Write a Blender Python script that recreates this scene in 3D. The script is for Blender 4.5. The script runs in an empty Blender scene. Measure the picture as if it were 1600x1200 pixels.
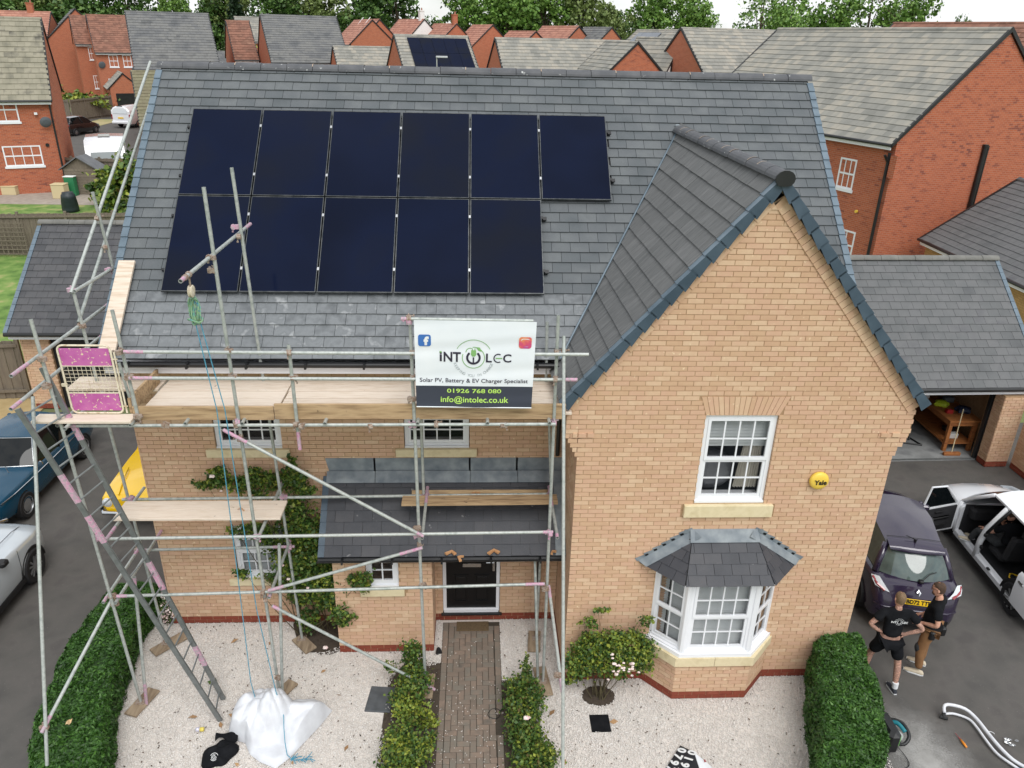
import bpy, math, random
import numpy as np
from mathutils import Vector, Matrix
sc = bpy.context.scene
COL = sc.collection
RND = random.Random(7)
NP = np.random.default_rng(7)
PI = math.pi

# ------------------------------------------------------------------ camera
def cam_axes(yaw, pitch, roll):
    cy, sy, cp, sp = math.cos(yaw), math.sin(yaw), math.cos(pitch), math.sin(pitch)
    f = Vector((sy*cp, cy*cp, -sp)); r = Vector((cy, -sy, 0)); u = r.cross(f)
    cr, sr = math.cos(roll), math.sin(roll)
    return r*cr+u*sr, u*cr-r*sr, f
CAM = Vector((-1.461, -9.627, 9.778))
_r, _u, _f = cam_axes(math.radians(2.962), math.radians(24.290), math.radians(1.318))
cd = bpy.data.cameras.new('camera'); cam = bpy.data.objects.new('camera', cd); COL.objects.link(cam)
cam.matrix_world = Matrix(((_r.x, _u.x, -_f.x, CAM.x), (_r.y, _u.y, -_f.y, CAM.y), (_r.z, _u.z, -_f.z, CAM.z), (0, 0, 0, 1)))
cd.sensor_width = 36; cd.lens = 27.0; cd.clip_start = .1; cd.clip_end = 3000
sc.camera = cam
FPX = 1200.0
def px_size(p, s):
    d = (Vector(p)-CAM).dot(_f)
    return FPX*s/max(d, .1)

# ------------------------------------------------------------------ light: thin bright overcast
SUN_EL, SUN_AZ = math.radians(54), math.radians(163)     # azimuth from +Y clockwise: veiled sun high behind the camera
w = bpy.data.worlds.new('World'); sc.world = w; w.use_nodes = True
nt = w.node_tree; nt.nodes.clear()
def N(t, **k):
    n = nt.nodes.new(t)
    for a, b in k.items(): setattr(n, a, b)
    return n
sky = N('ShaderNodeTexSky', sky_type='NISHITA', sun_disc=False)
sky.sun_elevation = SUN_EL; sky.sun_rotation = SUN_AZ
tc = N('ShaderNodeTexCoord'); mp = N('ShaderNodeMapping'); mp.inputs['Scale'].default_value = (1.6, 1.6, 5.0)
nz = N('ShaderNodeTexNoise'); nz.inputs['Scale'].default_value = 2.3; nz.inputs['Detail'].default_value = 6; nz.inputs['Roughness'].default_value = .55
cr = N('ShaderNodeValToRGB'); cr.color_ramp.elements[0].position = .40; cr.color_ramp.elements[1].position = .56
cr.color_ramp.elements[0].color = (.55, .55, .55, 1); cr.color_ramp.elements[1].color = (1, 1, 1, 1)
mx = N('ShaderNodeMix', data_type='RGBA'); mx.inputs['B'].default_value = (8.9, 9.0, 9.1, 1)
bg = N('ShaderNodeBackground'); bg.inputs['Strength'].default_value = .085
out = N('ShaderNodeOutputWorld')
L = nt.links.new
L(tc.outputs['Generated'], mp.inputs['Vector']); L(mp.outputs['Vector'], nz.inputs['Vector']); L(nz.outputs['Fac'], cr.inputs['Fac'])
L(cr.outputs['Color'], mx.inputs['Factor']); L(sky.outputs['Color'], mx.inputs['A']); L(mx.outputs['Result'], bg.inputs['Color']); L(bg.outputs['Background'], out.inputs['Surface'])
sl = bpy.data.lights.new('sun', 'SUN'); sun = bpy.data.objects.new('sun', sl); COL.objects.link(sun)
sl.energy = 1.5; sl.angle = math.radians(38); sl.color = (1, .985, .955)
sun.rotation_euler = (PI/2-SUN_EL, 0, PI-SUN_AZ) 
_sd = Vector((math.sin(SUN_AZ)*math.cos(SUN_EL), math.cos(SUN_AZ)*math.cos(SUN_EL), math.sin(SUN_EL)))
sun.rotation_euler = _sd.to_track_quat('Z', 'Y').to_euler()
vs = sc.view_settings; sc.display_settings.display_device = 'sRGB'
vs.view_transform = 'Standard'; vs.look = 'None'; vs.exposure = 0.5; vs.gamma = 1; vs.use_curve_mapping = False
sc.render.engine = 'CYCLES'
sc.cycles.max_bounces = 6; sc.cycles.diffuse_bounces = 3; sc.cycles.glossy_bounces = 3; sc.cycles.transparent_max_bounces = 6; sc.cycles.transmission_bounces = 4
try: sc.cycles.use_denoising = True
except Exception: pass

# ------------------------------------------------------------------ materials
def s2l(r, g, b):
    return tuple((c/255/12.92 if c/255 <= .04045 else ((c/255+.055)/1.055)**2.4) for c in (r, g, b))
MATS = {}
def mat(name, cols, rough=.7, metal=0., nscale=6., ndetail=4., nmix=.5, island=0., bump=0., bscale=60., spec=.5, coat=0., stretch=None, objrand=True, trans=0., speck=None, wave=None, emit=None, alpha=1., sheen=0.):
    """cols: 1-5 linear colours picked by noise, by random per piece (island), or both"""
    m = bpy.data.materials.new(name); m.use_nodes = True; t = m.node_tree; nd = t.nodes; lk = t.links.new
    b = nd['Principled BSDF']
    b.inputs['Roughness'].default_value = rough; b.inputs['Metallic'].default_value = metal
    b.inputs['Specular IOR Level'].default_value = spec; b.inputs['Coat Weight'].default_value = coat; b.inputs['Coat Roughness'].default_value = .06
    b.inputs['Transmission Weight'].default_value = trans; b.inputs['Alpha'].default_value = alpha
    geo = nd.new('ShaderNodeNewGeometry')
    vec = geo.outputs['Position']
    if stretch:
        mpn = nd.new('ShaderNodeMapping'); mpn.inputs['Scale'].default_value = stretch; lk(vec, mpn.inputs['Vector']); vec = mpn.outputs['Vector']
    if len(cols) == 1 and not island:
        b.inputs['Base Color'].default_value = (*cols[0], 1)
        csrc = None
    else:
        no = nd.new('ShaderNodeTexNoise'); no.inputs['Scale'].default_value = nscale; no.inputs['Detail'].default_value = ndetail; lk(vec, no.inputs['Vector'])
        fac = no.outputs['Fac']
        rg = nd.new('ShaderNodeMapRange'); rg.inputs['From Min'].default_value = .32; rg.inputs['From Max'].default_value = .68; lk(fac, rg.inputs['Value']); fac = rg.outputs['Result']
        if island:
            oi = nd.new('ShaderNodeObjectInfo')
            ad = nd.new('ShaderNodeMath'); ad.operation = 'ADD'; lk(geo.outputs['Random Per Island'], ad.inputs[0])
            if objrand: lk(oi.outputs['Random'], ad.inputs[1])
            else: ad.inputs[1].default_value = 0
            fr = nd.new('ShaderNodeMath'); fr.operation = 'FRACT'; lk(ad.outputs[0], fr.inputs[0])
            mi = nd.new('ShaderNodeMix'); mi.data_type = 'FLOAT'; mi.inputs['Factor'].default_value = island
            lk(fac, mi.inputs['A']); lk(fr.outputs[0], mi.inputs['B']); fac = mi.outputs['Result']
        ramp = nd.new('ShaderNodeValToRGB'); e = ramp.color_ramp.elements
        while len(e) < len(cols): e.new(.5)
        for i, c in enumerate(cols):
            e[i].position = i/max(1, len(cols)-1); e[i].color = (*c, 1)
        lk(fac, ramp.inputs['Fac']); csrc = ramp.outputs['Color']
        if speck:   # (scale, threshold, colour): scattered spots of another colour
            n2 = nd.new('ShaderNodeTexNoise'); n2.inputs['Scale'].default_value = speck[0]; n2.inputs['Detail'].default_value = 3; lk(geo.outputs['Position'], n2.inputs['Vector'])
            r2 = nd.new('ShaderNodeMapRange'); r2.inputs['From Min'].default_value = speck[1]; r2.inputs['From Max'].default_value = speck[1]+.06; lk(n2.outputs['Fac'], r2.inputs['Value'])
            m2 = nd.new('ShaderNodeMix'); m2.data_type = 'RGBA'; m2.inputs['B'].default_value = (*speck[2], 1); lk(r2.outputs['Result'], m2.inputs['Factor']); lk(csrc, m2.inputs['A']); csrc = m2.outputs['Result']
        lk(csrc, b.inputs['Base Color'])
    if bump:
        n3 = nd.new('ShaderNodeTexNoise'); n3.inputs['Scale'].default_value = bscale; n3.inputs['Detail'].default_value = 4; lk(vec, n3.inputs['Vector'])
        bp = nd.new('ShaderNodeBump'); bp.inputs['Strength'].default_value = bump; bp.inputs['Distance'].default_value = .01; lk(n3.outputs['Fac'], bp.inputs['Height']); lk(bp.outputs['Normal'], b.inputs['Normal'])
    if emit: b.inputs['Emission Color'].default_value = (*emit[0], 1); b.inputs['Emission Strength'].default_value = emit[1]
    MATS[name] = m
    return m
def leafmat(name, cols, rough=.5, island=.8):
    m = mat(name, cols, rough=rough, island=island, nscale=3.5, spec=.35)
    b = m.node_tree.nodes['Principled BSDF']
    return m

# ------------------------------------------------------------------ mesh helpers
WORLD = {}
def setprops(o, label=None, cat=None, group=None, kind=None):
    if label: o['label'] = label
    if cat: o['category'] = cat
    if group: o['group'] = group
    if kind: o['kind'] = kind
    return o
def thing(name, label, cat, loc=(0, 0, 0), rz=0., group=None, M=None):
    o = bpy.data.objects.new(name, None); COL.objects.link(o); o.empty_display_size = .1
    mw = M if M is not None else Matrix.Translation(Vector(loc)) @ Matrix.Rotation(rz, 4, 'Z')
    o.matrix_world = mw; WORLD[o] = mw
    return setprops(o, label, cat, group)
class MB:
    def __init__(s): s.v = []; s.f = []; s.m = []
    def add(s, vs, fs, mi=0):
        n = len(s.v); s.v.extend([tuple(p) for p in vs]); s.f.extend([tuple(i+n for i in f) for f in fs]); s.m.extend([mi]*len(fs)); return s
    def hexa(s, p, mi=0):   # 8 points: bottom 0-3 ccw, top 4-7
        return s.add(p, [(3, 2, 1, 0), (4, 5, 6, 7), (0, 1, 5, 4), (1, 2, 6, 5), (2, 3, 7, 6), (3, 0, 4, 7)], mi)
    def box(s, x0, x1, y0, y1, z0, z1, mi=0):
        return s.hexa([(x0, y0, z0), (x1, y0, z0), (x1, y1, z0), (x0, y1, z0), (x0, y0, z1), (x1, y0, z1), (x1, y1, z1), (x0, y1, z1)], mi)
    def obox(s, c, ax, ay, az, sx, sy, sz, mi=0):   # oriented box, half sizes
        c, ax, ay, az = Vector(c), Vector(ax).normalized()*sx, Vector(ay).normalized()*sy, Vector(az).normalized()*sz
        return s.hexa([c-ax-ay-az, c+ax-ay-az, c+ax+ay-az, c-ax+ay-az, c-ax-ay+az, c+ax-ay+az, c+ax+ay+az, c-ax+ay+az], mi)
    def bevbox(s, x0, x1, y0, y1, z0, z1, b=.01, mi=0):
        vs = []; fs = []
        lv = [(z0, b), (z0+b, 0), (z1-b, 0), (z1, b)]
        for z, i in lv:
            x_0, x_1, y_0, y_1 = x0+i, x1-i, y0+i, y1-i
            vs += [(x_0+b, y_0, z), (x_1-b, y_0, z), (x_1, y_0+b, z), (x_1, y_1-b, z), (x_1-b, y_1, z), (x_0+b, y_1, z), (x_0, y_1-b, z), (x_0, y_0+b, z)]
        for k in range(3):
            for i in range(8): j = (i+1) % 8; fs.append((k*8+i, k*8+j, k*8+8+j, k*8+8+i))
        fs.append(tuple(range(7, -1, -1))); fs.append(tuple(range(24, 32)))
        return s.add(vs, fs, mi)
    def tube(s, p0, p1, r, seg=8, r2=None, mi=0, caps=True):
        p0, p1 = Vector(p0), Vector(p1); d = (p1-p0)
        if d.length < 1e-6: return s
        d.normalize(); a = d.orthogonal().normalized(); b = d.cross(a); r2 = r if r2 is None else r2
        vs = []
        for p, q in ((p0, r), (p1, r2)):
            for i in range(seg):
                t = 2*PI*i/seg; vs.append(p+a*(q*math.cos(t))+b*(q*math.sin(t)))
        fs = [(i, (i+1) % seg, seg+(i+1) % seg, seg+i) for i in range(seg)]
        if caps: fs += [tuple(range(seg-1, -1, -1)), tuple(range(seg, 2*seg))]
        return s.add(vs, fs, mi)
    def path(s, pts, r, seg=6, mi=0, closed=False, rs=None):
        pts = [Vector(p) for p in pts]; n = len(pts); vs = []; fs = []
        prev = None
        for k, p in enumerate(pts):
            if closed: d = pts[(k+1) % n]-pts[k-1]
            else: d = pts[min(k+1, n-1)]-pts[max(k-1, 0)]
            d.normalize()
            if prev is None: a = d.orthogonal().normalized()
            else:
                a = prev-d*prev.dot(d)
                a = a.normalized() if a.length > 1e-6 else d.orthogonal().normalized()
            prev = a; b = d.cross(a); rr = rs[k] if rs else r
            for i in range(seg):
                t = 2*PI*i/seg; vs.append(p+a*(rr*math.cos(t))+b*(rr*math.sin(t)))
        for k in range(n if closed else n-1):
            k2 = (k+1) % n
            for i in range(seg): j = (i+1) % seg; fs.append((k*seg+i, k*seg+j, k2*seg+j, k2*seg+i))
        if not closed: fs += [tuple(range(seg-1, -1, -1)), tuple(range((n-1)*seg, n*seg))]
        return s.add(vs, fs, mi)
    def prism(s, poly, vec, mi=0):
        n = len(poly); vec = Vector(vec); vs = [Vector(p) for p in poly]+[Vector(p)+vec for p in poly]
        fs = [tuple(range(n-1, -1, -1)), tuple(range(n, 2*n))]+[(i, (i+1) % n, n+(i+1) % n, n+i) for i in range(n)]
        return s.add(vs, fs, mi)
    def quad(s, a, b, c, d, mi=0): return s.add([a, b, c, d], [(0, 1, 2, 3)], mi)
    def poly(s, pts, mi=0): return s.add(pts, [tuple(range(len(pts)))], mi)
    def lathe(s, prof, c=(0, 0, 0), seg=16, M=None, mi=0):
        c = Vector(c); vs = []; fs = []; n = len(prof)
        for r, z in prof:
            for i in range(seg):
                t = 2*PI*i/seg; p = Vector((r*math.cos(t), r*math.sin(t), z)); vs.append((M @ p if M else p)+c)
        for k in range(n-1):
            for i in range(seg): j = (i+1) % seg; fs.append((k*seg+i, k*seg+j, (k+1)*seg+j, (k+1)*seg+i))
        fs += [tuple(range(seg-1, -1, -1)), tuple(range((n-1)*seg, n*seg))]
        return s.add(vs, fs, mi)
    def ell(s, c, rx, ry, rz, seg=12, rings=8, M=None, mi=0):
        c = Vector(c); vs = []; fs = []
        for k in range(rings+1):
            a = -PI/2+PI*k/rings
            for i in range(seg):
                t = 2*PI*i/seg; p = Vector((rx*math.cos(a)*math.cos(t), ry*math.cos(a)*math.sin(t), rz*math.sin(a))); vs.append((M @ p if M else p)+c)
        for k in range(rings):
            for i in range(seg): j = (i+1) % seg; fs.append((k*seg+i, k*seg+j, (k+1)*seg+j, (k+1)*seg+i))
        return s.add(vs, fs, mi)
    def grid(s, P, mi=0, close=False):   # P[i][j] points
        ni, nj = len(P), len(P[0]); vs = [p for row in P for p in row]; fs = []
        for i in range(ni-1):
            for j in range(nj if close else nj-1):
                k = (j+1) % nj; fs.append((i*nj+j, i*nj+k, (i+1)*nj+k, (i+1)*nj+j))
        return s.add(vs, fs, mi)
    def text(s, body, size, M, depth=.002, mi=0, align='CENTER', bold=0., spacing=1.):
        cu = bpy.data.curves.new('txt', 'FONT'); cu.body = body; cu.size = size; cu.extrude = depth/2; cu.align_x = align; cu.align_y = 'CENTER'; cu.offset = bold; cu.space_character = spacing; cu.resolution_u = 3
        o = bpy.data.objects.new('txt', cu); me = o.to_mesh()
        s.add([M @ v.co for v in me.vertices], [tuple(p.vertices) for p in me.polygons], mi)
        o.to_mesh_clear(); bpy.data.objects.remove(o); bpy.data.curves.remove(cu); return s
    def mesh(s, name, mats, smooth=False):
        me = bpy.data.meshes.new(name); me.from_pydata(s.v, [], s.f)
        for m in (mats if isinstance(mats, (list, tuple)) else [mats]): me.materials.append(m)
        if any(s.m): me.polygons.foreach_set('material_index', s.m)
        if smooth:
            me.polygons.foreach_set('use_smooth', [True]*len(s.f))
        me.update(); return me
    def build(s, name, mats, parent=None, world=True, smooth=False, auto=None, label=None, cat=None, group=None, kind=None, sub=0, loc=None):
        if parent is not None and world:
            Mi = WORLD[parent].inverted(); s.v = [tuple(Mi @ Vector(p)) for p in s.v]
        if parent is None and loc is not None:
            s.v = [(p[0]-loc[0], p[1]-loc[1], p[2]-loc[2]) for p in s.v]
        me = s.mesh(name, mats, smooth)
        if auto is not None:
            me.polygons.foreach_set('use_smooth', [True]*len(s.f)); me.set_sharp_from_angle(angle=math.radians(auto))
        o = bpy.data.objects.new(name, me); COL.objects.link(o)
        if parent is not None: o.parent = parent; WORLD[o] = WORLD[parent].copy()
        else:
            if loc is not None: o.location = loc
            WORLD[o] = Matrix.Translation(Vector(loc)) if loc is not None else Matrix.Identity(4)
        if sub:
            md = o.modifiers.new('smooth', 'SUBSURF'); md.levels = sub; md.render_levels = sub
            me.polygons.foreach_set('use_smooth', [True]*len(s.f))
        return setprops(o, label, cat, group, kind)
def inst(name, me, parent, M):      # an object of its own sharing mesh data; M is in the parent's frame
    o = bpy.data.objects.new(name, me); COL.objects.link(o); o.parent = parent; o.matrix_local = M
    WORLD[o] = WORLD[parent] @ M
    return o
def copy_tree(src, M, label=None, group=None):   # copy of a thing, its parts and sub-parts
    c = src.copy(); COL.objects.link(c); c.matrix_world = M; WORLD[c] = M
    if label: c['label'] = label
    if group: c['group'] = group
    for ch in [o for o in src.children]:
        d = ch.copy(); COL.objects.link(d); d.parent = c
        for g in [o for o in ch.children]:
            e = g.copy(); COL.objects.link(e); e.parent = d
    return c
def np_mesh(name, V, F, mats, parent=None, smooth=False, **props):    # big meshes from numpy (F: n x k)
    me = bpy.data.meshes.new(name); k = F.shape[1]
    me.vertices.add(len(V)); me.vertices.foreach_set('co', V.astype(np.float32).ravel())
    me.loops.add(F.size); me.loops.foreach_set('vertex_index', F.astype(np.int32).ravel())
    me.polygons.add(len(F)); me.polygons.foreach_set('loop_start', np.arange(0, F.size, k, dtype=np.int32))
    try: me.polygons.foreach_set('loop_total', np.full(len(F), k, dtype=np.int32))
    except Exception: pass
    for m in (mats if isinstance(mats, (list, tuple)) else [mats]): me.materials.append(m)
    me.update(calc_edges=True); me.validate()
    if smooth: me.polygons.foreach_set('use_smooth', [True]*len(F))
    o = bpy.data.objects.new(name, me); COL.objects.link(o)
    if parent is not None: o.parent = parent; o.matrix_local = WORLD[parent].inverted(); WORLD[o] = Matrix.Identity(4)
    else: WORLD[o] = Matrix.Identity(4)
    return setprops(o, **props)
def clip_poly(poly, a, b, c):    # keep points (x, y) with a*x+b*y <= c
    outp = []
    for i in range(len(poly)):
        p, q = poly[i], poly[(i+1) % len(poly)]
        dp, dq = a*p[0]+b*p[1]-c, a*q[0]+b*q[1]-c
        if dp <= 0: outp.append(p)
        if (dp < 0 < dq) or (dq < 0 < dp):
            t = dp/(dp-dq); outp.append((p[0]+(q[0]-p[0])*t, p[1]+(q[1]-p[1])*t))
    return outp
def leaves(n, centre_fn, size, rng, nrm_fn=None, aspect=1.6, up=.35):
    """n leaf quads as numpy arrays: centre_fn(n) -> (n,3)"""
    c = centre_fn(n); n = len(c)
    a = rng.normal(size=(n, 3)); a /= np.linalg.norm(a, axis=1)[:, None]
    nr = rng.normal(size=(n, 3)); nr[:, 2] += up
    if nrm_fn is not None: nr = nr*.6+nrm_fn(c)
    nr /= np.linalg.norm(nr, axis=1)[:, None]
    a -= nr*(a*nr).sum(1)[:, None]; a /= np.linalg.norm(a, axis=1)[:, None]
    b = np.cross(nr, a); s = size*rng.uniform(.6, 1.35, size=(n, 1))
    P = np.stack([c-a*s*aspect/2, c+b*s/2+nr*s*.12, c+a*s*aspect/2, c-b*s/2+nr*s*.12], 1).reshape(-1, 3)
    F = np.arange(4*n).reshape(-1, 4)
    return P, F
def merge(parts):
    V = []; F = []; k = 0
    for v, f in parts: V.append(v); F.append(f+k); k += len(v)
    return np.concatenate(V), np.concatenate(F)
def smooth01(t): t = min(1, max(0, t)); return t*t*(3-2*t)
def gz(x, y):   # ground height: level round the house, the estate behind stands a little higher
    if y < 12.5: return 0.
    return .9*smooth01((y-12.5)/17)+.5*min(1, max(0, (y-30)/50))+.5*min(1, max(0, (y-80)/80))
# ------------------------------------------------------------------ material library
B1, B2, B3, B4, B5 = s2l(206, 172, 140), s2l(213, 181, 150), s2l(219, 190, 160), s2l(209, 171, 144), s2l(200, 162, 134)
brick_m = mat('buff_brick', [B5, B1, B4, B2, B3], rough=.85, island=.78, nscale=9, bump=.25, bscale=90, spec=.25, speck=(14, .66, s2l(228, 204, 170)))
mortar_m = mat('mortar', [s2l(164, 134, 104), s2l(184, 154, 122)], rough=.95, nscale=20, spec=.2)
redbrick_m = mat('plinth_red_brick', [s2l(120, 60, 48), s2l(142, 74, 58), s2l(132, 66, 52), s2l(154, 88, 70)], rough=.85, island=.7, nscale=12, bump=.2, spec=.25)
mortar2_m = mat('pale_mortar', [s2l(170, 150, 132), s2l(190, 172, 152)], rough=.95, nscale=20, spec=.2)
tile_m = mat('dark_roof_tile', [s2l(86, 91, 94), s2l(94, 99, 102), s2l(99, 103, 106), s2l(107, 111, 113), s2l(96, 100, 102)], rough=.75, island=.45, nscale=2.2, ndetail=8, bump=.35, bscale=45, spec=.25)
tile_pale_m = mat('bloomed_roof_tile', [s2l(92, 96, 99), s2l(104, 108, 111), s2l(120, 124, 127), s2l(110, 114, 117), s2l(158, 161, 163)], rough=.55, island=.45, nscale=7, ndetail=8, bump=.35, bscale=45, spec=.5)
tile_gable_m = mat('streaked_roof_tile', [s2l(92, 94, 94), s2l(102, 103, 103), s2l(110, 111, 111), s2l(122, 122, 122)], rough=.75, island=.3, nscale=14, ndetail=6, bump=.3, bscale=45, spec=.25, stretch=(.25, 2.2, .25))
tile_slate_m = mat('black_roof_tile', [s2l(52, 54, 60), s2l(60, 62, 68), s2l(66, 67, 72), s2l(74, 74, 78)], rough=.55, island=.6, nscale=5, ndetail=6, bump=.3, bscale=45, spec=.45, speck=(9, .70, s2l(120, 120, 122)))
ridge_m = mat('ridge_tile', [s2l(82, 84, 88), s2l(98, 99, 102)], rough=.7, nscale=5, bump=.2, spec=.4, speck=(11, .68, s2l(190, 192, 190)))
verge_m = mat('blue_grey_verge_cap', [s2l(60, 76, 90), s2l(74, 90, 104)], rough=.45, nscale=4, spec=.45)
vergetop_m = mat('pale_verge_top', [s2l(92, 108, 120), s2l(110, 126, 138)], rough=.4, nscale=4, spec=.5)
lead_m = mat('lead_flashing', [s2l(104, 114, 122), s2l(124, 132, 138), s2l(142, 150, 154)], rough=.55, nscale=5, ndetail=6, bump=.15, bscale=12, spec=.4)
black_m = mat('black_plastic', [s2l(26, 27, 29), s2l(36, 37, 39)], rough=.4, nscale=4)
white_m = mat('white_upvc', [s2l(236, 238, 242)], rough=.3)
sill_m = mat('cast_stone', [s2l(214, 199, 160), s2l(224, 210, 174), s2l(206, 190, 150)], rough=.85, nscale=5, ndetail=6, bump=.1)
glass_m = mat('window_glass', [s2l(40, 46, 52)], rough=.04, spec=.6, alpha=.16)
glassdark_m = mat('far_window_glass', [s2l(34, 40, 46)], rough=.05, spec=.9)
room_m = mat('room_dark', [s2l(70, 70, 70), s2l(96, 92, 88)], rough=.9)
blind_m = mat('white_blind', [s2l(214, 220, 222), s2l(228, 232, 232)], rough=.7, nscale=3)
curtain_m = mat('cream_curtain', [s2l(226, 222, 210), s2l(206, 200, 188)], rough=.9, nscale=6, stretch=(6, 6, .5))
door_m = mat('black_door', [s2l(18, 19, 22)], rough=.28)
chrome_m = mat('chrome', [s2l(210, 212, 214)], rough=.12, metal=1.)
# solar glass: deep blue black, faint cell grid
panel_m = mat('solar_glass', [s2l(13, 19, 36), s2l(16, 24, 46), s2l(25, 28, 36)], rough=.12, nscale=.7, ndetail=2, island=.45, spec=.10)
pframe_m = mat('panel_frame', [s2l(30, 31, 34)], rough=.35, metal=.6)
pedge_m = mat('panel_edge', [s2l(70, 74, 76), s2l(104, 106, 106)], rough=.35, metal=.7, nscale=9)
clamp_m = mat('clamp_alloy', [s2l(200, 202, 204)], rough=.3, metal=.8)
galv_m = mat('galvanised_tube', [s2l(150, 158, 154), s2l(172, 178, 174), s2l(190, 194, 190), s2l(160, 166, 162)], rough=.5, metal=.35, nscale=14, ndetail=5, island=.3, spec=.5)
pink_m = mat('pink_paint', [s2l(186, 132, 160), s2l(206, 160, 182), s2l(168, 158, 162), s2l(196, 150, 174)], rough=.55, nscale=22, ndetail=5)
gatepink_m = mat('worn_pink_plate', [s2l(176, 84, 148), s2l(186, 98, 160), s2l(190, 106, 160)], rough=.6, nscale=7, ndetail=8, speck=(26, .61, s2l(222, 206, 168)))
cream_m = mat('cream_paint', [s2l(214, 202, 174), s2l(226, 216, 194), s2l(190, 172, 140)], rough=.6, nscale=18)
rust_m = mat('rusty_coupler', [s2l(120, 92, 78), s2l(150, 128, 112), s2l(172, 160, 148), s2l(126, 84, 66)], rough=.7, metal=.3, nscale=30, island=.3)
board_m = mat('pale_scaffold_board', [s2l(198, 178, 156), s2l(218, 202, 184), s2l(226, 212, 196), s2l(208, 190, 168)], rough=.85, nscale=8, ndetail=7, island=.4, stretch=(.35, 3.5, 3.5), bump=.15, speck=(7, .71, s2l(120, 104, 90)))
board2_m = mat('weathered_board', [s2l(136, 112, 84), s2l(170, 142, 108), s2l(188, 160, 124), s2l(150, 124, 96)], rough=.85, nscale=5, ndetail=8, stretch=(.35, 3.5, 3.5), bump=.2, speck=(6, .68, s2l(92, 74, 58)))
sole_m = mat('sole_board', [s2l(126, 108, 88), s2l(150, 132, 110), s2l(168, 150, 126)], rough=.9, nscale=6, ndetail=7, stretch=(3, .5, 2), bump=.2)
alu_m = mat('ladder_alloy', [s2l(122, 126, 126), s2l(140, 144, 144)], rough=.45, metal=.5, nscale=10)
asphalt_m = mat('asphalt', [s2l(84, 82, 80), s2l(91, 89, 86), s2l(96, 93, 90), s2l(88, 85, 83)], rough=.95, nscale=1.7, ndetail=12, bump=.5, bscale=160, spec=.3, speck=(55, .70, s2l(140, 136, 130)))
gravel_m = mat('white_gravel', [s2l(206, 200, 194), s2l(226, 221, 215), s2l(238, 234, 229), s2l(216, 208, 201), s2l(244, 241, 238)], rough=.85, island=.85, nscale=2, spec=.3)
gravelbed_m = mat('gravel_bed', [s2l(206, 199, 192), s2l(226, 219, 212)], rough=.95, nscale=40, ndetail=6)
soil_m = mat('damp_soil', [s2l(58, 50, 42), s2l(78, 68, 58), s2l(66, 56, 48)], rough=.95, nscale=14, ndetail=8, bump=.6, bscale=60)
paver_m = mat('block_paver', [s2l(112, 102, 92), s2l(128, 114, 102), s2l(122, 116, 106), s2l(140, 122, 108), s2l(104, 98, 90)], rough=.9, island=.65, nscale=4, ndetail=8, bump=.3, bscale=90)
joint_m = mat('paver_joint', [s2l(64, 58, 50), s2l(80, 72, 62)], rough=.95, nscale=20)
grass_m = mat('lawn', [s2l(74, 104, 44), s2l(96, 128, 58), s2l(116, 142, 72), s2l(150, 150, 96)], rough=.95, nscale=1.6, ndetail=10, bump=.4, bscale=50)
concrete_m = mat('concrete', [s2l(128, 130, 130), s2l(148, 150, 150), s2l(112, 114, 116)], rough=.85, nscale=1.6, ndetail=6)
slab_m = mat('yellowish_slabs', [s2l(170, 148, 104), s2l(186, 164, 120)], rough=.9, nscale=3, ndetail=6)
greyslab_m = mat('grey_slabs', [s2l(150, 140, 130), s2l(168, 158, 146)], rough=.9, nscale=3, ndetail=6)
block_m = mat('far_block_paving', [s2l(170, 146, 128), s2l(186, 164, 146)], rough=.9, nscale=3, ndetail=6)
fence_m = mat('grey_fence_wood', [s2l(104, 96, 84), s2l(124, 114, 100), s2l(112, 102, 90), s2l(136, 126, 110)], rough=.9, island=.5, nscale=5, ndetail=6, stretch=(3, 3, .4))
hedge_m = leafmat('hedge_leaf', [s2l(28, 54, 18), s2l(44, 76, 26), s2l(56, 94, 34), s2l(84, 124, 50)], rough=.45)
hedgecore_m = mat('hedge_core', [s2l(30, 52, 20), s2l(42, 68, 28)], rough=.95)
rose_m = leafmat('rose_leaf', [s2l(36, 58, 28), s2l(50, 78, 34), s2l(70, 100, 42), s2l(104, 124, 52), s2l(96, 66, 50)])
roseY_m = leafmat('yellowing_leaf', [s2l(74, 104, 44), s2l(110, 132, 52), s2l(150, 156, 60), s2l(92, 116, 46)])
stem_m = mat('woody_stem', [s2l(92, 84, 58), s2l(70, 62, 44)], rough=.9)
petal_m = mat('pale_rose_petal', [s2l(240, 214, 208), s2l(246, 232, 226), s2l(236, 190, 188)], rough=.7, island=.6)
bag_m = mat('white_woven_bag', [s2l(206, 208, 213), s2l(222, 225, 230)], rough=.6, nscale=5, ndetail=5, bump=.25, bscale=14)
rope_m = mat('blue_rope', [s2l(60, 138, 168), s2l(96, 160, 182)], rough=.8, nscale=30)
ropeg_m = mat('green_rope', [s2l(92, 156, 150), s2l(140, 172, 128), s2l(70, 140, 160)], rough=.8, nscale=20)
blackcloth_m = mat('black_cloth', [s2l(20, 21, 24), s2l(30, 31, 34)], rough=.95, nscale=9, bump=.3, bscale=25, spec=.15)
bwhite_m = mat('banner_vinyl', [s2l(236, 240, 244), s2l(228, 234, 240)], rough=.4, nscale=1.5)
bdark_m = mat('banner_slate_band', [s2l(62, 66, 80)], rough=.4)
bnavy_m = mat('banner_navy', [s2l(44, 40, 58)], rough=.5)
bgreen_m = mat('banner_green', [s2l(128, 176, 108)], rough=.5)
blime_m = mat('banner_lime', [s2l(190, 232, 110)], rough=.5)
bblue_m = mat('banner_blue', [s2l(60, 112, 184)], rough=.5)
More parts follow.
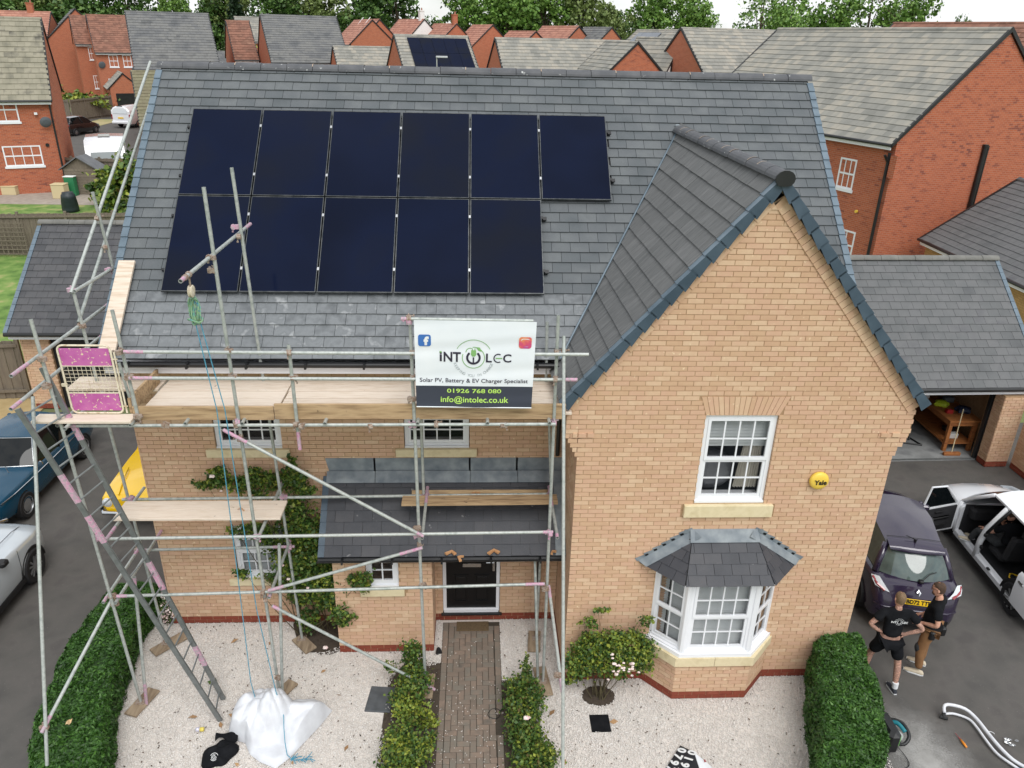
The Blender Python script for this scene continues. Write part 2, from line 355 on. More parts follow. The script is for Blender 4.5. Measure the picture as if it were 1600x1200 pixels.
bmag_m = mat('banner_magenta', [s2l(178, 64, 150), s2l(214, 84, 110), s2l(236, 160, 90)], rough=.5, nscale=7)
bgrey_m = mat('banner_grey', [s2l(168, 176, 178)], rough=.5)
yellowbox_m = mat('yellow_plastic', [s2l(240, 204, 84)], rough=.35)
ink_m = mat('dark_ink', [s2l(36, 30, 30)], rough=.5)
whiteink_m = mat('white_ink', [s2l(230, 232, 232)], rough=.6)
tyre_m = mat('tyre_rubber', [s2l(26, 26, 28), s2l(36, 36, 38)], rough=.85, nscale=12)
rim_m = mat('wheel_alloy', [s2l(170, 172, 174)], rough=.3, metal=.8)
rimdark_m = mat('wheel_dark', [s2l(22, 22, 24)], rough=.5)
carglass_m = mat('car_glass', [s2l(16, 20, 22)], rough=.03, spec=.4)
lampclear_m = mat('lamp_glass', [s2l(214, 220, 224)], rough=.08, spec=.8, coat=1.)
lampred_m = mat('lamp_red', [s2l(150, 30, 40)], rough=.1, spec=.8, coat=1.)
interior_m = mat('dark_interior', [s2l(30, 30, 33), s2l(40, 40, 43)], rough=.8, nscale=5)
paint_blue = mat('petrol_blue_paint', [s2l(4, 64, 90)], rough=.25, coat=.4, spec=.4)
paint_silver = mat('silver_white_paint', [s2l(196, 204, 210)], rough=.25, coat=1., metal=.15)
paint_yellow = mat('yellow_paint', [s2l(242, 196, 12)], rough=.22, coat=1.)
paint_purple = mat('aubergine_paint', [s2l(46, 37, 60)], rough=.22, coat=.9, metal=.1)
paint_white = mat('white_paint', [s2l(232, 234, 238)], rough=.25, coat=1.)
paint_black = mat('black_paint', [s2l(20, 20, 23)], rough=.25, coat=1.)
plate_m = mat('yellow_plate', [s2l(246, 202, 30)], rough=.4)
plategreen_m = mat('plate_green', [s2l(30, 140, 70)], rough=.4)
skin_m = mat('skin', [s2l(196, 146, 122), s2l(208, 160, 136), s2l(180, 126, 104)], rough=.6, nscale=14)
tattoo_m = mat('tattooed_skin', [s2l(196, 150, 128), s2l(150, 116, 104), s2l(206, 162, 140)], rough=.6, nscale=26)
hair_m = mat('brown_hair', [s2l(62, 46, 36), s2l(84, 64, 48)], rough=.8, nscale=60)
hairfair_m = mat('short_fair_hair', [s2l(104, 84, 62), s2l(130, 106, 80)], rough=.8, nscale=60)
khaki_m = mat('brown_work_trousers', [s2l(128, 92, 58), s2l(142, 104, 68)], rough=.9, nscale=8)
greytrouser_m = mat('dark_grey_trousers', [s2l(52, 54, 56), s2l(66, 68, 70)], rough=.9, nscale=8)
shoe_m = mat('pale_suede', [s2l(206, 194, 172), s2l(190, 178, 156)], rough=.9)
sock_m = mat('white_sock', [s2l(226, 228, 230)], rough=.9)
wood_m = mat('orange_bench_wood', [s2l(150, 92, 48), s2l(172, 110, 60), s2l(134, 78, 42)], rough=.7, nscale=4, ndetail=6, stretch=(1, 1, 4))
# ------------------------------------------------------------------ generators: brickwork, tiled roofs, windows
def xf(mb, M):
    mb.v = [tuple(M @ Vector(p)) for p in mb.v]; return mb
def frame(O, U, inward):
    U = Vector(U).normalized(); I = Vector(inward).normalized(); Z = U.cross(I).normalized(); O = Vector(O)
    return Matrix(((U.x, I.x, Z.x, O.x), (U.y, I.y, Z.y, O.y), (U.z, I.z, Z.z, O.z), (0, 0, 0, 1)))
def slab_with_holes(mb, x0, x1, z0, z1, y0, y1, holes):
    xs = sorted({x0, x1, *[h[0] for h in holes], *[h[1] for h in holes]}); zs = sorted({z0, z1, *[h[2] for h in holes], *[h[3] for h in holes]})
    for a, b in zip(xs, xs[1:]):
        run = None
        for c, d in zip(zs, zs[1:]):
            if a < x0 or b > x1 or c < z0 or d > z1: continue
            if any(h[0] <= (a+b)/2 <= h[1] and h[2] <= (c+d)/2 <= h[3] for h in holes):
                if run: mb.box(a, b, y0, y1, *run); run = None
            else: run = (run[0], d) if run else (c, d)
        if run: mb.box(a, b, y0, y1, *run)
BRICKS = []      # (depth, wall key, M, u0, u1, z, kind)
def lay_bricks(key, M, z0, z1, span, holes=(), depth=.06, off=0., red=False):
    """span(z) -> (u0, u1); holes (u0, u1, z0, z1) or callables z -> (u0, u1) or None"""
    n = int(round((z1-z0)/.075))
    for k in range(n):
        za = z0+k*.075; zm = za+.0375
        u0, u1 = span(zm)
        if u1-u0 < .03: continue
        cuts = []
        for h in holes:
            if callable(h):
                q = h(zm)
                if q: cuts.append(q)
            elif h[2] < zm < h[3]: cuts.append((h[0], h[1]))
        ivs = [(u0, u1)]
        for c in cuts:
            nx = []
            for a, b in ivs:
                if c[1] <= a or c[0] >= b: nx.append((a, b)); continue
                if c[0] > a: nx.append((a, c[0]))
                if c[1] < b: nx.append((c[1], b))
            ivs = nx
        for a, b in ivs:
            u = math.floor((a-off)/.225)*.225+off+(.1125 if k % 2 else 0)-.225
            while u < b:
                p, q = max(u, a), min(u+.215, b)
                if q-p > .025: BRICKS.append((key, M, p, q, za+.005, red, depth))
                u += .225
TILES = []       # (key, M, clipped polygon [(u, s)], row start s, gauge, T)
def lay_tiles(key, M, u0, u1, s0, s1, g, wd, T=.014, clips=(), skip=None, off=0.):
    n = int(math.ceil((s1-s0)/g-1e-6))
    for k in range(n):
        sa = s0+k*g; sb = min(sa+g*1.2, s1+.02)
        u = u0+off-(wd/2 if k % 2 else 0)-wd
        while u < u1:
            a, b = max(u, u0), min(u+wd-.006, u1)
            u += wd
            if b-a < .02: continue
            js = RND.uniform(-.003, .003)
            if skip and skip((a+b)/2, sa+g/2): continue
            poly = [(a, sa+js), (b, sa+js), (b, sb), (a, sb)]
            for c in clips: poly = clip_poly(poly, *c)
            if len(poly) >= 3: TILES.append((key, M, poly, sa, g, T, len(clips) == 0 and b-a > wd-.01 and sb-sa > g*1.15, wd))
def tile_shape(mb, poly, sa, g, T, lift=0.):
    n = len(poly); h = lambda s: 2*T-(s-sa)/g*T+lift
    vs = [(u, s, h(s)-T) for u, s in poly]+[(u, s, h(s)) for u, s in poly]
    return mb.add(vs, [tuple(range(n-1, -1, -1)), tuple(range(n, 2*n))]+[(i, (i+1) % n, n+(i+1) % n, n+i) for i in range(n)])
def in_frame(p):
    d = Vector(p)-CAM; z = d.dot(_f)
    if z < 1: return False
    return abs(d.dot(_r)/z) < .675 and abs(d.dot(_u)/z) < .508
def place_bricks(parents, limit, mats, nvis=None):
    """largest in view become bricks of their own, the rest one joined part per wall"""
    rank = []
    for i, (key, M, p, q, z, red, dp) in enumerate(BRICKS):
        w = M @ Vector(((p+q)/2, 0, z))
        nrm = -(M.col[1].xyz)
        vis = in_frame(w) and nrm.dot(CAM-w) > 0 and (nvis is None or nvis(key, w))
        d = (w-CAM).dot(_f)
        rank.append((d if vis else 1e3+d, i))
    rank.sort(); single = {i for d, i in rank[:limit] if d < 900}
    shared = {}; rest = {}
    for i, (key, M, p, q, z, red, dp) in enumerate(BRICKS):
        jy = RND.uniform(-.0015, .0015)
        if i in single:
            w = round(q-p, 3); kk = (w, red, dp)
            if kk not in shared: shared[kk] = MB().box(0, w, 0, dp, 0, .065).mesh('brick', mats[1 if red else 0])
            inst('brick', shared[kk], parents[key], WORLD[parents[key]].inverted() @ M @ Matrix.Translation((p, jy, z)))
        else:
            kk = (key, red); mb = rest.setdefault(kk, MB()); m2 = MB().box(p, q, jy, dp, z, z+.065); xf(m2, M); mb.add(m2.v, m2.f)
    for (key, red), mb in rest.items():
        mb.build('plinth_brickwork' if red else 'brickwork', mats[1 if red else 0], parents[key], kind='stuff')
    BRICKS.clear()
def place_tiles(parents, limit, mats, nvis=None, name='roof_tile'):
    rank = []
    for i, (key, M, poly, sa, g, T, full, wd) in enumerate(TILES):
        cx = sum(p[0] for p in poly)/len(poly); cs = sum(p[1] for p in poly)/len(poly)
        w = M @ Vector((cx, cs, 0)); nrm = M.col[2].xyz
        area = nrm.dot((CAM-w).normalized())*g*wd/((w-CAM).dot(_f)**2)
        vis = in_frame(w) and area > 0 and (nvis is None or nvis(key, w, cx, cs))
        rank.append((-area if vis else 1., i))
    rank.sort(); single = {i for d, i in rank[:limit] if d < 0}
    shared = {}; rest = {}
    for i, (key, M, poly, sa, g, T, full, wd) in enumerate(TILES):
        m = mats[key] if isinstance(mats, dict) else mats
        lift = RND.uniform(0, .003)
        if i in single:
            u0 = min(p[0] for p in poly); s0 = min(p[1] for p in poly)
            if full:
                kk = (key, g, wd)
                if kk not in shared: shared[kk] = tile_shape(MB(), [(p[0]-u0, p[1]-s0) for p in poly], 0, g, T).mesh(name, m)
                inst(name, shared[kk], parents[key], WORLD[parents[key]].inverted() @ M @ Matrix.Translation((u0, s0, lift)))
            else:
                me = tile_shape(MB(), [(p[0]-u0, p[1]-sa) for p in poly], 0, g, T).mesh(name, m)
                inst(name, me, parents[key], WORLD[parents[key]].inverted() @ M @ Matrix.Translation((u0, sa, lift)))
        else:
            mb = rest.setdefault(key, MB()); m2 = tile_shape(MB(), poly, sa, g, T, lift); xf(m2, M); mb.add(m2.v, m2.f)
    for key, mb in rest.items():
        mb.build(name+'_field', mats[key] if isinstance(mats, dict) else mats, parents[key], kind='stuff')
    TILES.clear()
def ring(mb, x0, x1, z0, z1, y0, y1, wd, wb=None):
    wb = wb or wd
    mb.box(x0, x0+wd, y0, y1, z0, z1); mb.box(x1-wd, x1, y0, y1, z0, z1)
    mb.box(x0+wd, x1-wd, y0, y1, z0, z0+wb); mb.box(x0+wd, x1-wd, y0, y1, z1-wd, z1)
def window(parent, M, x0, x1, z0, z1, cols=4, rows=2, sash=True, rec=.045, back='blind', sillw=.06, blindto=None, room=True, fw=.055):
    f = MB(); ring(f, x0, x1, z0, z1, rec, rec+.07, fw, fw+.015)
    f.box(x0-.0, x1+.0, rec-.035, rec+.0, z0-.004, z0+.028)                                    # projecting cill
    ix0, ix1, iz0, iz1 = x0+fw, x1-fw, z0+fw+.015, z1-fw
    if sash:
        zm = (iz0+iz1)/2
        secs = [(ix0, ix1, zm-.02, iz1, rec-.012, rec+.03), (ix0, ix1, iz0, zm-.022, rec+.012, rec+.05)]
    else: secs = [(ix0, ix1, iz0, iz1, rec+.0, rec+.04)]
    for a, b, c, d, y0, y1 in secs: ring(f, a+.001, b-.001, c, d, y0, y1, .042, .05)
    xf(f, M); fo = f.build('window', white_m, parent)
    g = MB(); br = MB()
    for a, b, c, d, y0, y1 in secs:
        a, b, c, d = a+.042, b-.042, c+.05, d-.042; ym = (y0+y1)/2
        g.box(a-.005, b+.005, ym, ym+.006, c-.005, d+.005)
        for k in range(1, cols): x = a+(b-a)*k/cols; br.box(x-.011, x+.011, ym-.008, ym+.013, c, d)
        for k in range(1, rows):
            z = c+(d-c)*k/rows
            for j in range(cols): br.box(a+(b-a)*j/cols+(.011 if j else 0), a+(b-a)*(j+1)/cols-(.011 if j < cols-1 else 0), ym-.007, ym+.012, z-.011, z+.011)
    xf(g, M).build('glass_pane', glass_m, fo); xf(br, M).build('glazing_bars', white_m, fo)
    if back:
        bt = iz0 if blindto is None else blindto
        b = MB(); n = max(3, int((iz1-bt)/.05))
        for k in range(n):
            za = iz1-(iz1-bt)*k/n; zb = iz1-(iz1-bt)*(k+1)/n
            b.quad((ix0, rec+.115, zb+.004), (ix1, rec+.115, zb+.004), (ix1, rec+.14, za), (ix0, rec+.14, za))
        xf(b, M).build('blind', blind_m, fo)
    if room:
        r = MB(); y1 = 1.2
        r.quad((ix0-.3, y1, iz0-.4), (ix1+.3, y1, iz0-.4), (ix1+.3, y1, iz1+.2), (ix0-.3, y1, iz1+.2))
        r.quad((ix0-.3, .3, iz0-.4), (ix0-.3, y1, iz0-.4), (ix0-.3, y1, iz1+.2), (ix0-.3, .3, iz1+.2)); r.quad((ix1+.3, y1, iz0-.4), (ix1+.3, .3, iz0-.4), (ix1+.3, .3, iz1+.2), (ix1+.3, y1, iz1+.2))
        r.quad((ix0-.3, .3, iz0-.4), (ix1+.3, .3, iz0-.4), (ix1+.3, y1, iz0-.4), (ix0-.3, y1, iz0-.4)); r.quad((ix0-.3, y1, iz1+.2), (ix1+.3, y1, iz1+.2), (ix1+.3, .3, iz1+.2), (ix0-.3, .3, iz1+.2))
        xf(r, M).build('room_interior', room_m, fo)
        s = MB().box(ix0, ix1, rec+.07, rec+.22, iz0-.03, iz0-.005); xf(s, M).build('inner_sill', white_m, fo)
    return fo
def half_ridge(p0, p1, r, seglen, parent, m, name='ridge_tile', cap=None):
    p0, p1 = Vector(p0), Vector(p1); d = p1-p0; L_ = d.length; d.normalize(); n = max(1, int(round(L_/seglen)))
    side = d.cross(Vector((0, 0, 1))).normalized(); up = side.cross(d)
    for k in range(n):
        a = p0+d*(L_*k/n); b = p0+d*(L_*(k+1)/n+.0); rr = r+(.006 if k % 2 else 0)
        vs = []; S = 9
        for q, ex in ((a+d*.004, 0), (b-d*.004, 0)):
            for i in range(S+1):
                t = PI*i/S; vs.append(q+side*(rr*math.cos(t))+up*(rr*.85*math.sin(t)-.03))
        fs = [(i, i+1, S+1+i+1, S+1+i) for i in range(S)]+[tuple(range(S, -1, -1)), tuple(range(S+1, 2*S+2))]
        MB().add(vs, fs).build(name, m, parent)
        if name == 'ridge_tile' and k and k % 3 != 1 and r > .12:
            jv = []
            for ex in (-.007, .007):
                for i in range(2+k % 3, S-1): t = PI*i/S; jv.append(a+d*ex+side*((r+.009)*math.cos(t))+up*((r+.009)*.85*math.sin(t)-.03))
            q = len(jv)//2; MB().add(jv, [(i, i+1, q+i+1, q+i) for i in range(q-1)]).build('mortar_joint', mortar2_m, parent)

# ------------------------------------------------------------------ THE HOUSE
house = thing('brick_house', 'buff brick house with dark tiled roof, front gable and bay window', 'house', (2.3, 3.5, 0))
GW, GC = 4.673, 2.3365
D = 1.48; XL = -6.90; PY = .70
HZ = Matrix.Identity(4)
I4 = Matrix.Identity(4)
# --- gable wall
def gspan(z, half=None):
    if z < 4.275: return (0., GW)
    k = int((z-4.275)/.075); e = min(.18, .036*(k+1))
    lo = max(-e, -.215+(z-5.05)/1.19)
    return (lo, GW-lo)
gw_hole = (1.81, 2.87, 3.47, 4.94)
slab = MB(); slab_with_holes(slab, 0.004, GW-.004, 0, 4.275, .008, .26, [(1.806, 2.874, 3.466, 4.275)])
for (a, b) in ((0.004, 1.806), (2.874, GW-.004)): slab.box(a, b, .008, .26, 4.2752, 4.944)
slab.prism([(1.806, .008, 4.944), (GC, .008, 8.02), (-.17, .008, 5.03), (-.17, .008, 4.60), (.003, .008, 4.60), (.003, .008, 4.944)][::-1], (0, .25, 0))
slab.prism([(2.874, .008, 4.944), (GW-.003, .008, 4.944), (GW-.003, .008, 4.60), (GW+.17, .008, 4.60), (GW+.17, .008, 5.03), (GC, .008, 8.02), (1.806, .008, 4.944)][::-1], (0, .25, 0))
gable = slab.build('gable_wall', mortar_m, house)
arch = lambda z: (1.73-.09*(4.94-z)/-.28*0+(-.0), 2.95) if False else None
def arch_hole(z):
    if 4.94 < z < 5.24: t = (z-4.94)/.30; return (1.80-.10*t, 2.88+.12*t)
lay_bricks('gable', I4, .15, 8.1, gspan, [gw_hole, arch_hole, (1.62, 3.05, 3.25, 3.45)])
lay_bricks('gable', I4, 0, .15, lambda z: (0, GW), red=True)
for k in range(16):                    # splayed flat arch of rubbed bricks over the bedroom window
    a0, a1 = 1.808+1.064*k/16, 1.808+1.064*(k+1)/16-.007; b0, b1 = 1.71+1.28*k/16, 1.71+1.28*(k+1)/16-.007
    MB().prism([(a0, -.003, 4.945), (a1, -.003, 4.945), (b1, -.003, 5.235), (b0, -.003, 5.235)][::-1], (0, .06, 0)).build('arch_brick', brick_m, gable)
for k, (x0, x1) in enumerate(((.02, .13), (.15, .24), (-.06, .0))): MB().box(x0-.02, x1-.02, -.022, .02, 4.60, 4.663).build('brick', brick_m, gable)
for k, (x0, x1) in enumerate(((-.02, .09), (.15, .26))): MB().box(GW-x1, GW-x0, -.022, .02, 4.60, 4.663).build('brick', brick_m, gable)
# raking course under each verge
for sgn in (-1, 1):
    P0 = Vector((GC+sgn*2.53, 0, 5.10)); P1 = Vector((GC+sgn*.02, 0, 8.13)); d = (P1-P0); L_ = d.length; d.normalize(); nn = Vector((-d.z, 0, d.x))
    if nn.z > 0: nn = -nn
    n = int(L_/(.1 if sgn > 0 else .225)); wn = .17 if sgn > 0 else .135
    for k in range(n):
        a = P0+d*(L_*k/n); b = P0+d*(L_*(k+1)/n-.008)
        MB().prism([a+Vector((0, -.016, 0)), b+Vector((0, -.016, 0)), b+nn*wn+Vector((0, -.016, 0)), a+nn*wn+Vector((0, -.016, 0))], (0, .06, 0)).build('verge_brick', brick_m, gable)
# --- return wall on the left of the gable wing
MR = frame((0, D, 0), (0, -1, 0), (1, 0, 0))
ret = MB().box(0, D-.262, .008, .25, 0, 5.35); xf(ret, MR); ret = ret.build('return_wall', mortar_m, house)
lay_bricks('return', MR, .15, 5.35, lambda z: (0, D-.002)); lay_bricks('return', MR, 0, .15, lambda z: (0, D-.002), red=True)
# --- main front wall
MM = Matrix.Translation((0, D, 0))
mholes = [(-5.67, -4.60, 3.60, 4.70), (-2.63, -1.56, 3.60, 4.70), (-5.63, -4.58, 1.0, 2.1), (-2.05, -1.02, .14, 2.2)]
mw = MB(); slab_with_holes(mw, XL+.004, -.004, 0, 5.2, D+.008, D+.26, [(a-.004, b+.004, c-.004, d+.004) for a, b, c, d in mholes])
front = mw.build('front_wall', mortar_m, house)
lay_bricks('front', MM, .15, 5.175, lambda z: (XL, -.004), mholes+[(-5.82, -4.48, 3.45, 3.6), (-2.78, -1.42, 3.45, 3.6), (-5.78, -4.43, .86, 1.0)])
lay_bricks('front', MM, 0, .15, lambda z: (XL, -.004), [mholes[3]], red=True)
# --- porch walls
pw = MB(); slab_with_holes(pw, -3.796, -2.184, 0, 2.06, PY+.008, PY+.26, [(-3.274, -2.726, 1.386, 2.0)])
pw.box(-2.44, -2.188, PY+.262, D-.002, 0, 2.06); pw.box(-3.792, -3.54, PY+.262, D-.002, 0, 2.06)
porchw = pw.build('porch_wall', mortar_m, house)
MP = Matrix.Translation((0, PY, 0))
lay_bricks('porch', MP, .15, 2.1, lambda z: (-3.8, -2.18), [(-3.27, -2.73, 1.39, 2.0), (-3.38, -2.62, 1.23, 1.39)]); lay_bricks('porch', MP, 0, .15, lambda z: (-3.8, -2.18), red=True)
MPR = frame((-2.18, PY, 0), (0, 1, 0), (-1, 0, 0)); lay_bricks('porch', MPR, .15, 2.1, lambda z: (.065, D-PY)); lay_bricks('porch', MPR, 0, .15, lambda z: (.065, D-PY), red=True)
# --- left end and back walls (plain, out of sight)
MB().box(XL+.002, XL+.25, D+.262, 8.3, 0, 5.2).add([], []).build('end_wall', mortar_m, house)
MB().prism([(XL+.01, D+.1, 5.2), (XL+.01, 8.3, 5.2), (XL+.01, 4.95, 8.95)], (.22, 0, 0)).build('end_gable', mortar_m, house)
MB().box(4.28, 4.44, D+.262, 8.3, 0, 5.2).build('end_wall', mortar_m, house); MB().box(XL+.25, 4.28, 8.05, 8.3, 0, 5.2).build('back_wall', mortar_m, house)
MB().box(4.44, GW-.006, .262, 3.2, 0, 5.1).build('end_wall', mortar_m, house)
# --- bay base
BP = [(1.30, 0.), (1.73, -.45), (2.93, -.45), (3.36, 0.)]
bayw = MB()
bay = bayw.prism([(1.31, .0, 0), (1.735, -.44, 0), (2.925, -.44, 0), (3.35, .0, 0)], (0, 0, .72)).build('bay_base', mortar_m, house)
for i in range(3):
    a, b = Vector((*BP[i], 0)), Vector((*BP[i+1], 0)); U = (b-a).normalized(); inn = Vector((-U.y, U.x, 0)); L_ = (b-a).length
    Mb = frame(a, U, inn); lay_bricks('bay', Mb, .15, .72, lambda z, L_=L_: (.0 if i != 1 else .0, L_), depth=.02); lay_bricks('bay', Mb, 0, .15, lambda z, L_=L_: (0, L_), red=True, depth=.02)
WALLP = {'gable': gable, 'return': ret, 'front': front, 'porch': porchw, 'bay': bay}
place_bricks(WALLP, 300, (brick_m, redbrick_m), lambda k, w: k in ('gable', 'bay'))
# stone sills
def sill(x0, x1, y0, y1, z0, z1): MB().bevbox(x0, x1, y0, y1, z0, z1, .008).build('stone_sill', sill_m, house)
sill(1.66, 3.01, -.055, .1, 3.245, 3.455); sill(-5.82, -4.48, D-.055, D+.1, 3.455, 3.60); sill(-2.77, -1.44, D-.055, D+.1, 3.455, 3.60); sill(-5.78, -4.43, D-.055, D+.1, .865, 1.0); sill(-3.37, -2.64, PY-.05, PY+.1, 1.235, 1.388)
# windows
gwin = window(house, I4, 1.815, 2.865, 3.475, 4.935, blindto=4.36, back='blind')
cu = MB()
for (x0, x1, fl) in ((2.52, 2.78, .0),):
    n = 24; P = []
    for i in range(2):
        row = []
        for j in range(n+1):
            t = j/n; z = [3.62, 4.36][i]; wd = 1 if i else 1.25
            row.append((2.80-(2.80-x0)*wd*(1-t)*1.05+0, .22+.02*math.sin(j*2.2), z))
        P.append(row)
    cu.grid(P)
cu.build('curtain', curtain_m, gwin)
bd = MB().ell((2.15, .62, 3.72), .42, .3, .32, 14, 8); bd.build('bed_pillow', mat('grey_bedding', [s2l(120, 122, 126), s2l(150, 152, 156)], rough=.9, nscale=4), gwin)
window(house, MM, -5.66, -4.61, 3.605, 4.69, sash=True, cols=4, rows=2, back=None)
window(house, MM, -2.62, -1.57, 3.605, 4.69, sash=True, cols=4, rows=2, back=None)
window(house, MM, -5.62, -4.59, 1.005, 2.09, sash=True, cols=4, rows=2, back='blind')
window(house, MP, -3.265, -2.735, 1.395, 1.995, sash=False, cols=2, rows=2, back=None, room=False)
# bay windows (frame of three faces under the hipped roof)
BS = [(1.24, .0), (1.70, -.49), (2.96, -.49), (3.42, .0)]
st = MB()
for a, b in zip(BS, BS[1:]):
    pass
MB().prism([(BS[0][0], .0, .722), (BS[1][0], BS[1][1], .722), (2.33, BS[1][1], .722), (2.33, .0, .722)], (0, 0, .168)).build('stone_sill', sill_m, house)
MB().prism([(2.336, .0, .722), (2.336, BS[1][1], .722), (BS[2][0], BS[2][1], .722), (BS[3][0], .0, .722)], (0, 0, .168)).build('stone_sill', sill_m, house)
BW = [(1.36, -.0), (1.80, -.42), (2.86, -.42), (3.30, -.0)]
MB().prism([(1.28, 0, .893), (1.75, -.47, .893), (2.91, -.47, .893), (3.38, 0, .893)], (0, 0, .07)).build('bay_cill', white_m, house)
for i in range(3):
    a, b = Vector((*BW[i], 0)), Vector((*BW[i+1], 0)); U = (b-a).normalized(); inn = Vector((-U.y, U.x, 0)); L_ = (b-a).length
    Mb = frame(a, U, inn); window(house, Mb, .03 if i == 1 else .0, L_-(.03 if i == 1 else 0.), .965, 2.36, cols=4 if i == 1 else 2, rows=2, rec=0., back='blind', room=(i == 1))
for x in (1.80, 2.86): MB().tube((x, -.40, .965), (x, -.40, 2.36), .055, 8).build('bay_post', white_m, house)
MB().prism([(1.22, 0, 2.362), (1.70, -.50, 2.362), (2.96, -.50, 2.362), (3.44, 0, 2.362)], (0, 0, .07)).build('bay_fascia', white_m, house)
# bay roof: three slopes meeting the wall
BE = [Vector((1.10, 0, 2.40)), Vector((1.66, -.58, 2.40)), Vector((3.00, -.58, 2.40)), Vector((3.56, 0, 2.40))]; BT = [Vector((1.86, 0, 2.96)), Vector((2.80, 0, 2.96))]
bayroof = MB().add([BE[0], BE[1], BE[2], BE[3], BT[0], BT[1]], [(1, 2, 5, 4), (0, 1, 4), (2, 3, 5), (0, 4, 5, 3), (3, 2, 1, 0)]).build('bay_roof', black_m, house)
def slope_frame(e0, e1, top):
    U = (e1-e0).normalized(); n = U.cross(top-e0).normalized()
    if n.z < 0: n = -n
    S = n.cross(U).normalized()
    return Matrix(((U.x, S.x, n.x, e0.x), (U.y, S.y, n.y, e0.y), (U.z, S.z, n.z, e0.z), (0, 0, 0, 1)))
def tri_clips(pts):   # convex polygon (u, s) ccw -> half planes
    cl = []
    for i in range(len(pts)):
        (x0, y0), (x1, y1) = pts[i], pts[(i+1) % len(pts)]; a, b = (y1-y0), -(x1-x0); cl.append((a, b, a*x0+b*y0))
    return cl
for i, (e0, e1, tops) in enumerate(((BE[1], BE[2], [BT[1], BT[0]]), (BE[0], BE[1], [BT[0]]), (BE[2], BE[3], [BT[1]]))):
    Mf = slope_frame(e0, e1, tops[0]); Mi = Mf.inverted(); pts = [(-.0, -.02), ((e1-e0).length, -.02)]+[((Mi @ t).x, (Mi @ t).y) for t in tops]
    lay_tiles('bay', Mf, -.05, (e1-e0).length+.05, -.02, max(p[1] for p in pts), .165, .27, T=.011, clips=tri_clips(pts), off=.1)
# lead over the bay: apron, hips and stepped flashing
MB().box(1.72, 2.94, -.012, -.002, 2.93, 3.00).add([], []).build('lead_flashing', lead_m, house)
nf = Vector((0, -.56, .58)).normalized()
MB().prism([BT[0]+Vector((-.05, 0, .045)), BT[1]+Vector((.05, 0, .045)), BT[1]+Vector((.07, -.15, -.10)), BT[0]+Vector((-.07, -.15, -.10))], (0, -.003, .004)).build('lead_flashing', lead_m, house)
for sgn, e, t in ((1, BE[0], BT[0]), (-1, BE[3], BT[1])):
    d = t-e; fl = MB()
    q = Vector((sgn*.09, -.13, -.0)); up = Vector((0, 0, .035))
    fl.prism([e+up+Vector((-.05*sgn, 0, 0)), t+up, t+up+q+Vector((0, 0, -.05)), e+up+q+Vector((-.03*sgn, 0, -.03))], (0, 0, .005))
    n = 6
    for k in range(n):
        a = e+d*(k/n); b = e+d*((k+1)/n)
        fl.prism([(a.x-.06*sgn, -.004, a.z+.02), (b.x, -.004, b.z+.02), (b.x-.03*sgn, -.004, b.z+.075), (a.x-.10*sgn, -.004, a.z+.075)], (0, -.004, 0))
    fl.build('stepped_flashing', lead_m, house)
# --- main roof
TH = math.radians(43.24); RX0, RX1 = -6.93, 4.52
P1 = Vector((0, 1.697, 6.141)); S_ = Vector((0, math.cos(TH), math.sin(TH))); n_ = Vector((0, -math.sin(TH), math.cos(TH)))
MRF = Matrix(((1, 0, 0, 0), (0, S_.y, n_.y, P1.y-n_.y*.028), (0, S_.z, n_.z, P1.z-n_.z*.028), (0, 0, 0, 1)))
SE, SR = -1.07, 4.47
def RP(x, s, h=0.): return P1+Vector((x, 0, 0))+S_*s+n_*h
mroof = MB().prism([RP(RX0+.03, SE+.04, -.03), RP(RX0+.03, SR, -.03), RP(RX0+.03, SR, -.03)*1+Vector((0, 4.2, -3.95)), RP(RX0+.03, SR, -.13)+Vector((0, 4.2, -3.95)), RP(RX0+.03, SR, -.16), RP(RX0+.03, SE+.04, -.13)], (RX1-RX0-.06, 0, 0)).build('main_roof', black_m, house)
VT, VB = Vector((2.05, 4.1, 8.4)), Vector((-.18, .91, 5.4))
def hidden_main(u, s):
    w = RP(u, s); t = (w.z-VB.z)/(VT.z-VB.z); xv = VB.x+(VT.x-VB.x)*t
    return (t < .97 and xv+.45 < u < 4.0-xv) or (-6.05 < u < .65 and .12 < s < 3.3 and (s > 1.85 or u < -.55))
lay_tiles('mainlow', MRF, RX0+.07, RX1-.07, SE, SE+.187*6, .187, .30, T=.021, skip=hidden_main)
lay_tiles('main', MRF, RX0+.07, RX1-.07, SE+.187*6, SR-.05, .187, .30, T=.021, skip=hidden_main)
half_ridge(RP(RX0-.02, SR+.03, -.03), RP(RX1+.02, SR+.03, -.03), .125, .45, house, ridge_m)
# dry verge caps, one step per course
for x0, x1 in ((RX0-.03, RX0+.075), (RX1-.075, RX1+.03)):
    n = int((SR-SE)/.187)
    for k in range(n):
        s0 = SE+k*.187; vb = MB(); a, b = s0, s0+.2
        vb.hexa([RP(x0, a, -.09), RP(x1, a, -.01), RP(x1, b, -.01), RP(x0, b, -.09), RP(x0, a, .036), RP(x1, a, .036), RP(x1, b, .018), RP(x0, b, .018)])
        vb.build('verge_cap', vergetop_m, house)
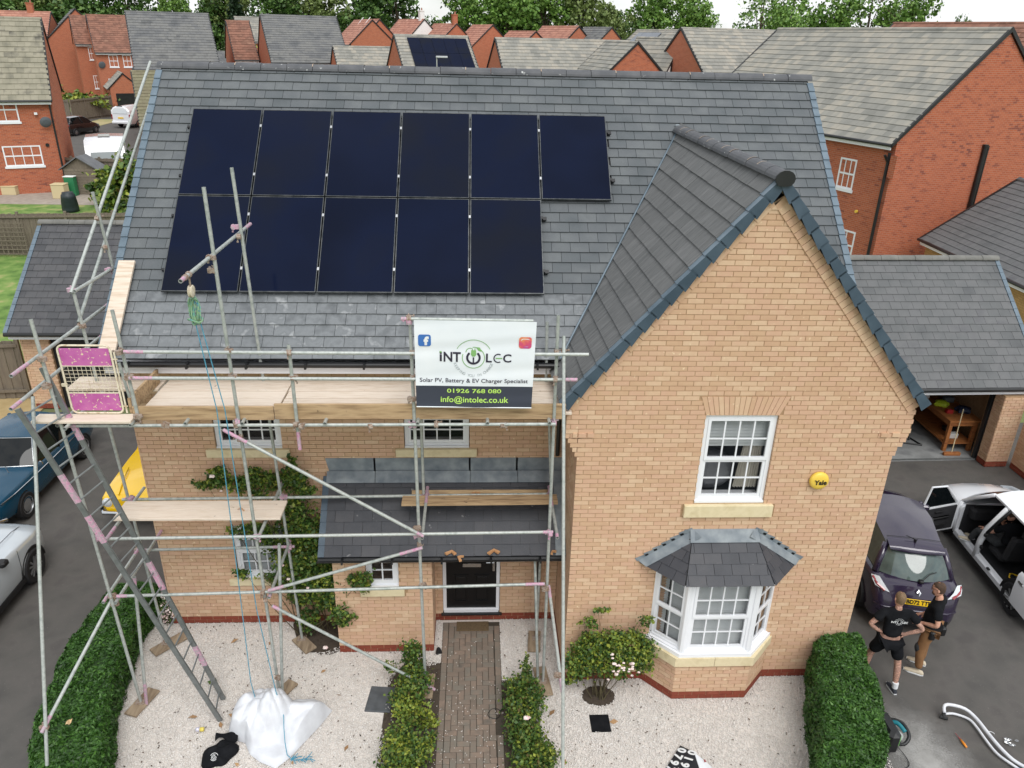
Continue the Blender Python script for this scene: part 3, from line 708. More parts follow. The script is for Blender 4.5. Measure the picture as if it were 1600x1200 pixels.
# gable roof (both slopes) and its ridge
GA, GB = Vector((2.34, -.06, 8.28)), Vector((2.03, 4.06, 8.37)); GE = Vector((-.27, -.06, 5.16)); GE2 = Vector((4.95, -.06, 5.16))
def gslope(e, sgn):
    S = (GA-e).normalized(); U = (GB-GA).normalized(); n = S.cross(U)*1.0
    if n.z < 0: n = -n
    n.normalize(); U = (n.cross(S))*1.0
    if U.y < 0: U = -U
    U.normalize()
    return Matrix(((U.x, S.x, n.x, e.x), (U.y, S.y, n.y, e.y), (U.z, S.z, n.z, e.z), (0, 0, 0, 1))), (GA-e).length
MGL, LG = gslope(GE, 1); MGR, LG2 = gslope(GE2, -1)
def mk_deck(M, L0):
    m = MB(); m.prism([(.03, .04, -.02), (4.4, .04, -.02), (4.4, L0, -.02), (.03, L0, -.02)], (0, 0, -.08)); return xf(m, M)
groof = mk_deck(MGL, LG).build('gable_roof', black_m, house)
mk_deck(MGR, LG2).build('gable_roof_far_slope', black_m, house)
def left_of_valley(u, s):
    w = MGL @ Vector((u, s, 0)); t = (w.z-VB.z)/(VT.z-VB.z); return w.x < VB.x+(VT.x-VB.x)*t-.30 and w.y > 1.0
lay_tiles('gableroof', MGL, .06, 4.3, 0, LG-.03, .25, .30, T=.022, skip=left_of_valley)
MG2 = MGR @ Matrix.Identity(4)
lay_tiles('gableroof2', MGR, .06, 4.0, 0, LG2-.03, .25, .30, T=.015)
half_ridge(GA+Vector((0, -.05, .0)), GB+Vector((0, 0, .02)), .125, .33, house, ridge_m)
cap = MB(); S = 14; pts = [(GA.x+.125*math.cos(2*PI*i/S), GA.y-.06, GA.z-.02+max(-.09, .105*math.sin(2*PI*i/S))) for i in range(S)]; cap.prism(pts, (0, -.025, 0)).build('ridge_end_cap', black_m, house); MB().prism([(GC-.30, -.014, 7.86), (GC+.30, -.014, 7.86), (GC+.06, -.014, 8.17), (GC-.06, -.014, 8.17)], (0, .03, 0)).build('apex_brick', brick_m, gable)
for M, L0 in ((MGL, LG), (MGR, LG2)):
    n = int(L0/.25)
    for k in range(n+0):
        a, b = k*.25-.01, k*.25+.262
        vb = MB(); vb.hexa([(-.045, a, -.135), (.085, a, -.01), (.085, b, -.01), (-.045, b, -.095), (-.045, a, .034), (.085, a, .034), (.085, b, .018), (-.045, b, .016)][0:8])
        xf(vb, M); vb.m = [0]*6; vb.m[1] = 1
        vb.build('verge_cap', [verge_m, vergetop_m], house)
# lead valley and its light edge
MB().tube(VB+Vector((-.03, -.05, .05)), VT+Vector((-.01, 0, .05)), .016, 6).build('valley_edge', vergetop_m, house)
MB().ell(VT+Vector((-.05, .02, .05)), .05, .04, .03, 8, 5).build('valley_edge', lead_m, house)
# --- porch roof
PE = Vector((0, .50, 2.16)); PT = Vector((0, D-.01, 3.15)); ps = (PT-PE); PL = ps.length; ps.normalize(); pn = Vector((0, -ps.z, ps.y))
MPF = Matrix(((1, 0, 0, 0), (0, ps.y, pn.y, PE.y), (0, ps.z, pn.z, PE.z), (0, 0, 0, 1)))
proof = xf(MB().box(-3.92, -.006, .03, PL, -.07, -.002), MPF).build('porch_roof', black_m, house)
lay_tiles('porch', MPF, -3.88, -.01, 0, PL-.02, .187, .30, T=.014)
for k in range(7):
    a, b = k*.187, k*.187+.2; vb = MB().hexa([(-3.97, a, -.09), (-3.87, a, -.01), (-3.87, b, -.01), (-3.97, b, -.09), (-3.97, a, .036), (-3.87, a, .036), (-3.87, b, .018), (-3.97, b, .018)]); xf(vb, MPF).build('verge_cap', verge_m, house)
fl = MB(); n = 5
for k in range(n):
    a, b = -3.93+k*.785, -3.93+(k+1)*.785+.03
    fl.prism([(a, D-.008, 3.42), (b, D-.008, 3.42), (b, D-.008, 3.17), (a+(.05 if k == 0 else 0), D-.008, 3.17)], (0, .004+.002*k, 0))
    q0, q1 = MPF @ Vector((a+.02, PL+.01, .042)), MPF @ Vector((b+.008, PL+.01, .042)); r0, r1 = MPF @ Vector((a+.02, PL-.19, .05)), MPF @ Vector((b+.008, PL-.19, .05))
    fl.prism([q0, q1, r1, r0], (0, -.003, .004))
fl.build('lead_flashing', lead_m, house)
xf(MB().box(-.17, -.009, .0, PL, .034, .042), MPF).build('side_soaker', lead_m, house)
MB().box(-3.85, -.012, .62, D-.01, 2.07, 2.10).build('porch_soffit', white_m, house)
MB().box(-3.9, -.012, .56, .585, 2.0, 2.13).build('fascia', white_m, house)
for k in range(9): MB().box(-3.6+k*.44, -3.55+k*.44, .545, .559, 2.03, 2.075).build('bracket', white_m, house)
def gutter(x0, x1, y, z, parent):
    m = MB(); S = 8; vs = []; r0, r1 = .062, .052
    for x in (x0, x1):
        for r in (r0, r1):
            for i in range(S+1): t = PI+PI*i/S; vs.append((x, y+r*math.cos(t), z+r*math.sin(t)))
    k = S+1; fs = []
    for i in range(S): fs += [(i, i+1, 2*k+i+1, 2*k+i), (k+i, 3*k+i, 3*k+i+1, k+i+1), (i, k+i, k+i+1, i+1), (2*k+i, 2*k+i+1, 3*k+i+1, 3*k+i)]
    fs += [(0, 2*k, 3*k, k), (S, k+S, 3*k+S, 2*k+S)]
    m.add(vs, fs)
    n = int((x1-x0)/.9)
    for i in range(n+1): x = x0+(x1-x0)*(i+.5)/(n+1); m.box(x-.015, x+.015, y-.068, y+.06, z-.066, z+.008)
    return m.build('gutter', black_m, parent)
gutter(-3.98, -.02, .47, 2.145, house)
gutter(-6.93, -.12, .855, 5.36, house)
MB().box(-6.88, -.2, .93, .955, 5.17, 5.335).build('fascia', white_m, house)
MB().box(-6.88, -.2, .956, D-.002, 5.18, 5.20).build('soffit', white_m, house)
# front door
dm = MB(); ring(dm, -2.045, -1.025, .17, 2.19, D+.04, D+.11, .06); dm.box(-2.03, -1.04, D+.0, D+.04, .172, .215)
dfr = dm.build('front_door', white_m, house)
lf = MB().box(-1.985, -1.085, D+.06, D+.10, .235, 2.12); 
for (x0, x1, z0, z1) in ((-1.86, -1.59, 1.55, 1.95), (-1.48, -1.21, 1.55, 1.95), (-1.86, -1.59, 1.22, 1.40), (-1.48, -1.21, 1.22, 1.40), (-1.86, -1.59, .38, .98), (-1.48, -1.21, .38, .98)):
    ring(lf, x0, x1, z0, z1, D+.045, D+.0602, .022); lf.bevbox(x0+.04, x1-.04, D+.047, D+.0602, z0+.04, z1-.04, .006)
lf.build('door_leaf', door_m, dfr)
MB().bevbox(-1.69, -1.36, D+.042, D+.06, 1.15, 1.23, .006).build('letterbox', chrome_m, dfr)
MB().box(-1.155, -1.115, D+.045, D+.06, 1.06, 1.32).tube((-1.135, D+.03, 1.26), (-1.27, D+.03, 1.26), .012, 8).tube((-1.135, D+.06, 1.26), (-1.135, D+.025, 1.26), .011, 8).build('handle', chrome_m, dfr)
MB().box(-2.08, -.98, D-.06, D+.05, .15, .171).build('door_step', black_m, house)
# low vent box and pipe on the left return, small wall lamp stub
MB().tube((-.34, D-.06, .1), (-.34, D-.06, 2.05), .035, 8).build('downpipe', black_m, house)
MB().tube((-.25, .93, 5.36), (-.11, D-.07, 5.2), .035, 8).tube((-.11, D-.07, 5.2), (-.11, D-.07, 3.5), .035, 8).build('downpipe', black_m, house)
place_tiles({'main': mroof, 'mainlow': mroof, 'gableroof': groof, 'gableroof2': groof, 'porch': proof, 'bay': bayroof}, 300,
            {'main': tile_m, 'mainlow': tile_pale_m, 'gableroof': tile_gable_m, 'gableroof2': tile_gable_m, 'porch': tile_slate_m, 'bay': tile_slate_m},
            lambda k, w, cx, cs: k != 'gableroof2')
# alarm box
al = thing('alarm_box', 'round yellow alarm box with black lettering on the gable', 'alarm box', (3.63, 0, 3.88))
Mx = Matrix.Translation((3.63, -.001, 3.88)) @ Matrix.Rotation(PI/2, 4, 'X')
m = MB().lathe([(.135, 0), (.145, .03), (.14, .055), (.12, .072), (.08, .082), (.02, .086)], seg=24); xf(m, Mx).build('case', yellowbox_m, al, smooth=True)
MB().text('Yale', .105, Matrix.Translation((3.635, -.091, 3.872)) @ Matrix.Rotation(PI/2, 4, 'X'), .004, bold=.003).build('lettering', ink_m, al)

# ------------------------------------------------------------------ solar panels: six over five
PITX, PITS, PX0, PH = 1.157, 1.746, -6.179, .09
ords = ['first', 'second', 'third', 'fourth', 'fifth', 'sixth']
for row in (0, 1):
    for k in range(5+row):
        x0, s0 = PX0+k*PITX, row*PITS; x1, s1 = x0+PITX-.022, s0+PITS-.022
        lab = '%s black solar panel from the left in the %s row on the dark roof' % (ords[k], ('lower', 'upper')[row])
        if row and k == 5: lab = 'greyer solar panel alone at the right end of the upper row'
        c = RP(x0, s0, PH)
        pn_ = thing('solar_panel', lab, 'solar panel', c, group='solar panels on the house roof')
        def Q(u, v, h): return RP(x0+u, s0+v, PH+h)
        w_, h_ = x1-x0, s1-s0
        fr = MB(); e = .011
        for (a, b, c_, d_) in ((0, w_, 0, e), (0, w_, h_-e, h_), (0, e, e, h_-e), (w_-e, w_, e, h_-e)):
            fr.hexa([Q(a, c_, -.035), Q(b, c_, -.035), Q(b, d_, -.035), Q(a, d_, -.035), Q(a, c_, .003), Q(b, c_, .003), Q(b, d_, .003), Q(a, d_, .003)])
        fr.build('panel_frame', pedge_m, pn_)
        g = MB(); g.hexa([Q(e, e, -.03), Q(w_-e, e, -.03), Q(w_-e, h_-e, -.03), Q(e, h_-e, -.03), Q(e, e, 0), Q(w_-e, e, 0), Q(w_-e, h_-e, 0), Q(e, h_-e, 0)])
        g.build('panel_glass', panel_m, pn_)
        for v in (.38, 1.36):
            cl = MB(); cl.hexa([Q(w_-.004, v, -.03), Q(w_+.026, v, -.03), Q(w_+.026, v+.05, -.03), Q(w_-.004, v+.05, -.03), Q(w_-.004, v, .008), Q(w_+.026, v, .008), Q(w_+.026, v+.05, .008), Q(w_-.004, v+.05, .008)])
            if k == 4+row: cl.hexa([Q(w_+.027, v-.01, -.03), Q(w_+.085, v-.01, -.03), Q(w_+.085, v+.05, -.03), Q(w_+.027, v+.05, -.03), Q(w_+.027, v-.01, -.01), Q(w_+.085, v-.01, -.01), Q(w_+.085, v+.05, -.01), Q(w_+.027, v+.05, -.01)])
            cl.build('clamp', black_m if k == 4+row else clamp_m, pn_)
rl = MB()
for row in (0, 1):
    for v in (.38, 1.36):
        s = row*PITS+v; xe = PX0+(5+row)*PITX+.05
        rl.hexa([RP(PX0-.06, s, .012), RP(xe, s, .012), RP(xe, s+.04, .012), RP(PX0-.06, s+.04, .012), RP(PX0-.06, s, .053), RP(xe, s, .053), RP(xe, s+.04, .053), RP(PX0-.06, s+.04, .053)])
        for k in range(8): x = PX0+.2+k*.75; rl.hexa([RP(x, s-.02, -.03), RP(x+.05, s-.02, -.03), RP(x+.05, s, -.03), RP(x, s, -.03), RP(x, s-.02, .03), RP(x+.05, s-.02, .03), RP(x+.05, s, .03), RP(x, s, .03)])
setprops(rl.build('mounting_rails', black_m), 'black mounting rails under the solar panels', 'rails')
# ------------------------------------------------------------------ SCAFFOLD
scaf = thing('scaffold', 'grey tube scaffold with plank deck along the house front', 'scaffold', (-3.6, .3, 0))
TR = .0242
CPL = [None]
def coupler_mesh():
    m = MB()
    m.tube((-.028, 0, 0), (.028, 0, 0), .036, 8).tube((0, .052, -.028), (0, .052, .028), .036, 8)
    m.box(-.022, .022, .018, .034, -.022, .022); m.tube((0, -.02, .03), (0, .03, .062), .008, 6); m.tube((.03, .05, .02), (.066, .066, .02), .008, 6); m.box(.055, .075, .055, .078, .008, .032)
    return m.mesh('coupler', rust_m)
CM = coupler_mesh()
cm2 = CM.copy(); cm2.materials.clear(); cm2.materials.append(pink_m)
def coupler(p, pink=False):
    M = Matrix.Translation(Vector(p)) @ Matrix.Rotation(RND.choice((0, PI/2, PI, -PI/2))+RND.uniform(-.3, .3), 4, 'Z') @ Matrix.Rotation(RND.choice((0, PI/2)), 4, 'Y')
    inst('coupler', cm2 if pink else CM, scaf, WORLD[scaf].inverted() @ M)
def pole(name, p0, p1, pink0=0., pink1=0., r=TR, parent=None):
    p0, p1 = Vector(p0), Vector(p1); d = (p1-p0); L_ = d.length; d.normalize()
    m = MB().tube(p0, p1, r, 10, caps=False)
    for p, s in ((p0, 1), (p1, -1)):          # open hollow ends
        m.tube(p, p+d*s*.06, r*.82, 10, caps=False)
        a = d.orthogonal().normalized(); b = d.cross(a); n = 10; vs = []
        for q in (r, r*.82):
            for i in range(n): t = 2*PI*i/n; vs.append(p+a*q*math.cos(t)+b*q*math.sin(t))
        m.add(vs, [(i, (i+1) % n, n+(i+1) % n, n+i) for i in range(n)])
        m.add([p+d*s*.06+a*r*.8*math.cos(2*PI*i/n)+b*r*.8*math.sin(2*PI*i/n) for i in range(n)], [tuple(range(n))])
    o = m.build(name, galv_m, parent or scaf, auto=50)
    for L2, p, s in ((pink0, p0, 1), (pink1, p1, -1)):
        if L2: MB().tube(p+d*s*.002, p+d*s*L2, r+.0012, 10, caps=False).build('painted_end', pink_m, o, auto=50)
    return o
STD = {'B': ((-6.76, -.36, .03), (-7.05, -.25, 6.42)), 'C': ((-6.83, .94, .03), (-7.09, .95, 6.44)), 'D': ((-4.62, -.23, .03), (-4.71, -.16, 8.07)),
       'E': ((-4.51, 1.0, .03), (-4.69, .95, 8.13)), 'G': ((-2.28, -.09, .03), (-2.31, -.2, 6.47)), 'I': ((-.34, -.08, .03), (-.39, -.2, 6.5)),
       'K': ((-.38, .93, .03), (-.37, .90, 1.98))}
for k, (a, b) in STD.items(): pole('standard', a, b)
pole('standard', (-2.29, .88, 3.1), (-2.30, .93, 4.98)); pole('standard', (-.24, .93, 3.1), (-.36, .95, 4.98), .0, .0)
pole('standard', (-.42, -.04, .03), (-.49, .6, 2.02)); pole('standard', (-6.66, -.40, .03), (-6.42, -.38, 2.5), .45, .12); pole('standard', (-4.56, -.3, .03), (-4.33, -.22, 2.95))
pole('guard_post', (-3.88, -.24, 4.54), (-3.89, -.22, 6.08), .28, 0); pole('guard_post', (-6.0, -.18, 4.93), (-6.07, -.16, 6.52)); pole('guard_post', (-.40, .95, 5.05), (-.42, .95, 6.0))
pole('guard_post', (-6.10, -.06, 5.02), (-6.17, -.06, 5.75), r=.02)
for a, b, pk in (((-5.98, -.26, 5.99), (.03, -.26, 5.975), (.25, 0)), ((-5.98, -.26, 5.62), (-.10, -.26, 5.61), (.3, .2)), ((-6.9, -.25, 4.915), (-.36, -.25, 4.935), (.1, 0)),
                 ((-6.9, -.27, 3.10), (-.32, -.25, 3.15), (.12, .15)), ((-6.88, -.29, 2.085), (-.40, -.2, 2.16), (.25, .3)), ((-7.06, .97, 2.965), (-.22, .97, 3.03), (0, .0)), ((-7.06, 1.0, 1.965), (-4.46, 1.02, 2.0), (.2, .35))):
    pole('ledger', a, b, *pk)
pole('ledger', (-6.95, .97, 4.93), (-.2, .97, 4.93))
for x, y0, y1, z, p0, p1 in ((-6.85, -.45, 1.2, 4.97, .0, .0), (-6.05, -.35, 1.2, 4.97, 0, 0), (-5.35, -.3, 1.2, 4.97, 0, 0), (-4.6, -.3, 1.2, 4.97, 0, 0), (-3.5, -.3, 1.2, 4.97, 0, 0), (-2.25, -.3, 1.2, 4.97, 0, 0), (-1.3, -.3, 1.2, 4.97, 0, 0), (-.45, -.3, 1.2, 4.97, 0, 0),
                      (-6.72, -.34, 1.05, 3.135, .3, 0), (-4.6, -.30, 1.3, 3.10, .1, .12), (-2.24, -.30, 1.1, 3.09, .1, .5), (-.26, -.32, 1.1, 3.09, .1, .6), (-6.78, -.38, 1.45, 2.03, 0, .3), (-6.97, -.35, 1.05, 2.02, .12, .25), (-4.55, -.32, 1.25, 2.05, .15, .2)):
    pole('transom', (x, y0, z), (x, y1, z), p0, p1)
pole('guard_rail', (-7.1, -.84, 5.9), (-7.12, 1.99, 5.9), .38, .22); pole('guard_rail', (-7.12, -.98, 5.52), (-7.12, 1.88, 5.53), .22, .45); pole('transom', (-7.12, -.14, 4.86), (-7.05, 1.2, 4.86), .22, 0)
pole('raking_rail', (-7.1, .9, 6.40), (-7.1, 5.04, 9.26)); pole('raking_rail', (-7.14, 1.0, 5.93), (-7.14, 5.13, 8.8), .0, .2)
pole('guard_post', (-7.05, 2.23, 5.94), (-7.05, 1.98, 7.59)); pole('guard_rail', (-7.06, .92, 6.42), (-7.06, 2.12, 6.40))
pole('brace', (-4.86, -.30, 4.88), (-2.22, -.29, 3.12), .35, .12); pole('brace', (-4.55, -.30, 2.17), (-2.24, -.27, 2.90), .25, .35); pole('brace', (-4.52, -.32, 1.9), (-2.12, -.22, .05), .12, .22)
pole('raker', (-7.27, -.25, 5.35), (-7.19, -2.1, .76)); pole('raker', (-.30, -.16, 6.2), (-.27, -2.64, .0))
pole('raker_tie', (-6.90, -.25, 1.98), (-7.22, -1.98, 1.22), .0, .22); pole('raker_tie', (-.32, -.05, 2.0), (-.25, -1.72, 1.5), .22, .2)
gin = pole('transom', (-4.755, -1.2, 7.22), (-4.745, 1.68, 7.22), .12, .28)
for p, pk in (((-6.98, -.30, 5.9), 0), ((-7.0, -.3, 5.52), 0), ((-7.1, .93, 5.9), 0), ((-7.1, .93, 5.53), 0), ((-7.1, .97, 6.42), 1), ((-7.1, 2.05, 6.4), 1), ((-7.08, 2.02, 7.2), 0), ((-7.08, 2.12, 6.75), 0), ((-6.9, -.28, 3.1), 1), ((-6.87, -.3, 2.1), 0), ((-6.86, -.3, 1.95), 0), ((-7.2, -1.9, 1.22), 0),
              ((-4.69, -.22, 5.99), 0), ((-4.69, -.22, 5.62), 0), ((-4.68, -.22, 4.95), 1), ((-4.67, -.22, 4.72), 0), ((-4.65, -.24, 3.1), 1), ((-4.64, -.25, 2.12), 0), ((-4.63, -.25, 1.95), 0), ((-4.71, -.18, 7.22), 0), ((-4.72, -.16, 7.05), 0), ((-4.70, .95, 7.22), 0), ((-4.72, .97, 7.34), 1), ((-4.62, -.25, .4), 0),
              ((-3.89, -.24, 5.99), 0), ((-3.89, -.24, 5.62), 0), ((-3.88, -.24, 4.95), 0), ((-2.30, -.23, 5.98), 0), ((-2.30, -.23, 5.62), 0), ((-2.30, -.21, 5.3), 0), ((-2.30, -.2, 4.9), 1), ((-2.29, -.2, 3.2), 0), ((-2.29, -.2, 3.08), 1), ((-2.29, -.2, 2.88), 0), ((-2.29, -.18, 2.14), 0), ((-2.27, -.12, .12), 0), ((-2.31, -.22, 6.42), 1),
              ((-.39, -.22, 5.98), 0), ((-.39, -.22, 5.61), 0), ((-.30, -.22, 5.98), 0), ((-.38, -.22, 4.93), 1), ((-.38, -.22, 3.12), 1), ((-.36, -.18, 2.05), 0), ((-.27, -1.5, 1.6), 0), ((-.26, .95, 3.05), 1), ((-2.29, .95, 3.05), 1), ((-4.55, .97, 3.0), 1), ((-4.53, .99, 2.03), 1), ((-6.9, .97, 3.0), 1), ((-6.95, .97, 2.0), 0),
              ((-6.02, -.24, 5.99), 0), ((-6.02, -.24, 5.62), 0), ((-6.0, -.24, 5.05), 0), ((-6.0, -.22, 4.93), 0)):
    coupler(p, bool(pk))
for k in range(6): coupler((-5.6+k*.9, -.25, 4.92))
# boards of the working deck, toe boards, half-way boards
for k in range(5):
    y0 = -.10+k*.236
    for (x0, x1) in ((-6.02, -4.19), (-4.18, -1.2), (-1.19, -.12)):
        MB().bevbox(x0+RND.uniform(0, .015), x1-.004, y0, y0+.219, 5.0, 5.038+RND.uniform(-.002, .003), .004).build('deck_board', board_m, scaf)
MB().bevbox(-7.33, -6.04, -.34, -.115, 4.99, 5.028, .004).build('deck_board', board_m, scaf)
MB().bevbox(-7.36, -6.06, .68, .9, 4.99, 5.028, .004).build('deck_board', board_m, scaf); MB().bevbox(-7.36, -6.06, .91, 1.13, 4.99, 5.028, .004).build('deck_board', board_m, scaf)
MB().bevbox(-6.14, -6.102, -.10, .9, 5.03, 5.25, .004).build('toe_board', board2_m, scaf)
MB().bevbox(-6.07, -4.2, -.165, -.127, 4.955, 5.155, .005).build('toe_board', board2_m, scaf); MB().bevbox(-4.19, -.22, -.165, -.127, 4.965, 5.195, .005).build('toe_board', board2_m, scaf)
for y0 in (.08, .325): MB().bevbox(-6.80+RND.uniform(-.02, .02), -4.36, y0, y0+.235, 3.162, 3.2, .004).build('half_way_board', board_m, scaf)
# sole boards under the standards
for cx, cy, w_, l_, a in ((-6.74, -.36, .22, .55, -.32), (-6.78, .93, .22, .6, -.75), (-4.58, -.2, .2, .5, -.55), (-4.45, .88, .22, .45, .75), (-2.27, -.14, .26, .52, -.05), (-.34, -.06, .22, .62, .12), (-.42, .86, .22, .5, -.1)):
    m = MB()
    if abs(cx+2.27) < .01: m.bevbox(-.13, -.003, -.26, .26, .008, .045, .004); m.bevbox(.003, .13, -.24, .27, .008, .045, .004)
    else: m.bevbox(-w_/2, w_/2, -l_/2, l_/2, .008, .045, .004)
    xf(m, Matrix.Translation((cx, cy, .01)) @ Matrix.Rotation(a, 4, 'Z')).build('sole_board', sole_m, scaf)
for a in ('B', 'C', 'D', 'E', 'G', 'I', 'K'):
    p = STD[a][0]; MB().box(p[0]-.07, p[0]+.07, p[1]-.07, p[1]+.07, .056, .062).build('base_plate', rust_m, scaf)

# loose plank leaning on the roof verge, board lying on the porch roof
pl = MB()
a = [RP(-6.90, -1.02, .07), RP(-6.66, -1.02, .07), RP(-6.64, .52, .06), RP(-6.88, .52, .06)]
pl.prism(a, n_*.038)
setprops(pl.build('loose_plank', board_m, loc=tuple(RP(-6.78, -1.0, .06))), 'pale plank lying up the left edge of the dark roof', 'plank')
pb = MB()
for x0, x1, s0 in ((-2.62, -.16, .70),):
    q = [MPF @ Vector((x0, s0, .045)), MPF @ Vector((x1, s0, .045)), MPF @ Vector((x1, s0+.04, .045)), MPF @ Vector((x0, s0+.04, .045))]
    pb.prism(q, (0, 0, .0)) if False else None
pb.bevbox(-2.62, -.16, .72, .95, 2.83, 2.868, .004)
pb.prism([MPF @ Vector((-2.62, .62, .04)), MPF @ Vector((-.16, .62, .04)), MPF @ Vector((-.16, .82, .04)), MPF @ Vector((-2.62, .82, .04))], pn*.036)
pb = MB(); pb.prism([Vector((-2.62, .60, 3.055)), Vector((-.16, .62, 3.055)), Vector((-.16, .86, 3.055)), Vector((-2.62, .84, 3.055))], (0, 0, .038)); pb.prism([MPF @ Vector((-2.5, .86, .045)), MPF @ Vector((-.25, .86, .045)), MPF @ Vector((-.25, .97, .045)), MPF @ Vector((-2.5, .97, .045))], (0, 0, .12))
setprops(pb.build('loose_plank', board2_m, loc=(-1.4, .7, 3.05)), 'weathered plank lying across the porch roof', 'plank')
# broken brick-coloured tile pieces left on the porch roof and gutter
frag_m = mat('broken_brick', [s2l(190, 140, 96), s2l(204, 156, 112)], rough=.9)
def fragment(p, s, a, label):
    m = MB(); m.prism([(-s, -s*.4, 0), (s*.2, s*.5, 0), (s*1.1, -s*.3, 0), (s*.7, -s*.7, 0), (s*.15, s*.05, 0), (-s*.6, -s*.8, 0)], (0, 0, .03))
    xf(m, Matrix.Translation(p) @ Matrix.Rotation(a, 4, 'Z')); setprops(m.build('board_offcut', frag_m, loc=tuple(p)), label, 'offcut', 'offcuts on the porch roof')
fragment(MPF @ Vector((-1.48, .99, .12)), .09, .2, 'buff offcut on the porch roof just above the plank'); fragment(MPF @ Vector((-1.86, .05, .05)), .09, -.1, 'buff offcut on the porch tiles left of the lone gutter piece')
fragment(Vector((-1.72, .44, 2.16)), .08, 1.2, 'buff offcut hanging over the porch gutter above the door'); fragment(MPF @ Vector((-1.18, .06, .05)), .1, .1, 'larger buff offcut at the porch eaves right of the door'); fragment(MPF @ Vector((-.22, .04, .05)), .06, .6, 'small buff offcut at the right end of the porch eaves')

# ------------------------------------------------------------------ ladder
lad = thing('ladder', 'grey alloy ladder with pink paint leaning on the scaffold', 'ladder', (-5.45, -.5, 0))
l0, l1 = Vector((-5.41, -.74, .02)), Vector((-7.27, -.62, 5.35)); r0, r1 = Vector((-5.49, -.31, .02)), Vector((-7.08, -.22, 5.75))
def stile(a, b):
    d = (b-a).normalized(); w_ = Vector((0, 1, 0)); t_ = d.cross(w_).normalized()
    c = (a+b)/2
    o = MB().obox(c, d, w_, t_, (b-a).length/2, .016, .036).build('stile', alu_m, lad)
    return o, d, w_, t_
so, d1, w1, t1 = stile(l0, l1); so2, d2, w2, t2 = stile(r0, r1)
LL = (l1-l0).length
for f0, f1, o_, a_, d_, t_ in ((.13, .2, so2, r0, d2, t2), (.40, .49, so2, r0, d2, t2), (.74, .82, so, l0, d1, t1), (.86, .93, so2, r0, d2, t2), (.62, .70, so, l0, d1, t1)):
    c = a_+d_*(LL*(f0+f1)/2); MB().obox(c, d_, Vector((0, 1, 0)), t_, LL*(f1-f0)/2, .0175, .0375).build('paint_patch', pink_m, o_)
n = 21
for k in range(n):
    t = .03+.95*k/(n-1); p = l0+(l1-l0)*t; q = r0+(r1-r0)*((t*LL)/(r1-r0).length)
    MB().tube(p, q, .0125, 8).build('rung', alu_m, lad)

# ------------------------------------------------------------------ pink ladder gate
gt = thing('ladder_gate', 'worn pink steel gate with cream wire mesh on the scaffold deck', 'gate', (-6.55, -.1, 5.03))
G0 = [Vector((-6.87, -.13, 5.05)), Vector((-6.20, -.13, 5.05)), Vector((-6.27, -.02, 5.98)), Vector((-6.95, -.02, 5.98))]
def GP(a, b, h=0.): return (G0[0]*(1-a)+G0[1]*a)*(1-b)+(G0[3]*(1-a)+G0[2]*a)*b+Vector((0, -1, -.1))*h
rr = .08; pts = []
for (cx, cy, a0) in ((1-rr*1.3, rr, -PI/2), (1-rr*1.3, 1-rr, 0), (rr*1.3, 1-rr, PI/2), (rr*1.3, rr, PI)):
    for i in range(5): a = a0+PI/2*i/4; pts.append(GP(cx+rr*1.3*math.cos(a), cy+rr*math.sin(a)))
MB().path(pts, .014, 8, closed=True).build('gate_frame', cream_m, gt, smooth=True)
def plate(b0, b1):
    vs = [GP(.03, b0, .0), GP(.97, b0, .0), GP(.97, b1, .0), GP(.03, b1, .0)]; MB().prism(vs, Vector((0, -.006, 0))).build('pink_plate', gatepink_m, gt)
plate(.04, .30); plate(.70, .96)
for b in (.30, .70): MB().tube(GP(.02, b), GP(.98, b), .009, 8).build('gate_rail', cream_m, gt)
wm = MB()
for k in range(1, 11): wm.tube(GP(.03+.94*k/11, .31), GP(.03+.94*k/11, .69), .0032, 5)
for k in range(1, 7): wm.tube(GP(.03, .31+.38*k/7), GP(.97, .31+.38*k/7), .0032, 5)
wm.build('wire_mesh', cream_m, gt)
MB().tube(GP(1.06, .0), GP(1.06, .9), .012, 8).tube(GP(.98, .1), GP(1.1, .1), .01, 6).tube(GP(.98, .8), GP(1.1, .8), .01, 6).build('hinge_post', cream_m, gt)
MB().obox(GP(-.03, .42, .0), (1, 0, 0), (0, 1, 0), (0, 0, 1), .035, .012, .02).build('latch', cream_m, gt)

# ------------------------------------------------------------------ banner
ban = thing('banner', 'white company banner with dark lower band tied to the scaffold', 'banner', (-1.47, -.28, 5.2))
def wav(a, b): return .0035*math.sin(b*23+a*2)+.0015*math.sin(b*41+a*5)+.003*math.sin(a*9)
def BPt(a, b, o=0.):
    xl, xr, zt, zb = -2.255+.0*b, -.675-.035*b, 6.455-.02*a, 5.215-.02*a
    return Vector((xl+(xr-xl)*a, -.292-.02*b+wav(a, b)-o, zt+(zb-zt)*b))
def bgrid(mb, b0, b1, o=0., mi=0, na=24, nb=None):
    nb = nb or max(3, int((b1-b0)*40))
    mb.grid([[BPt(i/na, b0+(b1-b0)*j/nb, o) for i in range(na+1)] for j in range(nb+1)], mi)
m = MB(); bgrid(m, 0, .735); bgrid(m, 0, .735, -.003); m.build('sheet', bwhite_m, ban, smooth=True)
m = MB(); bgrid(m, .735, .985); bgrid(m, .735, .985, -.003); m.build('dark_band', bdark_m, ban, smooth=True)
MB().tube(BPt(0, .985)+Vector((0, 0, 0)), BPt(1, .985), .008, 6).build('hem_rod', bwhite_m, ban)
ASP = 1.57/1.24
def deco(name, m, mt):   # m built in (a, b) coords as x, y -> wrap on the waved sheet
    m.v = [tuple(BPt(p[0], p[1], .006+p[2]*2)) for p in m.v]; return m.build(name, mt, ban)
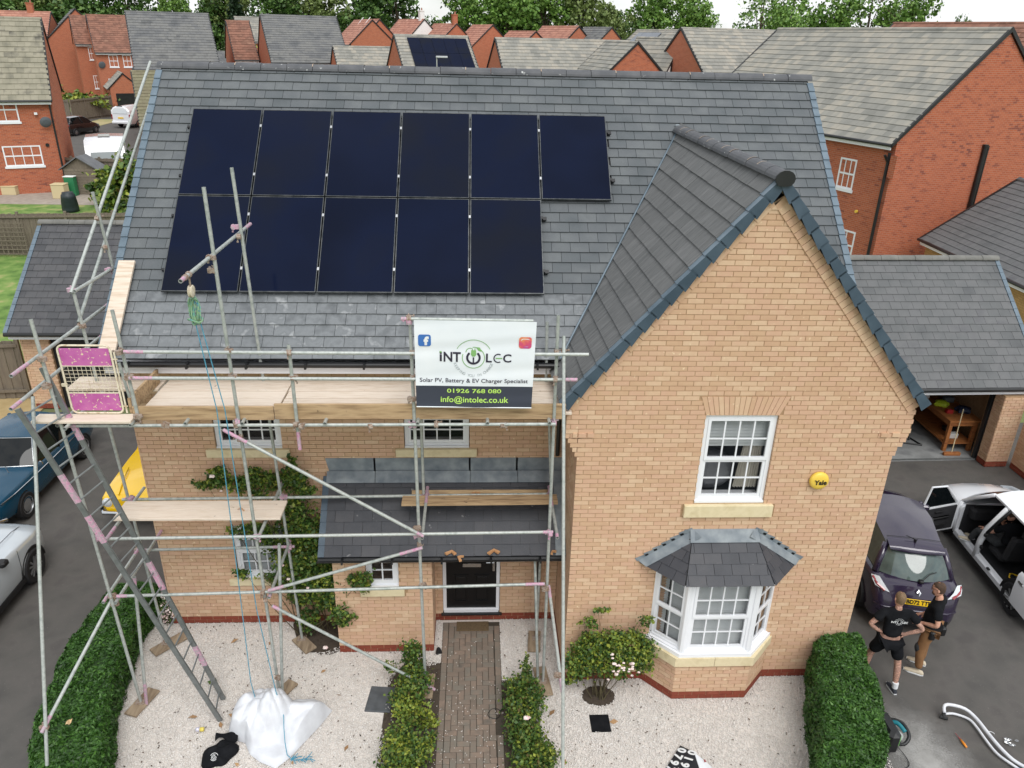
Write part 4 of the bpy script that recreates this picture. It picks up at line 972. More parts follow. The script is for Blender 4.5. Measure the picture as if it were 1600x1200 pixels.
def btext(body, a0, a1, b0, b1, mt, bold=0., name='lettering'):
    m = MB().text(body, 1, Matrix.Identity(4), 0., bold=bold)
    xs = [p[0] for p in m.v]; ys = [p[1] for p in m.v]; x0, x1, y0, y1 = min(xs), max(xs), min(ys), max(ys)
    m.v = [(a0+(p[0]-x0)/(x1-x0)*(a1-a0), b1-(p[1]-y0)/(y1-y0)*(b1-b0), 0) for p in m.v]
    return deco(name, m, mt)
def barc(mb, ca, cb, R_, w_, t0, t1, n=28, z=0.):   # arc in banner coords, R in widths
    P = [[(ca+rr*math.cos(t0+(t1-t0)*i/n), cb-rr*ASP*math.sin(t0+(t1-t0)*i/n), z) for rr in (R_-w_/2, R_+w_/2)] for i in range(n+1)]
    mb.grid(P)
rad = math.radians
btext('i', .205, .225, .345, .45, bnavy_m, .03); btext('NT', .238, .382, .345, .455, bnavy_m, .025); btext('L', .592, .642, .355, .455, bnavy_m, .02); btext('C', .735, .805, .36, .455, bnavy_m, .02)
m = MB(); barc(m, .695, .408, .036, .010, rad(60), rad(300)); deco('lettering', m, bnavy_m); m = MB(); m.add([(.672, .402, .0005), (.728, .402, .0005), (.728, .414, .0005), (.672, .414, .0005)], [(0, 1, 2, 3)]); deco('lettering', m, bgreen_m)
m = MB(); m.add([(.204, .338, .001), (.222, .338, .001), (.222, .352, .001), (.204, .352, .001)], [(0, 1, 2, 3)]); deco('lettering', m, bgreen_m)
m = MB(); barc(m, .487, .405, .052, .018, rad(128), rad(412)); m.add([(.481, .40, 0), (.493, .40, 0), (.493, .465, 0), (.481, .465, 0)], [(0, 1, 2, 3)]); deco('logo', m, bnavy_m)
m = MB(); barc(m, .487, .405, .093, .006, rad(-200), rad(95)); barc(m, .487, .40, .155, .005, rad(28), rad(152)); deco('logo', m, bgreen_m)
m = MB(); m.add([(.468, .32, .001), (.508, .32, .001), (.510, .37, .001), (.498, .39, .001), (.478, .39, .001), (.466, .37, .001)], [tuple(range(6))]); m.add([(.474, .30, .001), (.480, .30, .001), (.480, .322, .001), (.474, .322, .001)], [(0, 1, 2, 3)]); m.add([(.496, .30, .001), (.502, .30, .001), (.502, .322, .001), (.496, .322, .001)], [(0, 1, 2, 3)])
barc(m, .46, .345, .036, .006, rad(70), rad(180)); m.add([(.505, .285, .001), (.54, .29, .001), (.555, .335, .001), (.528, .325, .001)], [(0, 1, 2, 3)]); deco('logo', m, bgreen_m)
S_txt = 'KEEPING YOU IN CHARGE'
for i, ch in enumerate(S_txt):
    if ch == ' ': continue
    t = rad(200+(340-200)*i/(len(S_txt)-1)); mm = MB().text(ch, .034, Matrix.Identity(4), 0.)
    R_ = .165; ca, cb = .487+R_*math.cos(t), .405-R_*ASP*math.sin(t); rot = t+PI/2
    mm.v = [(ca+(p[0]*math.cos(rot)-p[1]*math.sin(rot)), cb-ASP*(p[0]*math.sin(rot)+p[1]*math.cos(rot)), 0) for p in mm.v]; deco('lettering', mm, bgrey_m)
btext('Solar PV, Battery & EV Charger Specialist', .035, .955, .645, .705, bnavy_m, .008)
btext('01926 768 080', .265, .73, .765, .815, blime_m, .015); btext('info@intolec.co.uk', .21, .795, .855, .945, blime_m, .012)
def rrect(a0, a1, b0, b1, r, z=0.):
    pts = []
    for cx, cy, t0 in ((a1-r, b0+r*ASP, -90), (a1-r, b1-r*ASP, 0), (a0+r, b1-r*ASP, 90), (a0+r, b0+r*ASP, 180)):
        for i in range(5): t = rad(t0+90*i/4); pts.append((cx+r*math.cos(t), cy+r*ASP*math.sin(t), z))
    return pts
m = MB(); m.poly(rrect(.030, .135, .155, .285, .02)); deco('logo', m, bblue_m)
btext('f', .075, .118, .175, .287, whiteink_m, .05, 'logo')
m = MB(); m.poly(rrect(.862, .968, .165, .295, .022)); deco('logo', m, bmag_m)
m = MB(); o_ = rrect(.877, .953, .184, .276, .02, .001); i_ = rrect(.885, .945, .194, .266, .014, .001); m.add(o_+i_, [(k, (k+1) % 20, 20+(k+1) % 20, 20+k) for k in range(20)]); barc(m, .915, .23, .018, .008, 0, 2*PI, z=.001); barc(m, .936, .206, .002, .004, 0, 2*PI, 8, z=.001); deco('logo', m, whiteink_m)
pole('banner_pole', (-2.42, -.26, 6.46), (-.72, -.26, 6.44), .07, 0)
coupler((-2.32, -.26, 6.46))

# ------------------------------------------------------------------ gin wheel, hanging rope, white bag
gw = thing('gin_wheel', 'pulley wheel hanging from the pole end over the roof', 'pulley', (-4.755, -.95, 7.1))
Mw = Matrix.Translation((-4.755, -.93, 7.02)) @ Matrix.Rotation(PI/2, 4, 'Y')
m = MB().lathe([(.02, -.02), (.07, -.022), (.075, -.016), (.055, 0), (.075, .016), (.07, .022), (.02, .02)], seg=16); xf(m, Mw).build('wheel', cream_m, gw, smooth=True)
MB().tube((-4.755, -.93, 7.24), (-4.755, -.93, 6.95), .012, 6).lathe([(.036, -.02), (.04, 0), (.036, .02)], (-4.755, -.93, 7.22), 10, Matrix.Rotation(PI/2, 4, 'X')).lathe([(.034, -.03), (.034, .03)], (-4.755, -1.05, 7.22), 10, Matrix.Rotation(PI/2, 4, 'X')).build('hook', rust_m, gw)
rope = thing('rope', 'blue rope coiled at the pulley and hanging to the white bag', 'rope', (-4.77, -.88, 6.9))
m = MB(); rg = random.Random(3)
for k in range(7):
    w_ = .035+.012*rg.random(); cx = -4.77+rg.uniform(-.03, .03); cy = -.88+rg.uniform(-.03, .03); top = 6.96-rg.random()*.05; bot = 6.56+rg.random()*.08
    m.path([(cx+w_*math.cos(t), cy+.02*math.sin(3*t+k), (top+bot)/2+(top-bot)/2*math.sin(t)) for t in [2*PI*i/20 for i in range(20)]], .008, 5, closed=True)
m.path([(-4.77+.085*math.cos(t), -.90+.05*math.sin(t), 6.66+.02*math.sin(2*t)) for t in [2*PI*i/16 for i in range(16)]], .009, 5, closed=True)
m.build('coil', ropeg_m, rope)
m = MB(); m.path([(-4.79, -.86, 6.6), (-4.70, -.85, 5.45), (-4.76, -.85, 2.9), (-4.82, -.83, .9), (-4.80, -.80, .50)], .0065, 5)
m.path([(-4.73, -.86, 6.6), (-4.60, -.85, 5.45), (-4.57, -.85, 2.3), (-4.46, -.86, .74), (-4.40, -.9, .50), (-4.33, -1.05, .43), (-4.30, -1.2, .36), (-4.26, -1.36, .24), (-4.22, -1.46, .10), (-4.12, -1.52, .06), (-3.98, -1.50, .05)], .0065, 5)
m.build('line', rope_m, rope)
m = MB()
for k in range(14):
    a = rg.uniform(-.6, .9); l_ = rg.uniform(.06, .16); p = Vector((-4.0+rg.uniform(-.18, .05), -1.51+rg.uniform(-.02, .02), .05)); m.path([p, p+Vector((l_*.6*math.cos(a), l_*.6*math.sin(a), .03)), p+Vector((l_*math.cos(a*1.3), l_*math.sin(a*1.3), .005))], .006, 4)
m.build('frayed_end', rope_m, rope)
# bag: crumpled sheet heap
def bagh(x, y):
    cx, cy = -4.78, -.82; d1_ = math.hypot((x-cx)/.52, (y-cy)/.50); d2_ = math.hypot((x+4.15)/.60, (y+.86)/.42)
    h = .46*max(0, 1-d1_**2.6)+.36*max(0, 1-d2_**1.7)
    t = abs((y+1.02)*.8+(x+4.5)*.45); h += .05*max(0, 1-t/.14)
    h += (.05*abs(math.sin(4.5*x+3*y+1.6*math.sin(3*y)))+.045*abs(math.sin(8*x-6.5*y+2*math.sin(4*x)))+.03*abs(math.sin(15*(x*.5+y)+2*math.sin(7*x)))-.06)*min(1, h*5)
    return h
outl = [(-5.20, -1.06), (-5.24, -.88), (-5.1, -.66), (-4.95, -.42), (-4.75, -.32), (-4.55, -.40), (-4.4, -.44), (-4.2, -.42), (-3.95, -.45), (-3.72, -.58), (-3.86, -.88), (-4.05, -1.2), (-4.2, -1.45), (-4.36, -1.62), (-4.62, -1.5), (-4.80, -1.36), (-4.92, -1.16), (-5.05, -1.12)]
cxy = Vector((-4.5, -.93)); nr = 40; seg = 150; P = []
for i in range(nr+1):
    t = 1-(i/nr); row = []
    for j in range(seg):
        f = j/seg*len(outl); a, b = Vector(outl[int(f) % len(outl)]), Vector(outl[(int(f)+1) % len(outl)]); e = a+(b-a)*(f-int(f))
        q = cxy+(e-cxy)*t; edge = min(1, (1-t)*7)
        row.append((q.x, q.y, .015+(bagh(q.x, q.y)+.07)*edge**.6))
    P.append(row)
m = MB(); m.grid(P, close=True)
setprops(m.build('bulk_bag', bag_m, loc=(-4.5, -.95, 0), auto=24), 'crumpled white woven bulk bag lying on the gravel', 'bag')
# ------------------------------------------------------------------ GROUND
def sheet(name, mt, poly, z, kind='structure', h=None):
    m = MB().poly([(x, y, z) for x, y in poly]); o = m.build(name, mt); return setprops(o, kind=kind)
xs = sorted(set(list(np.linspace(-60, 60, 49))+[-1500, -900, -500, -300, -200, -140, -100, -80, 80, 100, 140, 200, 300, 500, 900, 1500]))
ys = sorted(set(list(np.linspace(-10, 90, 81))+[-300, -100, -40, -20, 100, 120, 150, 180, 240, 320, 450, 700, 1100, 1600]))
m = MB().grid([[(x, y, gz(x, y)-.03) for y in ys] for x in xs][::-1])
meadow_m = mat('distant_grass', [s2l(92, 108, 62), s2l(118, 128, 82), s2l(104, 112, 78)], rough=.95, nscale=.06, ndetail=8)
setprops(m.build('ground', meadow_m, smooth=True), kind='structure')
def drape(name, mt, x0, x1, y0, y1, off, nx=6, ny=12, rot=None):
    P = []
    for i in range(nx+1):
        row = []
        for j in range(ny+1):
            x, y = x0+(x1-x0)*i/nx, y0+(y1-y0)*j/ny
            if rot: x, y = rot(x, y)
            row.append((x, y, gz(x, y)+off))
        P.append(row)
    return setprops(MB().grid(P[::-1]).build(name, mt, smooth=True), kind='structure')
drape('driveway', asphalt_m, -16.0, -6.85, -8, 9.9, -.012)
drape('driveway', asphalt_m, 3.2, 14.5, -8, 9.4, -.012)
drape('path', slab_m, -18.5, -13.6, 8.0, 20, -.006)
# pale dust spilt on the right-hand drive
dust_m = mat('pale_dust_on_asphalt', [s2l(140, 139, 136), s2l(176, 175, 172)], rough=.95, nscale=3, ndetail=9)
def dust_patch():
    nd = dust_m.node_tree; b = nd.nodes['Principled BSDF']; g = nd.nodes.new('ShaderNodeNewGeometry')
    sub = nd.nodes.new('ShaderNodeVectorMath'); sub.operation = 'SUBTRACT'; sub.inputs[1].default_value = (5.35, -1.72, 0); nd.links.new(g.outputs['Position'], sub.inputs[0])
    mu = nd.nodes.new('ShaderNodeVectorMath'); mu.operation = 'MULTIPLY'; mu.inputs[1].default_value = (1.55, .95, 0); nd.links.new(sub.outputs[0], mu.inputs[0])
    ln = nd.nodes.new('ShaderNodeVectorMath'); ln.operation = 'LENGTH'; nd.links.new(mu.outputs[0], ln.inputs[0])
    no = nd.nodes.new('ShaderNodeTexNoise'); no.inputs['Scale'].default_value = 2.2; no.inputs['Detail'].default_value = 9; nd.links.new(g.outputs['Position'], no.inputs['Vector'])
    no2 = nd.nodes.new('ShaderNodeTexNoise'); no2.inputs['Scale'].default_value = 40; no2.inputs['Detail'].default_value = 4; nd.links.new(g.outputs['Position'], no2.inputs['Vector'])
    s1 = nd.nodes.new('ShaderNodeMath'); s1.operation = 'MULTIPLY_ADD'; s1.inputs[1].default_value = .9; nd.links.new(no.outputs['Fac'], s1.inputs[0]); nd.links.new(ln.outputs['Value'], s1.inputs[2])
    s2_ = nd.nodes.new('ShaderNodeMath'); s2_.operation = 'MULTIPLY_ADD'; s2_.inputs[1].default_value = .7; nd.links.new(no2.outputs['Fac'], s2_.inputs[0]); nd.links.new(s1.outputs[0], s2_.inputs[2])
    mr = nd.nodes.new('ShaderNodeMapRange'); mr.inputs['From Min'].default_value = 2.0; mr.inputs['From Max'].default_value = 1.0; mr.inputs['To Max'].default_value = .9; nd.links.new(s2_.outputs[0], mr.inputs['Value']); nd.links.new(mr.outputs['Result'], b.inputs['Alpha'])
dust_patch()
setprops(MB().quad((4.3, -3.6, -.006), (6.8, -3.6, -.006), (6.8, -.2, -.006), (4.3, -.2, -.006)).build('dust_spill', dust_m), kind='stuff')
# gravel: bed sheet and real stones
GP_ = [(-7.3, -4), (-2.0, -4), (-2.0, D), (-7.3, D)]
setprops(MB().box(-7.35, -.0, -5, D+.004, -.1, -.008).box(.0, 4.66, -5, .004, -.1, -.008).build('gravel_bed', gravelbed_m), kind='structure')
def in_gravel(x, y):
    a = (y < D) & (x < 0) & (x > -7.25+.0) | (y < 0) & (x >= 0) & (x < 4.75)
    a &= ~((x > -3.8) & (x < -2.18) & (y > PY))
    a &= ~((x > -2.05) & (x < -1.02))
    a &= ~((x > -2.86+.12*np.sin(y*3)) & (x < -2.05) & (y < .40+.05*np.sin(x*9)))
    a &= ~((x > -1.02) & (x < -.52+.1*np.sin(y*4)) & (y < -.02))
    a &= ~(((x-.55)**2/.26**2+(y+.36)**2/.2**2) < 1)
    a &= ~((x > .335) & (x < .655) & (y > -1.08) & (y < -.74))
    a &= ~((x > -3.22) & (x < -2.82) & (y > -.62+(x+3.2)*-.5) & (y < -.1))
    a &= ~((x > -4.75) & (x < -3.80) & (y > .70+.35*(-3.8-x)*0) & (y > .62+.62*np.abs(x+4.2)))
    b1 = (x > 1.30-.02) & (x < 3.38) & (y > -.46) & (y > -(x-1.28)*1.05) & (y > (x-3.38)*1.05)
    return a & ~b1
n = 120000
X_ = NP.uniform(-7.25, 4.75, n); Y_ = NP.uniform(-2.1, D, n); k = in_gravel(X_, Y_); X_, Y_ = X_[k], Y_[k]; n = len(X_)
octv = np.array([(1, 0, 0), (0, 1, 0), (-1, 0, 0), (0, -1, 0), (0, 0, 1), (0, 0, -1)], float); octf = np.array([(0, 1, 4), (1, 2, 4), (2, 3, 4), (3, 0, 4), (1, 0, 5), (2, 1, 5), (3, 2, 5), (0, 3, 5)])
sz = NP.uniform(.008, .0165, (n, 1, 1)); V = octv[None]*sz*NP.uniform(.6, 1.25, (n, 6, 1)); V[:, :, 2] *= .75
an = NP.uniform(0, 2*PI, n); ca, sa = np.cos(an), np.sin(an); tl = NP.uniform(-.6, .6, n)
x1 = V[:, :, 0]; z1 = V[:, :, 2]; V[:, :, 0], V[:, :, 2] = x1*np.cos(tl)[:, None]-z1*np.sin(tl)[:, None], x1*np.sin(tl)[:, None]+z1*np.cos(tl)[:, None]
vx, vy = V[:, :, 0].copy(), V[:, :, 1].copy(); V[:, :, 0] = vx*ca[:, None]-vy*sa[:, None]+X_[:, None]; V[:, :, 1] = vx*sa[:, None]+vy*ca[:, None]+Y_[:, None]; V[:, :, 2] += NP.uniform(-.004, .010, (n, 1))
np_mesh('gravel', V.reshape(-1, 3), (octf[None]+6*np.arange(n)[:, None, None]).reshape(-1, 3), gravel_m, kind='stuff')
# strays on the path and soil
n = 420; X_ = NP.uniform(-2.9, -.5, n); Y_ = -2.0+3.3*NP.beta(1.1, 2.2, n); V = octv[None]*NP.uniform(.006, .012, (n, 1, 1))*NP.uniform(.6, 1.2, (n, 6, 1)); V[:, :, 0] += X_[:, None]; V[:, :, 1] += Y_[:, None]; V[:, :, 2] += .016
np_mesh('gravel', V.reshape(-1, 3), (octf[None]+6*np.arange(n)[:, None, None]).reshape(-1, 3), gravel_m, kind='stuff')
# dark litter on the gravel
n = 1900; X_ = NP.uniform(-7.1, 4.5, n); Y_ = NP.uniform(-2, 1.4, n); k = in_gravel(X_, Y_) & (NP.random(n) < .35+.5*np.clip(-np.sin(X_*1.7)*np.cos(Y_*2.1), 0, 1)); X_, Y_ = X_[k], Y_[k]
cz = np.stack([X_, Y_, NP.uniform(.013, .022, len(X_))], 1)
P, F = leaves(len(cz), lambda n_: cz, .017, NP, up=3., aspect=2.4)
litter_m = mat('dry_leaf_litter', [s2l(60, 46, 34), s2l(96, 74, 52), s2l(44, 36, 30)], rough=.9, island=1.)
np_mesh('leaf_litter', P, F, litter_m, kind='stuff')
n = 26; cz = np.stack([NP.uniform(-6.3, 1.0, n), NP.uniform(-1.7, 1.2, n), np.full(n, .024)], 1); cz = cz[in_gravel(cz[:, 0], cz[:, 1])]
P, F = leaves(len(cz), lambda n_: cz, .07, NP, up=3., aspect=1.8); np_mesh('dead_leaves', P, F, mat('tan_dead_leaf', [s2l(150, 116, 80), s2l(176, 142, 104)], rough=.9, island=1.), kind='stuff')
# soil beds
def lump(name, poly, mt):
    sheet(name, mt, poly, .004)
lump('soil_bed', [(-2.92, -4), (-2.05, -4), (-2.05, .42), (-2.62, .46), (-2.9, .1)], soil_m); lump('soil_bed', [(-1.02, -4), (-.42, -4), (-.46, -.02), (-1.02, .0)], soil_m); lump('soil_bed', [(-4.78, 1.46), (-4.62, 1.05), (-4.35, .72), (-3.98, .64), (-3.82, .72), (-3.81, 1.47)], soil_m)
lump('soil_bed', [(.55+.28*math.cos(t), -.36+.22*math.sin(t)) for t in [2*PI*i/14 for i in range(14)]], soil_m)
# block path: border course and ninety degree herringbone
path = setprops(MB().box(-2.05, -1.02, -5, D-.062, -.08, -.006).build('path', joint_m), kind='structure')
hb = {}
def block(x0, y0, x1, y1):
    x0 = max(x0, -1.94); x1 = min(x1, -1.13)
    if x1-x0 < .02 or y1 > 1.415: return
    key = (round(x1-x0, 3), round(y1-y0, 3)); zz = NP.uniform(-.003, .003)
    if key not in hb: hb[key] = MB().bevbox(.003, key[0]-.003, .003, key[1]-.003, -.05, .012, .004).mesh('paving_block', paver_m)
    inst('paving_block', hb[key], path, Matrix.Translation((x0, y0, zz)))
for i in range(0, 10):
    for j in range(-20, 18):
        X0, Y0 = -1.94+(i-1)*.1, j*.1-.0
        r = (i-j) % 4
        if r == 0: block(X0, Y0, X0+.2, Y0+.1)
        elif r == 3: block(X0, Y0, X0+.1, Y0+.2)
for k in range(-11, 8):
    for x0, off in ((-2.045, 0), (-1.125, .1)):
        y0 = k*.2-off+.0
        if y0+.2 > 1.41: continue
        if x0 > -1.5 and -1.15 < y0 < -.85: continue
        if 'b' not in hb: hb['b'] = MB().bevbox(.003, .097, .003, .197, -.05, .013, .004).mesh('paving_block', paver_m)
        inst('paving_block', hb['b'], path, Matrix.Translation((x0, y0, NP.uniform(-.003, .003))))
mt = MB().bevbox(-1.80, -1.22, 1.16, 1.50-.1, .016, .03, .004); setprops(mt.build('door_mat', mat('brown_mat', [s2l(92, 76, 54), s2l(110, 92, 68)], rough=1., nscale=30, bump=.5)), 'flat brown doormat on the block path by the black door', 'doormat')
cb = MB(); cb.path([(-1.16+.10*math.cos(t)+.01*math.sin(3*t), -.70+.10*math.sin(t), .02+.006*math.sin(2*t)) for t in [2*PI*i/22*1.7 for i in range(23)]], .005, 5); cb.tube((-1.07, -.68, .03), (-1.03, -.63, .035), .012, 6)
setprops(cb.build('cable', black_m, loc=(-1.15, -.7, 0)), 'thin black cable looped on the block path', 'cable')
# drain covers
dc = thing('drain_cover', 'square black drain cover in the gravel by the bay', 'drain cover', (.5, -.91, 0)); MB().bevbox(.345, .648, -1.072, -.748, -.02, .014, .006).build('lid', blackcloth_m, dc)
dc = thing('drain_cover', 'grey drain cover half under gravel and the bush left of the path', 'drain cover', (-3.0, -.35, 0)); xf(MB().bevbox(-.19, .22, -.26, .25, -.02, .018, .006), Matrix.Translation((-3.0, -.35, 0)) @ Matrix.Rotation(-.1, 4, 'Z')).build('lid', mat('grey_plastic_lid', [s2l(70, 74, 78), s2l(92, 96, 100)], rough=.6, nscale=6), dc)

# ------------------------------------------------------------------ HEDGES
def hedge(name, label, left, right, h, n, seed):
    """left / right: polylines (x, y) of the top edges, matched by index"""
    rng = np.random.default_rng(seed); Lp, Rp = np.array(left, float), np.array(right, float); nseg = len(Lp)-1
    root = thing(name, label, 'hedge', (*(Lp[nseg//2]+Rp[nseg//2])/2, 0))
    def at(t):
        f = np.clip(t*nseg, 0, nseg-1e-6); i = f.astype(int); f = (f-i)[:, None]
        return Lp[i]*(1-f)+Lp[i+1]*f, Rp[i]*(1-f)+Rp[i+1]*f
    def bump(x, y, z): return .016*np.sin(x*7+y*5)+.014*np.sin(y*11-x*6+z*9)+.014*np.sin(x*23+z*17)
    prof = [(-.02, 0.), (-.05, .35), (-.03, .75), (.06, .98), (.5, 1.03), (.94, .98), (1.03, .75), (1.05, .35), (1.02, 0.)]
    def surf(t, q):     # q 0..1 along the profile
        a, b = at(t); f = np.clip(q*(len(prof)-1), 0, len(prof)-1-1e-6); i = f.astype(int); f = f-i; pa = np.array(prof)
        u = pa[i, 0]*(1-f)+pa[i+1, 0]*f; z = (pa[i, 1]*(1-f)+pa[i+1, 1]*f)*h
        xy = a*(1-u)[:, None]+b*u[:, None]
        return np.concatenate([xy, z[:, None]], 1)
    tt = np.linspace(0, 1, 25); P = []
    for t in tt:
        row = surf(np.full(33, t), np.linspace(0, 1, 33)); c = row.mean(0); P.append((c+(row-c)*.90).tolist())
    core = MB().grid(P); core.poly(P[0]); core.poly(P[-1][::-1]); core.build('hedge_core', hedgecore_m, root)
    def centre(n_):
        t = rng.random(n_); q = np.where(rng.random(n_) < .55, rng.uniform(.3, .7, n_), rng.random(n_))
        p = surf(t, q); e = .012*np.ones(n_); e2 = surf(np.clip(t, 0, 1), np.clip(q+.01, 0, 1))-surf(np.clip(t, 0, 1), np.clip(q-.01, 0, 1)); al = surf(np.clip(t+.01, 0, 1), q)-surf(np.clip(t-.01, 0, 1), q)
        nr = np.cross(e2, al); nr /= np.linalg.norm(nr, axis=1)[:, None]+1e-9
        c0 = np.concatenate([(at(t)[0]+at(t)[1])/2, np.full((n_, 1), h*.4)], 1); sgn = np.sign(((p-c0)*nr).sum(1))[:, None]; nr = nr*sgn
        d = bump(p[:, 0], p[:, 1], p[:, 2])*1.1+rng.uniform(-.07, .022, n_)
        # capped ends
        m_ = rng.random(n_) < .06; te = np.where(rng.random(n_) < .5, 0., 1.); pe = surf(te, rng.random(n_)); ce = np.concatenate([(at(te)[0]+at(te)[1])/2, np.full((n_, 1), h*.5)], 1); pe = ce+(pe-ce)*np.sqrt(rng.random((n_, 1)))
        p = np.where(m_[:, None], pe, p+nr*d[:, None]); centre.n = nr
        return p
    P, F = leaves(n, centre, .026, rng, aspect=2.9, nrm_fn=lambda c: centre.n*.9)
    np_mesh('leaf', P, F, hedge_m, root, kind='stuff')
    return root
hedge('hedge', 'clipped green hedge between the left drive and the gravel', [(-7.2, -2.6), (-7.45, -2.05), (-7.70, -1.5), (-7.90, -.9), (-8.05, 0), (-8.07, .8), (-8.0, 1.4), (-7.95, 1.75)], [(-6.35, -2.6), (-6.55, -2.05), (-6.78, -1.4), (-6.95, -.9), (-7.15, 0), (-7.25, .8), (-7.27, 1.3), (-7.2, 1.75)], .68, 80000, 11)
hedge('hedge', 'clipped green hedge between the gravel and the right drive', [(2.95, -2.9), (3.15, -2.45), (3.46, -2.0), (3.62, -1.5), (3.78, -.94), (4.0, -.45), (4.12, -.12)], [(3.85, -2.9), (4.05, -2.5), (4.32, -2.08), (4.54, -1.58), (4.72, -.97), (4.83, -.4), (4.86, -.02)], .95, 72000, 12)

# ------------------------------------------------------------------ BUSHES
def bush(name, label, cat, base, blobs, size, mats_frac, seed, stems=8, flowers=(), fsize=.035, group=None, flat=None, spread=.12):
    rng = np.random.default_rng(seed); root = thing(name, label, cat, base, group=group)
    rr = random.Random(seed); st = MB()
    for k in range(stems):
        b = rr.choice(blobs); tip = Vector(b[0])+Vector((rr.uniform(-1, 1)*b[1][0]*.6, rr.uniform(-1, 1)*b[1][1]*.5, rr.uniform(-.2, .6)*b[1][2]))
        p0 = Vector(base)+Vector((rr.uniform(-spread, spread), rr.uniform(-spread, spread)*.6, 0)); mid = (p0+tip)/2+Vector((rr.uniform(-.1, .1), rr.uniform(-.08, .02), rr.uniform(0, .12)))
        pts = [p0*(1-t)**2+mid*2*t*(1-t)+tip*t*t for t in [i/7 for i in range(8)]]
        st.path(pts, .008, 5, rs=[.010*(1-.75*i/7) for i in range(8)])
    st.build('stem', stem_m, root)
    tot = sum(b[2] for b in blobs)
    for mt, fr in mats_frac:
        def centre(n_):
            out_ = []
            for b in blobs:
                k = max(1, int(b[2]*fr*(1.7 if size < .1 else 1))); v = rng.normal(size=(k, 3)); v /= np.linalg.norm(v, axis=1)[:, None]; v *= (rng.random((k, 1))**.45)
                # clumps
                cl = rng.normal(size=(max(3, k//28), 3)); cl /= np.linalg.norm(cl, axis=1)[:, None]; cl *= rng.random((len(cl), 1))**.4
                v = np.where(rng.random((k, 1)) < .6, cl[rng.integers(0, len(cl), k)]+rng.normal(size=(k, 3))*.2, v)
                out_.append(np.array(b[0])+v*np.array(b[1]))
            return np.concatenate(out_)
        P, F = leaves(1, centre, size*(.78 if size < .1 else 1), rng, aspect=1.5, up=.8)
        np_mesh('leaf', P, F, mt, root, kind='stuff')
    if flowers:
        for k, (p, r) in enumerate(flowers):
            fm = MB()
            for i in range(7):
                a = 2*PI*i/7; c = Vector(p)+Vector((math.cos(a), math.sin(a)*.7, .2*math.sin(3*a)))*r*.5
                fm.ell(c, r*.55, r*.5, r*.3, 6, 4, Matrix.Rotation(a, 3, 'Z') @ Matrix.Rotation(.6, 3, 'Y'))
            fm.ell(p, r*.35, r*.35, r*.4, 6, 4).build('flower', petal_m, root, smooth=True)
    return root
rf = random.Random(4)
bush('rose_bush', 'bushy pink-flowered rose against the gable wall left of the bay', 'rose bush', (.54, -.38, 0),
     [((.22, -.32, .72), (.24, .2, .30), 800), ((.42, -.32, 1.0), (.28, .2, .24), 900), ((.75, -.36, 1.08), (.32, .22, .24), 1100), ((1.08, -.36, 1.02), (.26, .22, .26), 900), ((.72, -.42, .72), (.34, .2, .26), 700), ((1.22, -.36, .72), (.16, .16, .24), 400), ((.16, -.28, .42), (.14, .14, .2), 200), ((.34, -.18, 1.38), (.16, .06, .10), 90), ((.52, -.12, 1.55), (.14, .04, .06), 50), ((1.22, -.2, 1.42), (.16, .06, .12), 70)],
     .048, [(rose_m, .55), (roseY_m, .45)], 21, stems=16, flowers=[((.86+rf.uniform(-.17, .17), -.58+rf.uniform(-.04, .04), .80+rf.uniform(-.13, .13)), rf.uniform(.022, .036)) for _ in range(22)]+[((.66, -.56, 1.08), .034), ((.68, -.54, .98), .026), ((.64, -.55, .55), .026), ((1.12, -.54, .68), .026)])
